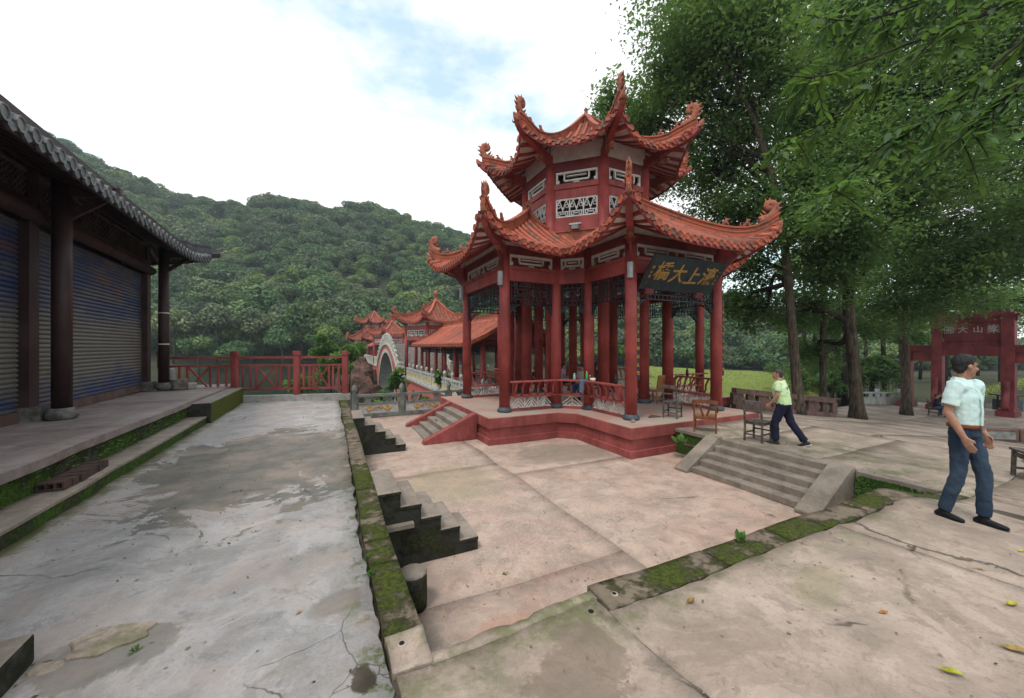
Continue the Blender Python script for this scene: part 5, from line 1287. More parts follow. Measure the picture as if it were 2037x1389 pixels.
# ---------------- bushes and young plants on the bank beyond the terrace
def bush(px, py, d, R, label, name='bush', n=900, leaf=.16, mat='bush', flat=.9, cat='bush', seed=1, grp=None, lob=7):
    rs = np.random.RandomState(seed); z = CAMZ-(py-690)/750*d; p = W((px-1018.5)/750*d, d, z); t = thing(name, label, cat, p, 0, grp); P = []
    zg = terrain(p.x, p.y) - z
    for k in range(lob):
        c = rs.normal(0, R*.42, 3)*np.array([1, 1, flat]); P.append(ball_pts(n//lob, R*rs.uniform(.35, .55), .3, rs, flat) + c)
    inst(leaf_mesh(leaf_arrays(np.concatenate(P), leaf, .4, .45, .35, None, rs), M_[mat], 'foliage'), 'foliage', t)
    mb = MB()
    for k in range(6):
        c = rs.normal(0, R*.4, 3); mb.tube(curve([(c[0]*.2, c[1]*.2, max(zg, -R*2.5)), (c[0]*.5, c[1]*.5, -R*.3), tuple(c)], 3), [.03*R+.01, .02*R+.008]+[.012]*4 + [.006], 5)
    mb.build('stems', M_['dbark'], t); return t
bush(640, 690, 30, 1.1, 'bright green bush rising behind the right panel of the red railing', n=2200, leaf=.3, seed=1)
bush(690, 700, 33, 1.6, 'wide bright green bush to the right of the red railing on the bank', n=3000, leaf=.32, seed=2)
bush(655, 735, 28, 1.3, 'green shrub low behind the right panel of the red railing', n=2200, leaf=.3, seed=3)
bush(600, 760, 26, .9, 'small green shrub by the water behind the third railing panel', n=900, leaf=.26, seed=4)
bush(790, 755, 22, .75, 'light green bamboo-like sapling in front of the big arch', n=500, leaf=.3, seed=6, flat=1.1)
bush(765, 790, 21, .5, 'small light green plant in front of the foot of the arch', n=300, leaf=.24, seed=7)
bush(740, 812, 19.5, .55, 'low round green shrub behind the first balustrade panel', n=700, leaf=.13, seed=8)
bush(770, 808, 20, .5, 'grey green clipped shrub behind the stone balustrade', n=700, leaf=.12, seed=9)
bush(850, 800, 19, .45, 'small green plant behind the second balustrade panel', n=400, leaf=.15, seed=10)
bush(878, 748, 24, .4, 'young green plant in front of the bridge balustrade', n=160, leaf=.34, seed=11, flat=1.6)
bush(1255, 690, 34, 1.6, 'bright green bush seen between the middle columns of the pavilion', n=2000, leaf=.3, seed=12)
for i in range(9):
    bush(lerp(1585, 1770, i/8), 752, 30+1.5*(i % 3), 1.5, ['leftmost dark shrub beside the leaning trunk, at the lawn edge','dark shrub just right of the leaning trunk','dark shrub left of the slender trunk','dark shrub directly behind the slender trunk','dark shrub between the slender and the thickest trunk','dark shrub touching the left side of the thickest trunk','dark shrub directly behind the thickest trunk','dark shrub right of the thickest trunk above the white balustrade','rightmost dark shrub behind the white balustrade'][i], n=1300, leaf=.24, mat='leaf', seed=20+i, grp='dark shrubs behind the trunks')
mr = NM('red_rock', .95, .1); n = mr.noise(1.2, 8, .65); mr.col(mr.mix(mr.ramp(n, .4, .62), (.17, .085, .07), (.06, .05, .035))); mr.bump(n, .3)
rr = random.Random(5)
for i, (px, py, d, s) in enumerate([(712, 765, 52, 2.6), (728, 758, 58, 2.2), (705, 748, 62, 3.), (740, 790, 36, 1.2)]):
    p = W((px-1018.5)/750*d, d, CAMZ-(py-690)/750*d); mb = MB()
    mb.grid(lambda a, b: (lambda u, v, w: V((math.sin(v)*math.cos(u), math.sin(v)*math.sin(u), math.cos(v)))*s*(1+.3*noise.noise(V((math.sin(v)*math.cos(u)+i, math.sin(v)*math.sin(u), math.cos(v)))*1.6) + .12*noise.noise(V((math.sin(v)*math.cos(u)*5, math.sin(v)*math.sin(u)*5, i*3)))))(a*6.2832, b*3.14159, 0), 20, 12, False)
    o = mb.build('bank_rock', mr.mat, None, p); tag(o, ['largest reddish rock outcrop on the bank left of the arches', 'reddish rock outcrop nearest the small arch', 'farthest reddish rock outcrop above the water left of the bridge', 'smaller red rock just behind the stone balustrade'][i], 'rock')
# ---------------- big camphor trees on the right: limbs grown to crown masses given by picture bearing, depth and radius
def PX(px, py, d): return W((px-1018.5)/750*d, d, CAMZ + (690-py)/750*d)
def big_tree(label, trunk, rads, masses, seed, leaf=.19, dens=1., matk='leaf', bark='bark'):
    rs = np.random.RandomState(seed); rr = random.Random(seed)
    base = V(trunk[0]); t = thing('camphor_tree', label, 'tree', base, 0, 'tall trees on the right')
    tk = curve([V(p)-base for p in trunk], 5); n = len(tk); rd = [interp(i/(n-1), [(k/(len(rads)-1), r) for k, r in enumerate(rads)]) for i in range(n)]
    rd = [r*.72 for r in rd]; rd[0] *= 1.35; rd[1] *= 1.12
    mb = MB(); mb.tube(tk, rd, 14); mb.build('trunk', M_[bark], t)
    br_ = MB(); tw = MB(); P = []
    for (px, py, d, R, f) in masses:
        c = PX(px, py, d) - base; i0 = min(n-1, int(f*(n-1))); s = tk[i0]; r0 = rd[i0]*.7
        m1 = lerp(s, c, .4) + V((rr.uniform(-.5, .5), rr.uniform(-.5, .5), rr.uniform(-.2, .8))); m2 = lerp(s, c, .75) + V((rr.uniform(-.4, .4), rr.uniform(-.4, .4), rr.uniform(-.1, .4)))
        L0 = curve([s, m1, m2, c], 4); k = len(L0); br_.tube(L0, [max(.03, r0*(1-.8*j/k)) for j in range(k)], 8)
        nl = int(9+R*5)
        for j in range(nl):
            v = V(rs.normal(size=3)); v.normalize(); v.z *= .75; e = c + v*R*rr.uniform(.45, 1.)
            s2 = L0[rr.randint(k//3, k-1)] if rr.random() < .6 else c + v*R*.1
            mid = lerp(s2, e, .5) + V((rr.uniform(-.3, .3), rr.uniform(-.3, .3), rr.uniform(0, .4)))
            q = curve([s2, mid, e], 3); tw.tube(q, [.045, .038, .03, .022, .016, .012, .008][:len(q)], 5)
            nc = int(2+R*1.1)
            for _ in range(nc):
                cc = e + V(rs.normal(size=3))*R*.24; nlf = int(rr.uniform(38, 85)*dens); sp = R*rr.uniform(.1, .2)+.12
                a = rs.normal(size=(nlf, 3))*np.array([sp*1.25, sp*1.25, sp*.55]) + np.array(cc); P.append(a)
    br_.build('limbs', M_['dbark'], t); tag(tw.build('twigs', M_['dbark'], t), kind='stuff')
    P = np.concatenate(P); tag(inst(leaf_mesh(leaf_arrays(P, leaf, .35, .5, .35, None, rs), M_[matk], 'crown'), 'crown', t)); return t
big_tree('tall tree with a bare leaning trunk beside the right corner of the pavilion roof', [PX(1590, 826, 15), PX(1583, 740, 15), PX(1573, 620, 15), PX(1560, 480, 15), PX(1540, 370, 15), PX(1500, 240, 15), PX(1440, 120, 15)],
    [.27, .24, .21, .2, .19, .14, .07],
    [(1390, 70, 17, 2.1, .95), (1420, 60, 15, 2., .9), (1500, 60, 15, 2., .95), (1225, 205, 18.5, .95, .75), (1325, 165, 18, 1.6, .8), (1262, 245, 18, 1.1, .7), (1350, 200, 17.5, 2.0, .8), (1440, 200, 16.5, 1.8, .8), (1380, 330, 18, 2.0, .6), (1450, 300, 17, 1.9, .6), (1420, 430, 18, 1.8, .55),
     (1530, 170, 15, 1.8, .8), (1420, -60, 16, 2.2, 1.), (1480, -80, 15, 2.4, 1.), (1500, 420, 16.5, 1.6, .55), (1480, 530, 17.5, 1.3, .45), (1500, 620, 17.5, 1.0, .4), (1460, 600, 19, .8, .4), (1300, 300, 19, 1.3, .6)], 11)
big_tree('slender straight tree between the leaning tree and the thickest trunk', [PX(1637, 825, 18), PX(1637, 700, 18), PX(1640, 540, 18), PX(1638, 380, 18), PX(1650, 200, 18)],
    [.2, .18, .16, .13, .07],
    [(1600, 330, 18, 2.2, .8), (1660, 260, 18, 2.2, .9), (1570, 250, 18, 1.9, .9), (1620, 150, 18, 2.3, 1.), (1700, 130, 19, 2.3, 1.), (1600, 450, 17, 1.7, .6), (1640, 40, 18, 2.3, 1.), (1590, 600, 19, 1.4, .4), (1670, 640, 20, 1.3, .4)], 12)
big_tree('thickest tree trunk with low spreading boughs in the middle of the right side', [PX(1706, 833, 16.5), PX(1700, 740, 16.5), PX(1690, 640, 16.5), PX(1688, 560, 16.5), PX(1710, 420, 16.5), PX(1725, 250, 16.5), PX(1750, 100, 16.5)],
    [.36, .31, .29, .27, .2, .14, .08],
    [(1600, 400, 14.5, 1.4, .5), (1660, 430, 14, 1.5, .5), (1590, 470, 14, 1.1, .5), (1720, 340, 14.5, 1.7, .6), (1640, 320, 15, 1.5, .6), (1780, 300, 14.5, 1.7, .7), (1850, 340, 14, 1.6, .6), (1700, 500, 14.5, 1.2, .5), (1790, 420, 15.5, 1.4, .55), (1640, 540, 15, 1.0, .4),
     (1820, 200, 15, 1.9, .9), (1740, 180, 16, 2., .9), (1900, 260, 15, 1.8, .7), (1560, 620, 18, 1.4, .35), (1620, 700, 19, 1., .3)], 13, leaf=.18)
big_tree('tree with a plain grey trunk just left of the red gateway', [PX(1803, 826, 22), PX(1800, 720, 22), PX(1790, 560, 22), PX(1780, 400, 22), PX(1800, 200, 22)],
    [.33, .28, .24, .18, .08],
    [(1800, 560, 19, 1.9, .45), (1870, 570, 18, 1.9, .5), (1930, 520, 17, 1.6, .5), (2020, 500, 17, 1.5, .5), (1760, 620, 20, 1.6, .4), (1980, 490, 18, 1.9, .6), (1860, 450, 20, 2.2, .6), (1760, 480, 21, 2., .6), (2040, 430, 18, 1.8, .6), 
     (1845, 610, 25, 1.3, .4), (1950, 600, 25, 1.5, .4), (2030, 600, 25, 1.4, .4), (1930, 380, 20, 2.3, .8), (2010, 330, 19, 2.1, .8), (1850, 300, 22, 2.6, .9),], 14, dens=1.1)
big_tree('tall tree at the right edge of the picture behind the gateway', [PX(2120, 840, 16), PX(2110, 600, 16), PX(2080, 350, 16), PX(2060, 100, 16)],
    [.36, .3, .22, .1],
    [(1960, 180, 15, 1.8, .8), (2010, 120, 14, 1.8, .9), (1900, 100, 15, 2., .9), (2060, 250, 14, 1.7, .7), (1800, 60, 17, 2.3, 1.), (1980, 0, 14, 2.2, 1.), (1740, 0, 17, 2.4, 1.), (1870, -60, 16, 2.4, 1.), (2080, 400, 15, 1.6, .6)], 15)
# dark trees farther back that close the view under the canopy
for i, (px, py, d, R, lab) in enumerate([(1600, 540, 34, 2.6, 'dark tree far behind the leaning trunk'), (1670, 560, 36, 3.6, 'dark tree far behind the slender trunk'), (1760, 540, 38, 4.6, 'dark tree far behind the plain grey trunk'), (1680, 660, 30, 2.6, 'low dark tree behind the thickest trunk'), (1790, 670, 32, 2.8, 'low dark tree left of the gateway'),
      (1880, 600, 46, 5.5, 'large dark tree behind the gateway'), (1990, 610, 50, 5.5, 'dark tree behind the right post of the gateway'), (1920, 690, 54, 3.2, 'small dark tree seen through the gateway opening'), (1740, 740, 30, 1.6, 'dark bushy tree behind the white balustrade'), (1620, 650, 40, 3.2, 'dark tree right of the leaning trunk, far back'), (1720, 620, 48, 5., 'broad dark tree far back between the thick trunks'), (1830, 670, 56, 5., 'broad dark tree far back left of the gateway posts'), (1945, 650, 64, 5.5, 'dark tree far back in the middle of the gateway opening'), (2050, 660, 60, 5.5, 'dark tree far back at the right edge of the picture'), (1890, 720, 62, 3.4, 'low dark bush far back inside the left part of the gateway')]):
    p = PX(px, py, d); gz = G(p.x, p.y) if p.y < 13 else -3.; t = thing('background_tree', lab, 'tree', (p.x, p.y, gz), i)
    inst(crown_mesh(60+i, M_['leaf'], 'crown', R, 14, 260, .34, .9, .6), 'crown', t, (0, 0, p.z-gz)); MB().tube([(0, 0, -.2), (.15, .1, (p.z-gz)*.5), (0, 0, p.z-gz)], [.22, .18, .1], 8).build('trunk', M_['dbark'], t)
# ---------------- overhanging near branches with large leaves (top right)
def near_leaf():
    mb = MB(); n = 6
    def f(a, b):
        x = a; w = .21*math.sin(math.pi*min(1, a*.98+.01))**.8*(1-.25*a); y = (b-.5)*2*w; return V((x, y, -.16*a*a + .12*abs(b-.5)*w*4 + .012*math.sin(a*9)))
    mb.grid(f, n, 4); return mb.mesh('leaf', M_['leaf2'])
NL = near_leaf()
def hanging_branch(label, pts, twigs, seed, nl, size, rad=.02):
    rr = random.Random(seed); base = PX(*pts[0]); t = thing('overhanging_branch', label, 'branch', base, 0, 'branches hanging into the top right corner')
    c = curve([PX(*p)-base for p in pts], 5); n = len(c); MB().tube(c, [rad*(1-.75*i/n) for i in range(n)], 7).build('stem', M_['dbark'], t)
    made = 0
    for k in range(twigs):
        i = rr.randint(1, n-1); s = c[i]; tan = (c[i]-c[i-1]).normalized(); dr = (tan*rr.uniform(.2, .9) + V((rr.uniform(-1, 1), rr.uniform(-1, 1), rr.uniform(-.9, .35)))).normalized(); Ln = rr.uniform(.22, .48)
        q = [s, s+dr*Ln*.5+V((0,0,-.01)), s+dr*Ln+V((0,0,-.07))]; MB().tube(q, [.007, .005, .003], 5).build('twig', M_['dbark'], t)
        m_ = rr.randint(nl-3, nl+2)
        for j in range(m_):
            f = (j+1)/m_; p = lerp(q[0], q[1], f*2) if f < .5 else lerp(q[1], q[2], f*2-1); yaw = math.atan2(dr.y, dr.x) + (1 if j % 2 else -1)*rr.uniform(.4, 1.1)
            inst(NL, 'leaf', t, p, (rr.uniform(-.6, .6), rr.uniform(-.1, 1.0), yaw), size*rr.uniform(.7, 1.15)); made += 1
    return t
hb_ = [([(2140, -80, 4.2), (1980, 20, 4.4), (1800, 90, 4.6), (1640, 150, 4.8), (1560, 150, 5.)], 26, 'long leafy branch reaching farthest left across the top right corner'),
       ([(2100, -120, 4.4), (1900, -20, 4.6), (1720, 40, 4.8), (1600, 30, 5.2)], 24, 'uppermost leafy branch along the top edge of the picture'),
       ([(2140, 0, 3.8), (2000, 110, 4.0), (1880, 220, 4.2), (1740, 300, 4.5), (1660, 380, 4.6)], 30, 'leafy branch drooping towards the middle of the trees'),
       ([(2140, 80, 3.4), (2040, 160, 3.5), (1960, 230, 3.7), (1880, 300, 4.0)], 18, 'short dark-leaved branch at the right edge above the gateway'),
       ([(2100, -60, 5.), (1900, 60, 5.2), (1760, 150, 5.4), (1620, 260, 5.6), (1560, 280, 5.7)], 28, 'leafy branch behind the longest one, tip pointing down left')]
for i, (pts, tw, lab) in enumerate(hb_): hanging_branch(lab, pts, tw, 31+i, 11, .18 if i != 3 else .16)

# ---------------- red gateway
gt = thing('gateway', 'red painted memorial gateway with white characters among the trees on the right', 'gate', (35., 8.5, G(35, 0)))
gr = M_['gatered']; GZ = 0
cols_ = [(2.6, 3.6, .45), (1.25, 5.3, .5), (-1.35, 5.3, .5), (-2.7, 3.6, .45)]
yl, y1, y2, yr = 2.75, 1.35, -1.45, -2.95
for y, Hh, w in ((yl, 4.0, .45), (y1, 5.95, .5), (y2, 5.95, .5), (yr, 4.0, .45)):
    c = bevel(MB().box(-.25, .25, -w/2, w/2, 0, Hh).build('post', gr, gt, (0, y, 0)), .02)
    MB().box(-.75, .5, -w/2-.1, w/2+.1, 0, .32).box(-.6, .4, -w/2-.04, w/2+.04, .32, .45).build('post_base', gr, c)
    MB().tube(curve([(-.66, 0, .42), (-.62, 0, .9), (-.42, 0, 1.35), (-.4, 0, 1.8), (-.25, 0, 2.0)], 3), [(.16, .13)]*5+[(.13, .12)]*7 + [(.05, .1)], 8, (1, 0, 0)).build('drum_stone', gr, c)
def gb(nm, x, ya, yb, z0, z1, m_=gr): return MB().box(-x, x, ya, yb, z0, z1).build(nm, m_, gt)
gb('lintel', .16, y2+.25, y1-.25, 3.42, 3.85); gb('relief_panel', .1, y2+.25, y1-.25, 3.85, 4.33); gb('cornice', .2, y2+.25, y1-.25, 4.33, 4.43); gb('name_panel', .1, y2+.25, y1-.25, 4.43, 5.45); gb('upper_beam', .18, y2-.35, y1+.35, 5.45, 5.75)
for ya, yb in ((y1+.25, yl-.22), (yr+.22, y2-.25)):
    gb('lintel', .15, ya, yb, 3.05, 3.35); gb('relief_panel', .08, ya, yb, 3.35, 3.7); gb('upper_beam', .18, ya, yb, 3.7, 3.98)
gb('top_coping', .3, y2-.45, y1+.45, 5.75, 5.85); gb('top_step', .2, y2-.1, y1+.1, 5.85, 6.05)
for ya, yb in ((y1+.26, yl+.3), (yr-.3, y2-.26)): gb('wing_coping', .28, ya, yb, 3.98, 4.08)
for i, ch in enumerate('佛大山樂'): inst(text_mesh(ch, .52 if i in (0, 3) else .42, simple('faded_white', (.4, .38, .38)), bold=.006), 'white_character', gt, (-.115, (y1+y2)/2 + .92 - i*.6, 4.98), (math.pi/2, 0, -math.pi/2))
mb = MB()
for k in range(5):
    y = y2+.45+k*.45; mb.tube(curve([(-.11, y-.18, 4.0), (-.12, y-.06, 4.18), (-.12, y+.06, 4.0), (-.11, y+.16, 4.17)], 3), .03, 5)
mb.build('scroll_relief', gr, gt)
# low brown openwork balustrade on the right of the pavilion
t = thing('sandstone_balustrade', 'low brown sandstone balustrade with pointed openings between pavilion and trees', 'balustrade', (0, 0, 0))
A_, B_ = V((14.0, 9.35, 0)), V((18.4, 8.1, 0)); n = 4
for k in range(n):
    p, q = lerp(A_, B_, k/n), lerp(A_, B_, (k+1)/n); p.z, q.z = G(p.x, 0), G(q.x, 0); d = q-p; u = V((0,0,1)); sd = V((d.y, -d.x, 0)).normalized()
    MB().beam(p+u*.68, q+u*.68, .24, .2).build('coping', M_['brownstone'], t); MB().beam(p+u*.08, q+u*.08, .22, .2).build('plinth_stone', M_['brownstone'], t)
    mb = MB()
    for c, w in ((0, .12), (1, .12)): mb.beam(p+d*(c*.97+.015)+u*.15, p+d*(c*.97+.015)+u*.6, .18, .22, d)
    for s in (0, 1):
        A = [(.08+.5*s-.08*s, .18), (.30+.4*s, .18), (.40+.4*s, .38), (.30+.4*s, .6), (.08+.5*s-.08*s, .6)]
        P_ = [p+d*a+u*z for a, z in A]; mb.add([x-sd*.07 for x in P_]+[x+sd*.07 for x in P_], [(0,1,2,3,4), (9,8,7,6,5)]+[(i, (i+1) % 5, 5+(i+1) % 5, 5+i) for i in range(5)])
    mb.build('pierced_panel', M_['brownstone'], t)
mpost = MB(); mpost.box(-.08, .08, -.08, .08, 0, .95); mpost.box(-.1, .1, -.1, .1, .95, 1.12)
stone_fence('marble_balustrade', 'white marble balustrade between the thick trunks and the gateway', [tuple(W((px-1018.5)/750*26, 26)[:2])+(-2.25,) for px in (1700, 1745, 1790)] , simple('white_marble', (.5, .52, .52), (.32, .34, .34), 5, .7), postmesh=mpost.mesh('post', simple('white_marble_post', (.5, .52, .52))), panelmat=m_panel)
# ---------------- people (local frame: facing -Y, own left = +X)
def skinmat(c): 
    m = NM('skin', .55, .35); m.col(m.mix(m.ramp(m.noise(14, 4, .6), .35, .65), c, tuple(x*.75 for x in c))); m.b.inputs['Subsurface Weight'].default_value = .08; m.b.inputs['Subsurface Radius'].default_value = (.02, .008, .004); return m.mat
def cloth(name, c, c2=None, sc=60, rough=.85):
    m = NM(name, rough, .15); n = m.noise(3, 6, .6); m.col(m.mix(m.ramp(n, .3, .7), c, c2 or tuple(x*.8 for x in c))); m.bump(m.noise(sc, 4, .6), .002); return m.mat
def remesh(o, vox, smooth=3, folds=0., fscale=.12):
    r = o.modifiers.new('fuse', 'REMESH'); r.mode = 'VOXEL'; r.voxel_size = vox; r.use_smooth_shade = True
    s = o.modifiers.new('smooth', 'SMOOTH'); s.iterations = smooth; s.factor = .6
    if folds:
        t = D.textures.new('folds', 'CLOUDS'); t.noise_scale = fscale; t.noise_depth = 2
        d = o.modifiers.new('folds', 'DISPLACE'); d.texture = t; d.strength = folds; d.mid_level = .5
    return o
def hand_into(mb, w, dirv, palmn, s=1., curl=.5, thumb=1):
    """palm, four unequal curled fingers and a thumb from wrist w along dirv; palmn = palm normal"""
    w, dirv, palmn = V(w), V(dirv).normalized(), V(palmn).normalized(); sd = dirv.cross(palmn).normalized()
    mb.tube([w - dirv*.02, w + dirv*.03*s, w + dirv*.085*s], [(.026*s, .02*s), (.038*s, .017*s), (.04*s, .014*s)], 8, sd)
    for i, (o, L_) in enumerate(((-.03, .07), (-.01, .08), (.011, .075), (.03, .058))):
        p = w + dirv*.08*s + sd*o*s; a = curl*.35; pts = [p]
        dd = dirv.copy()
        for k in range(3):
            a = curl*(.35+.35*k); dd = (dirv*math.cos(a) + palmn*math.sin(a)).normalized(); pts.append(pts[-1] + dd*L_*s*(.42, .32, .26)[k])
        mb.tube([p - dirv*.03*s] + pts, [.0095*s, .0095*s, .009*s, .0085*s, .0065*s], 6)
    b = w + dirv*.025*s + sd*thumb*.028*s
    mb.tube([w + dirv*.01*s, b, b + (dirv*.6+sd*thumb*.6+palmn*.3).normalized()*.035*s, b + (dirv*.9+sd*thumb*.35+palmn*.4).normalized()*.062*s], [.014*s, .014*s, .011*s, .008*s], 6)
def person(label, loc, rz, P, skin=(.42, .22, .15), vox=.009, S=1., hair=(.012, .012, .014), hairlen='short', extras=None, cat='person', group=None, headturn=0.):
    t = thing('person', label, cat, loc, rz, group); t.scale = (S, S, S); J = {k: V(v) for k, v in P.items() if isinstance(v, tuple) and len(v) == 3}
    Hd = J['head']; HM = Matrix.Translation(Hd) @ Matrix.Scale(.94, 4) @ Matrix.Rotation(headturn, 4, 'Z') @ Matrix.Rotation(P.get('nod', 0), 4, 'X')
    b = MB(); pel, ch, nk = J['pelvis'], J['chest'], J['neck']
    b.tube([pel - V((0,0,.06)), pel, lerp(pel, ch, .45), ch, lerp(ch, nk, .7), nk], [(.13, .1), (.145, .105), (.125, .095), (.15, .1), (.12, .075), (.055, .055)], 12)
    b.tube([nk - V((0,0,.06)), nk, lerp(nk, Hd, .6), Hd], [.075, .058, .052, .05], 10)
    hv = []
    def E(c, r, n=10, M=HM):
        c = V(c); mbv = [(r[0]*math.sin(v)*math.cos(u), r[1]*math.sin(v)*math.sin(u), r[2]*math.cos(v)) for v in [math.pi*i/n for i in range(n+1)] for u in [2*math.pi*k/12 for k in range(12)]]
        fs = [(i*12+k, (i+1)*12+k, (i+1)*12+(k+1) % 12, i*12+(k+1) % 12) for i in range(n) for k in range(12)]
        return [(M @ (V(x)+c)) for x in mbv], fs
    def El(m_, c, r, n=10): vs, fs = E(c, r, n); m_.add(vs, fs, None, True)
    El(b, (0, .012, .035), (.074, .094, .085)); El(b, (0, -.025, -.03), (.056, .062, .08)); El(b, (0, -.05, -.083), (.034, .03, .03)); El(b, (0, -.01, -.06), (.052, .055, .045))     # cranium, face, chin
    El(b, (0, -.094, .028), (.04, .014, .012), 6); El(b, (0, -.09, -.008), (.01, .016, .022), 6); El(b, (0, -.096, -.022), (.014, .012, .009), 6)   # brow, nose
    El(b, (0, -.078, -.056), (.022, .012, .007), 6); 
    for s in (-1, 1): El(b, (s*.08, .012, -.002), (.012, .02, .033), 6); El(b, (s*.038, -.068, -.02), (.024, .022, .02), 6)
    for s, n_ in ((1, 'l'), (-1, 'r')):
        sh, el, wr = J['sh_'+n_], J['el_'+n_], J['wr_'+n_]
        b.tube([lerp(ch, sh, .5) + V((0,0,.04)), sh, lerp(sh, el, .5), el, lerp(el, wr, .35), wr], [.055, .054, .046, .038, .04, .027], 10)
        hd = P.get('hd_'+n_, tuple((wr-el).normalized())); hand_into(b, wr, hd, P.get('pn_'+n_, (-s, 0, 0)), 1., P.get('curl', .5), P.get('th_'+n_, 1))
        hp, kn, an = J['hp_'+n_], J['kn_'+n_], J['an_'+n_]
        b.tube([pel + V((s*.05, 0, 0)), hp, lerp(hp, kn, .5), kn, lerp(kn, an, .35), an], [.08, .082, .07, .05, .05, .034], 10)
        tow = V(P.get('toe_'+n_, (0, -1, -.0))).normalized(); b.tube([an, an + V((0,0,-.04)), an + tow*.1 + V((0,0,-.06))], [.034, .036, .03], 8)
    remesh(b.build('body', skinmat(skin), t), vox, 3)
    ey = MB()
    for s in (-1, 1): El(ey, (s*.03, -.081, .008), (.011, .009, .006), 5)
    [El(ey, (s*.032, -.088, .03), (.018, .006, .004), 4) for s in (-1, 1)]; ey.build('eyes', simple('eye_dark', (.03, .025, .02)), t); 
    hm = MB()
    if hairlen == 'short':
        El(hm, (0, .03, .052), (.084, .1, .09), 12); El(hm, (0, .056, .0), (.067, .056, .075)); El(hm, (0, -.02, .085), (.062, .062, .048))
    else:
        El(hm, (0, .022, .045), (.088, .102, .092)); hm.tube([HM @ V(p) for p in ((0, .07, .04), (0, .1, -.08), (0, .095, -.22), (.01, .08, -.36))], [(.075, .05), (.085, .045), (.08, .035), (.04, .02)], 10)
    o = hm.build('hair', simple('hair', hair, tuple(x*.5 for x in hair), 40, .5, .01, .4, 0, 120), t)
    remesh(o, .008, 1, .012, .02)
    # shirt
    top = P.get('top'); s = MB(); zt = P.get('shirt_low', .04); k = P.get('bulk', 1.)
    s.tube([lerp(pel, ch, zt), lerp(pel, ch, .3), lerp(pel, ch, .65), ch, lerp(ch, nk, .55), nk + V((0, .005, -.0))], [(.158*k, .125*k), (.163*k, .125*k), (.165*k, .128*k), (.178*k, .125*k), (.158*k, .095*k), (.07, .067)], 14)
    for sg, n_ in ((1, 'l'), (-1, 'r')):
        sh, el, wr = J['sh_'+n_], J['el_'+n_], J['wr_'+n_]; f = P.get('sleeve', .72); pp = [lerp(ch, sh, .45) + V((0,0,.03)), sh, lerp(sh, el, .35), lerp(sh, el, min(f, 1.))]; rr = [.075, .075, .072, .07]
        if f > 1: pp += [lerp(el, wr, f-1)]; rr = [.075, .07, .062, .055, .042]
        s.tube(pp, rr, 12)
    remesh(s.build('shirt', P['shirt'], t), vox, 2, P.get('folds', .016), .09)
    if P.get('collar'):
        c = MB()
        for sg in (-1, 1):
            A = [nk + V((sg*.064, .03, .028)), nk + V((sg*.06, -.035, .022)), nk + V((sg*.012, -.082, -.03)), nk + V((sg*.06, -.098, -.075)), nk + V((sg*.09, -.05, -.03)), nk + V((sg*.09, .02, -.01))]; c.add(A, [(0,1,4,5), (1,2,3,4)])
        c.add([nk + V((-.064, .03, .028)), nk + V((.064, .03, .028)), nk + V((.09, .02, -.01)), nk + V((.04, .085, .0)), nk + V((-.04, .085, .0)), nk + V((-.09, .02, -.01)), nk + V((.03, .066, .035)), nk + V((-.03, .066, .035))], [(1,2,3,6), (6,3,4,7), (7,4,5,0)])
        o = c.build('collar', P['shirt'], t); q = o.modifiers.new('t', 'SOLIDIFY'); q.thickness = .006
        pl = MB(); a, e = nk + V((0, -.1, -.08)), lerp(pel, ch, .1) + V((0, -.128, 0)); pts = [a, lerp(a, e, .3) + V((0, -.028, 0)), lerp(a, e, .6) + V((0, -.022, 0)), e]
        pl.strip(pts, .03, .006, (0, -1, .05)); pl.build('button_placket', P['shirt'], t)
        bt_ = MB()
        for f in (.1, .32, .54, .76): p = lerp(a, e, f) + V((0, -.032 if .1 < f < .8 else -.015, 0)); bt_.add([p + V((x, 0, z)) for x, z in ((-.006, 0), (0, -.006), (.006, 0), (0, .006))], [(0,1,2,3)])
        bt_.build('buttons', M_['white'], t)
    tr = MB(); tr.tube([lerp(pel, ch, .14), pel, pel - V((0,0,.07))], [(.148*k, .115*k), (.158*k, .12*k), (.15*k, .115*k)], 14)
    for sg, n_ in ((1, 'l'), (-1, 'r')):
        hp, kn, an = J['hp_'+n_], J['kn_'+n_], J['an_'+n_]; lw_ = P.get('leg', 1.)
        tr.tube([pel + V((sg*.06, 0, .0)), hp, lerp(hp, kn, .5), kn, lerp(kn, an, .5), lerp(kn, an, .98)], [.095, .102*lw_, .09*lw_, .077*lw_, .07*lw_, .068*lw_], 12)
    remesh(tr.build('trousers', P['legs'], t), vox, 2, P.get('folds', .016), .08)
    if P.get('belt'):
        c = lerp(pel, ch, .1); MB().tube([c - V((0,0,.02)), c + V((0,0,.02))], [(.166*k, .132*k)]*2, 24).build('belt', P['belt'], t); MB().box(-.025, .025, -.142, -.128, -.02, .02).build('buckle', simple('buckle', (.3, .26, .2), metal=.8, rough=.4), t, c)
    for n_ in 'lr':
        an = J['an_'+n_]; tow = V(P.get('toe_'+n_, (0, -1, 0))).normalized(); upv = V(P.get('up_'+n_, (0, 0, 1)))
        m_ = MB(); a0 = an - upv*.055
        m_.tube([a0 - tow*.075, a0 - tow*.05, a0 + tow*.03, a0 + tow*.11, a0 + tow*.155, a0 + tow*.175], [(.022, .02), (.04, .042), (.041, .046), (.046, .03), (.036, .022), (.012, .012)], 10, tow.cross(upv))
        m_.tube([an + upv*.01, a0], [.045, .045], 10); o = remesh(m_.build('shoe', P['shoe'], t), .007, 2)
        MB().strip([a0 - tow*.078 - upv*.045, a0 + tow*.03 - upv*.045, a0 + tow*.12 - upv*.045, a0 + tow*.175 - upv*.04], [.07, .086, .09, .05], .018, upv).build('sole', P.get('sole', M_['blackstone']), o)
    if extras: extras(t, J)
    return t
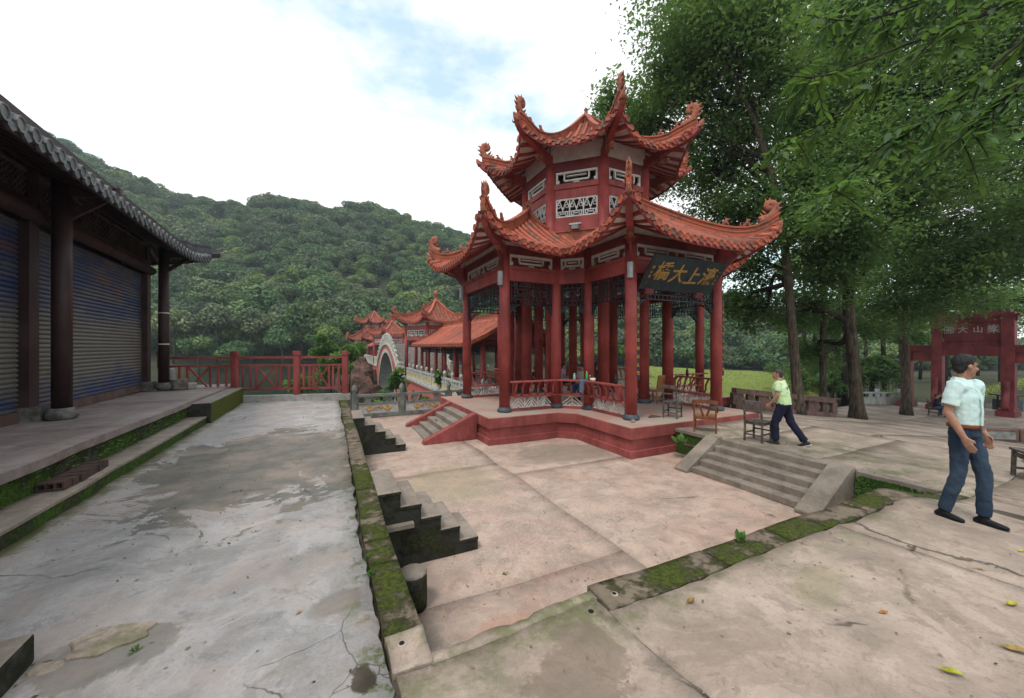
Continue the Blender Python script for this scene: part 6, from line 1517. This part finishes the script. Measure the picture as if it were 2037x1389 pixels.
stand = dict(pelvis=(0, 0, .95), chest=(0, -.0, 1.27), neck=(0, .015, 1.44), head=(0, -.01, 1.575))
man = dict(stand, sh_l=(.175, .0, 1.385), el_l=(.23, .05, 1.12), wr_l=(.22, -.05, .89), sh_r=(-.175, -.01, 1.385), el_r=(-.235, .02, 1.115), wr_r=(-.225, -.1, .885),
    hp_l=(.09, 0, .9), kn_l=(.1, -.1, .5), an_l=(.1, -.1, .085), hp_r=(-.09, 0, .9), kn_r=(-.1, -.0, .49), an_r=(-.1, .12, .085), toe_l=(.12, -1, 0), toe_r=(-.08, -1, 0),
    pn_r=(1, 0, 0), pn_l=(-1, 0, 0), th_l=-1, th_r=1, curl=.6, nod=.05, shirt=cloth('pale_aqua_shirt', (.6, .76, .74), (.5, .66, .65)), legs=cloth('blue_jeans', (.018, .032, .058), (.045, .068, .105)), shoe=cloth('black_leather', (.012, .013, .016), rough=.4), belt=cloth('tan_belt', (.2, .07, .03)),
    collar=True, sleeve=.72, bulk=.96, folds=.02, leg=.84)
person('man in a pale aqua shirt and blue jeans looking over his shoulder at the right', (5.82, 1.45, 0), math.radians(-14), man, vox=.008, S=1.0, headturn=math.radians(58)).scale = (.84, .95, 1.)
def logo(t, J):
    mb = MB(); R_ = .055; c = J['chest'] + V((.03, .148, .0)); mb.add([c + V((R_*math.cos(a), .0, R_*1.1*math.sin(a))) for a in [k*math.pi/6 for k in range(12)]], [tuple(range(12))])
    o = mb.build('blue_print', simple('blue_print', (.03, .25, .6)), t); m2 = MB(); m2.add([c + V((.022*math.cos(a)+.01, .004, .025*math.sin(a)+.01)) for a in [k*math.pi/4 for k in range(8)]], [tuple(range(8))]); m2.build('print_centre', M_['white'], t)
    MB().box(-.07, .07, -.0, .004, -.012, .012).build('blue_print', simple('blue_print2', (.05, .3, .62)), t, c - V((0, 0, .085)))
wk_ = dict(pelvis=(0, .0, .9), chest=(0, -.06, 1.22), neck=(0, -.075, 1.38), head=(0, -.11, 1.51), sh_l=(.17, -.06, 1.33), el_l=(.22, -.06, 1.07), wr_l=(.2, -.2, .87), sh_r=(-.17, -.06, 1.33), el_r=(-.22, .04, 1.07), wr_r=(-.2, .02, .85),
    hp_l=(.09, 0, .86), kn_l=(.1, -.13, .47), an_l=(.1, -.12, .08), hp_r=(-.09, 0, .86), kn_r=(-.1, .12, .47), an_r=(-.1, .36, .11), toe_l=(.0, -1, 0), toe_r=(0, -1, -.45), up_r=(0, -.4, .92),
    pn_r=(1, 0, 0), pn_l=(-1, 0, 0), th_l=-1, th_r=1, curl=.8, shirt=cloth('lime_tshirt', (.5, .68, .34), (.6, .72, .5)), legs=cloth('navy_trousers', (.018, .019, .042)), shoe=cloth('grey_shoe', (.04, .045, .05)), sole=M_['cream'],
    sleeve=.62, bulk=1.2, shirt_low=-.12, folds=.03, leg=1.05, nod=-.1)
person('older man in a lime green t-shirt and navy trousers walking left past the chairs', (8.93, 4.84, G(8.93, 4.8)), math.radians(196), wk_, vox=.01, S=1.0, hair=(.05, .05, .05), extras=logo, headturn=math.radians(12))
sit = dict(pelvis=(0, 0, .5), chest=(0, -.03, .84), neck=(0, -.05, 1.02), head=(0, -.07, 1.16), sh_l=(.17, -.03, .96), el_l=(.21, -.06, .72), wr_l=(.1, -.26, .66), sh_r=(-.17, -.03, .96), el_r=(-.21, -.06, .72), wr_r=(-.1, -.26, .66),
    hp_l=(.09, -.02, .5), kn_l=(.12, -.42, .5), an_l=(.12, -.44, .09), hp_r=(-.09, -.02, .5), kn_r=(-.12, -.42, .5), an_r=(-.12, -.4, .09), pn_l=(0, 0, -1), pn_r=(0, 0, -1), sleeve=.7, bulk=1.05, shirt_low=-.05)
def seated(label, loc, rz, shirt, legs, hl='short', grp=None, S=1., **kw):
    d = dict(sit, shirt=cloth('seated_shirt', shirt), legs=cloth('seated_trousers', legs), shoe=cloth('seated_shoe', (.02, .02, .02)), **kw); return person(label, loc, rz, d, vox=.014, S=S, hairlen=hl, group=grp)
zp = ZP
p1 = PX(1118, 760, 16.2); seated('man in a lilac shirt sitting inside the pavilion behind the third column', (p1.x, p1.y, zp), math.radians(60), (.4, .36, .55), (.012, .012, .014))
p2 = PX(1160, 760, 14.3); seated('long-haired woman in a pale top sitting behind the front railing of the pavilion', (p2.x, p2.y, zp), math.radians(-70), (.45, .42, .42), (.05, .08, .16), 'long', S=1.03)
p3 = PX(1183, 760, 14.9); seated('dark-clothed person half hidden behind the column right of the long-haired woman', (p3.x, p3.y, zp), math.radians(100), (.04, .04, .045), (.03, .03, .035), 'long', S=1.05)
p4 = PX(1062, 768, 18.5); seated('person in dark clothes seated low behind the second column of the pavilion', (p4.x, p4.y, zp-.25), math.radians(40), (.03, .03, .035), (.03, .03, .04))
pg = PX(1861, 826, 21.6); seated('person in a dark patterned jacket and blue jeans sitting by the gateway', (pg.x, pg.y, G(pg.x, 0)), math.radians(10), (.02, .02, .025), (.06, .1, .18), sleeve=1.8)
pg2 = PX(1872, 824, 22.3); seated('second person in black sitting behind the one in jeans by the gateway', (pg2.x, pg2.y, G(pg2.x, 0)), math.radians(-60), (.015, .015, .018), (.04, .04, .05), sleeve=1.8)
# ---------------- furniture and small things
m_old = simple('weathered_grey_wood', (.13, .11, .1), (.05, .04, .036), 9, .8, .004)
m_brn = simple('varnished_brown_wood', (.2, .07, .035), (.12, .045, .025), 6, .45, .003)
m_ora = simple('orange_varnished_wood', (.33, .14, .045), (.22, .09, .035), 6, .45, .003)
def side_chair(label, loc, rz, mt, slats=0, S=1.):
    t = thing('chair', label, 'chair', loc, rz, None); t.scale = (S, S, S)       # front = -Y
    for x in (-.18, .18):
        MB().beam((x*1.0, -.18, 0), (x, -.18, .44), .036, .036, (0, 1, 0)).build('leg', mt, t)
        MB().strip(curve([(x*1.02, .2, 0), (x, .185, .44), (x*.95, .25, .92)], 3), .036, .034, (0, 1, 0)).build('rear_leg', mt, t)
        MB().beam((x, -.18, .18), (x, .19, .18), .022, .03).build('stretcher', mt, t)
    MB().beam((-.18, -.18, .24), (.18, -.18, .24), .022, .03).build('stretcher', mt, t); MB().beam((-.18, .19, .15), (.18, .19, .15), .022, .03).build('stretcher', mt, t)
    bevel(MB().box(-.21, .21, -.22, .2, .43, .46).build('seat', mt, t), .006); MB().box(-.19, .19, -.19, .19, .38, .43).build('seat_frame', mt, t)
    bevel(MB().beam((-.175, .255, .875), (.175, .255, .875), .025, .1).build('top_rail', mt, t), .006)
    MB().beam((-.175, .22, .68), (.175, .22, .68), .02, .05 if slats else .04).build('back_rail', mt, t)
    if slats:
        for i in range(slats): x = lerp(-.12, .12, i/(slats-1)); MB().beam((x, .2, .46), (x, .25, .84), .03, .015, (0, 1, 0)).build('back_slat', mt, t)
    return t
def gz(x, y): return G(x, y)
c = PX(1338, 826, 10.6); side_chair('dark worn wooden chair standing on the pavilion floor beside the right front column', (c.x, c.y, ZP), math.radians(112), m_old)
c = PX(1508, 872, 8.55); side_chair('grey worn wooden chair standing alone at the top of the broad stair', (c.x, c.y, gz(c.x, c.y)), math.radians(95), m_old, 0, 1.0)
c = PX(1302, 800, 13.3); side_chair('orange-brown high-backed wooden chair standing inside the pavilion', (c.x, c.y, ZP), math.radians(190), m_ora, 5, 1.08)
# low chair with curved back
c = PX(1403, 850, 9.55); t = thing('low_armchair', 'reddish-brown low chair with a curved top rail near the broad stair', 'chair', (c.x, c.y, gz(c.x, c.y)+.002), math.radians(125))
for x, y in ((-.24, -.22), (.24, -.22)): MB().beam((x, y, 0), (x*.97, y*.95, .4), .038, .038, (0, 1, 0)).build('leg', m_brn, t)
for x in (-.24, .24):
    MB().strip([(x, .24, 0), (x, .22, .4), (x, .27, .72)], .038, .036, (0, 1, 0)).build('rear_leg', m_brn, t)
    MB().strip(curve([(x*1.02, .27, .66), (x*1.15, .05, .58), (x*1.08, -.18, .44)], 3), .045, .03).build('arm', m_brn, t)
    MB().beam((x, -.2, .2), (x, .22, .2), .025, .03).build('stretcher', m_brn, t)
bevel(MB().box(-.26, .26, -.25, .2, .38, .41).build('seat', m_ora, t), .006); MB().box(-.24, .24, -.22, .22, .32, .38).build('seat_frame', m_brn, t)
MB().strip(curve([(-.29, .22, .69), (-.15, .29, .72), (0, .31, .73), (.15, .29, .72), (.29, .22, .69)], 3), .03, .1).build('top_rail', m_brn, t)
for s in (-1, 1): MB().beam((s*.04, .2, .41), (s*.13, .29, .7), .045, .018, (0, 1, 0)).build('splat', m_brn, t)
# stool at the right edge
c = PX(2060, 915, 6.0); t = thing('wooden_stool', 'low grey-brown wooden stool at the right edge of the picture', 'stool', (c.x, c.y, gz(c.x, c.y)), math.radians(35))
bevel(MB().box(-.26, .26, -.17, .17, .42, .46).build('seat', m_old, t), .008)
for x in (-.21, .21):
    for y in (-.13, .13): MB().beam((x*1.05, y*1.05, 0), (x, y, .42), .045, .045, (0, 1, 0)).build('leg', m_old, t)
    MB().beam((x, -.13, .13), (x, .13, .13), .03, .035).build('stretcher', m_old, t)
for y in (-.13, .13): MB().beam((-.21, y, .36), (.21, y, .36), .025, .07).build('apron', m_old, t)
MB().beam((-.21, -.13, .13), (.21, -.13, .13), .03, .035).build('stretcher', m_old, t)
# folding chair under the gateway sitter and dark bin beyond the gate
c = PX(1858, 828, 21.7); side_chair('dark chair carrying the person in jeans near the gateway', (c.x, c.y, gz(c.x, c.y)), math.radians(10), m_old)
c = PX(2022, 836, 19.0); t = thing('litter_bin', 'dark roofed litter bin beyond the right gate post', 'bin', (c.x+6, c.y+1.5, G(30, 0)), -.6)
MB().box(-.5, .5, -.3, .3, .1, .75).build('body', M_['blackstone'], t); MB().box(-.62, .62, -.42, .42, 1.0, 1.07).build('roof', M_['brownred'], t)
for x in (-.5, .5): MB().box(x-.03, x+.03, -.03, .03, 0, 1.0).build('post', M_['brownred'], t)
# pierced stone edging right of the man
c = PX(1995, 862, 11.5); t = thing('stone_planter_edge', 'low carved stone edging running to the right behind the man', 'edging', (c.x, c.y, G(c.x, 0)), math.radians(-35))
for k in range(3): bevel(MB().box(-.95+1.3*k, .3+1.3*k, -.12, .12, 0, .38).build('stone', M_['brownstone'], t), .02); MB().box(-.85+1.3*k, .2+1.3*k, -.135, -.12, .08, .3).build('carved_panel', M_['greystone'], t)
# flower border beyond the gate
rs = np.random.RandomState(77); P_ = []
for k in range(2600):
    f = rs.uniform(); a, b = PX(1950, 806, 30), PX(2060, 780, 44); p = lerp(a, b, f); P_.append((p.x+rs.normal(0, .35), p.y+rs.normal(0, .35), -2.15+rs.uniform(0, .45)))
tag(inst(leaf_mesh(leaf_arrays(np.array(P_), .16, .2, .6, .3, None, rs), leafmat('flower_border', (.07, .14, .03), (.32, .28, .04), (.09, .18, .04), .2), 'flower_border'), 'flower_border'), kind='stuff')
# bottles, cloth and bowl on the pavilion railing
def bottle(label, p, col, hgt=.22, r=.035, cap=(.7, .7, .7)):
    t = thing('bottle', label, 'bottle', p); MB().lathe([(r*.9, 0), (r, .01), (r, hgt*.62), (r*.75, hgt*.74), (r*.42, hgt*.82), (r*.42, hgt*.86)], 12).build('body', simple('bottle_body', col, None, 3, .3, 0), t)
    MB().lathe([(r*.5, hgt*.86), (r*.5, hgt), (.001, hgt)], 10).build('cap', simple('bottle_cap', cap, None, 3, .4, 0), t); return t
zr = ZP+.958; CDa, CDb = V((PAVX-2.5, PAVY-1.75, 0)), V((PAVX-1.75, PAVY-2.5, 0)); o45 = V((-1, -1, 0)).normalized()*.34
dea = lambda f, z=zr: V((PAVX-1.75-.34, lerp(PAVY-2.6, PAVY-4.25, f), z)); cdp = lambda f: lerp(CDa, CDb, f) + o45 + V((0,0,zr))
bottle('pale turquoise bottle on the middle stretch of the pavilion railing', cdp(.62), (.25, .55, .5), .2, .04)
bottle('bright green tall bottle on the pavilion railing', cdp(.98), (.12, .5, .06), .26, .036)
bottle('small white-capped jar on the right stretch of the pavilion railing', dea(.24), (.1, .11, .13), .17, .035)
bottle('black thermos flask on the railing by the front column', dea(.93), (.015, .016, .02), .25, .045, (.03, .03, .03))
p = dea(.32); o = MB().lathe([(.05, 0), (.075, .03), (.085, .09), (.08, .09), (.065, .03), (.001, .015)], 14).build('bowl', M_['cream'], None, p); tag(o, 'small cream bowl on the pavilion railing right of the white-capped jar', 'bowl')
t = MB(); f0 = dea(.06)
def clf(a, b):
    u = (a-.5)*.34; v = b*.75; x = -.08 if v > .15 else -.08+.0; 
    return V((lerp(.09, -.09, min(1, v/.12)) if v < .12 else -.09 - .02*math.sin(u*30) - .02*v, u*(1-.35*v) + .012*math.sin(v*22), .012 if v < .12 else -(v-.12)*.62 + .01*math.sin(u*40)))
t.grid(clf, 14, 16); o = t.build('cloth', cloth('blue_grey_cloth', (.13, .16, .24)), None, f0); q = o.modifiers.new('t', 'SOLIDIFY'); q.thickness = .012; tag(o, 'blue-grey cloth draped over the pavilion railing', 'cloth')
p = PX(1383, 748, 13.2); bottle('dark bottle on the far right railing of the pavilion', (PAVX+2.1, PAVY-3.0, zr), (.02, .02, .025), .3, .045, (.02, .02, .02))
# stones at the foot of the front column
def stone(label, p, s, mt=None):
    mb = MB(); mb.grid(lambda a, b: V((math.sin(b*math.pi)*math.cos(a*6.2832), .8*math.sin(b*math.pi)*math.sin(a*6.2832), .62*math.cos(b*math.pi)))*s*(1+.25*noise.noise(V((math.sin(b*math.pi)*math.cos(a*6.2832)*1.5+p[0], math.sin(b*math.pi)*math.sin(a*6.2832)*1.5, math.cos(b*math.pi)*1.5)))), 14, 8, False)
    return tag(mb.build('stone', mt or M_['greystone'], None, (p[0], p[1], p[2]+s*.55)), label, 'stone')
c = PX(1259, 838, 9.9); stone('round grey stone on the platform edge beside the front column', (c.x, c.y, ZP), .065)
c = PX(1290, 826, 10.5); t = thing('fan_of_sticks', 'flat bundle of dark sticks lying on the pavilion floor beside the front column', 'sticks', (c.x, c.y, ZP+.01))
for k in range(7): MB().beam((0, 0, .01), (.42*math.cos(k*.13-.2), .42*math.sin(k*.13-.2), .012), .02, .012).build('stick', m_old, t)
# fallen leaves on the paving
ml = {}
def fallen(label, px, py, size, rz, colr):
    d = 750*1.78/(py-690); p = W((px-1018.5)/750*d, d); z = G(p.x, p.y); mb = MB(); w = .2
    def f(a, b):
        ww = w*math.sin(math.pi*min(1, a*.97+.015)); return V(((a-.5), (b-.5)*2*ww, .05 + .35*abs(b-.5)*ww*2 + .1*(a-.5)**2*4 - .04*math.sin(a*8)))*size
    mb.grid(f, 8, 4); mb.tube([(-.5*size, 0, .06*size), (-.68*size, .02*size, .04*size)], .012*size, 4)
    if colr not in ml: ml[colr] = simple('fallen_leaf', colr, tuple(x*.5 for x in colr), 22, .6, .001)
    tag(mb.build('fallen_leaf', ml[colr], None, (p.x, p.y, z+.004), rz), label, 'leaf', 'fallen leaves on the paving')
fallen('yellow-green fallen leaf lying nearest the bottom right corner', 1892, 1340, .11, -.9, (.4, .4, .03))
fallen('orange fallen leaf in the middle of the right paving', 1757, 1220, .07, -.4, (.5, .22, .04))
fallen('curled brown and yellow fallen leaf by the kerb, leftmost of the larger ones', 1374, 1197, .09, .1, (.3, .19, .04))
fallen('yellow fallen leaf at the right edge above the bottom corner', 2013, 1204, .1, -.3, (.42, .38, .03))
fallen('brownish fallen leaf cut by the right edge low down', 2022, 1297, .14, -1.0, (.38, .25, .08))
fallen('small tan fallen leaf below the walking shoes of the man', 1950, 1133, .06, -1.1, (.5, .27, .12))
fallen('yellow fallen leaf at the right edge level with the shoes', 2032, 1098, .07, -.2, (.42, .4, .04))
fallen('small tan leaf on the left terrace near the cracked corner', 594, 1220, .05, .4, (.5, .27, .15))
# weeds
def weed(label, px, py, hgt, n, s, z0=None, seed=0, cat='weed', broad=.3):
    zz = 0 if z0 is None else z0; d = 750*(CAMZ-zz)/(py-690); p = W((px-1018.5)/750*d, d, zz); rr = random.Random(seed); t = thing('weed', label, cat, p, 0, 'small weeds in the joints')
    mb = MB()
    for k in range(n):
        a = rr.uniform(0, 6.28); L_ = s*rr.uniform(.6, 1.1); el = rr.uniform(.3, 1.3); dx, dy = math.cos(a), math.sin(a); b0 = V((rr.uniform(-.3, .3)*s, rr.uniform(-.3, .3)*s, 0))
        e = b0 + V((dx*math.cos(el), dy*math.cos(el), math.sin(el)*hgt/s))*L_; sd = V((-dy, dx, 0))*L_*broad*.5; m_ = lerp(b0, e, .6) + V((0,0,.12*L_)); mb.add([b0, m_-sd, e, m_+sd], [(0,1,2,3)])
    mb.build('leaves', M_['bush'], t)
weed('bright green broad-leaved weed on the kerb in the right half', 1470, 1078, .12, 12, .09, 0, 1, broad=.5)
weed('low weed tuft spilling over the mossy kerb near the stair foot', 1705, 1010, .05, 60, .06, -.2, 2)
weed('second low weed patch on the mossy kerb near the stair foot', 1690, 1032, .04, 50, .06, -.15, 3)
weed('tiny weed in the court joint at the middle right', 1312, 1140, .03, 14, .05, ZC, 4)
weed('tiny weed in the court crack near the middle', 1003, 1142, .03, 14, .05, ZC, 5)
weed('tiny weed in the court crack at the left', 930, 1167, .02, 10, .04, ZC, 6)
weed('small weed in the joint along the left kerb', 737, 1145, .05, 26, .05, 0, 7)
weed('weed tuft in the broken edge along the left kerb', 732, 1110, .04, 20, .045, 0, 8)
weed('broad-leaved plant growing in the corner between pavilion base and stair', 1352, 885, .3, 26, .22, -.62, 9, 'plant', .55)
weed('small fern on the pavilion staircase', 868, 838, .08, 24, .08, -.5, 10)
weed('weed beside the grey flagstone patch at the lower left', 268, 1297, .03, 16, .05, 0, 11)
for i, (x, y, n, s) in enumerate(((-3.0, 3.2, 300, .07), (-3.0, 5.8, 260, .07), (-2.98, 8.4, 320, .07), (-3.0, 9.8, 260, .07))):
    mb = MB()
    for k in range(n):
        a = rnd.uniform(0, 6.28); b0 = V((x + rnd.uniform(-.01, .12), y+rnd.uniform(-1.2, 1.2), rnd.uniform(.17, .42))); e = b0 + V((abs(math.cos(a))*.8+.2, math.sin(a), rnd.uniform(-.2, .8)))*s*.6; sd = V((0, .012, .006)); mb.add([b0, lerp(b0, e, .6)-sd, e, lerp(b0, e, .6)+sd], [(0,1,2,3)])
    tag(mb.build('wall_moss', M_['bush'], None), kind='stuff')
mb = MB()
for k in range(2600):
    y = rnd.uniform(2.3, 3.22); zz = rnd.uniform(-.95, -.42); a = rnd.uniform(0, 6.28); b0 = V((XS-.05, y, zz)); e = b0 + V((-.05, math.cos(a)*.05, math.sin(a)*.05)); sd = V((0, -math.sin(a), math.cos(a)))*.016; mb.add([b0, lerp(b0, e, .6)-sd, e, lerp(b0, e, .6)+sd], [(0,1,2,3)])
tag(mb.build('wall_creeper', M_['bush'], None), kind='stuff')
# lamp post glimpsed through the gateway, stone seat rock etc. left out of sight
# haze
hz = MB().box(-330, 330, -60, 420, -8.3, 125).build('haze', None); hz['kind'] = 'stuff'; hz.rotation_euler = (0, 0, 0)
mh = D.materials.new('haze'); mh.use_nodes = True; mh.node_tree.nodes.clear(); pv = mh.node_tree.nodes.new('ShaderNodeVolumePrincipled'); ou_ = mh.node_tree.nodes.new('ShaderNodeOutputMaterial')
pv.inputs['Color'].default_value = (.8, .9, 1, 1); pv.inputs['Density'].default_value = .0005; pv.inputs['Anisotropy'].default_value = .2; mh.node_tree.links.new(pv.outputs[0], ou_.inputs['Volume']); hz.data.materials.append(mh)
# grit, leaf crumbs and twigs scattered over the paving
rs = np.random.RandomState(21); Q = []
for k in range(2600):
    x, y = rs.uniform(-2.5, 9), rs.uniform(.6, 14)
    if .3 < x < XS and y > YF: 
        z = ZC
    elif x <= .3: z = 0
    elif y < YF: z = G(x, y)
    elif x > XS and y < 7: z = G(x, y)
    else: continue
    Q.append((x, y, z+.006))
m_gr = NM('grit', .9, .1); m_gr.col(m_gr.mix(m_gr.island(), (.05, .035, .02), (.3, .24, .18)))
tag(inst(leaf_mesh(leaf_arrays(np.array(Q), .022, 0., .6, .6, np.tile([0, 0, 5.], (len(Q), 1)), rs), m_gr.mat, 'grit'), 'grit'), kind='stuff')
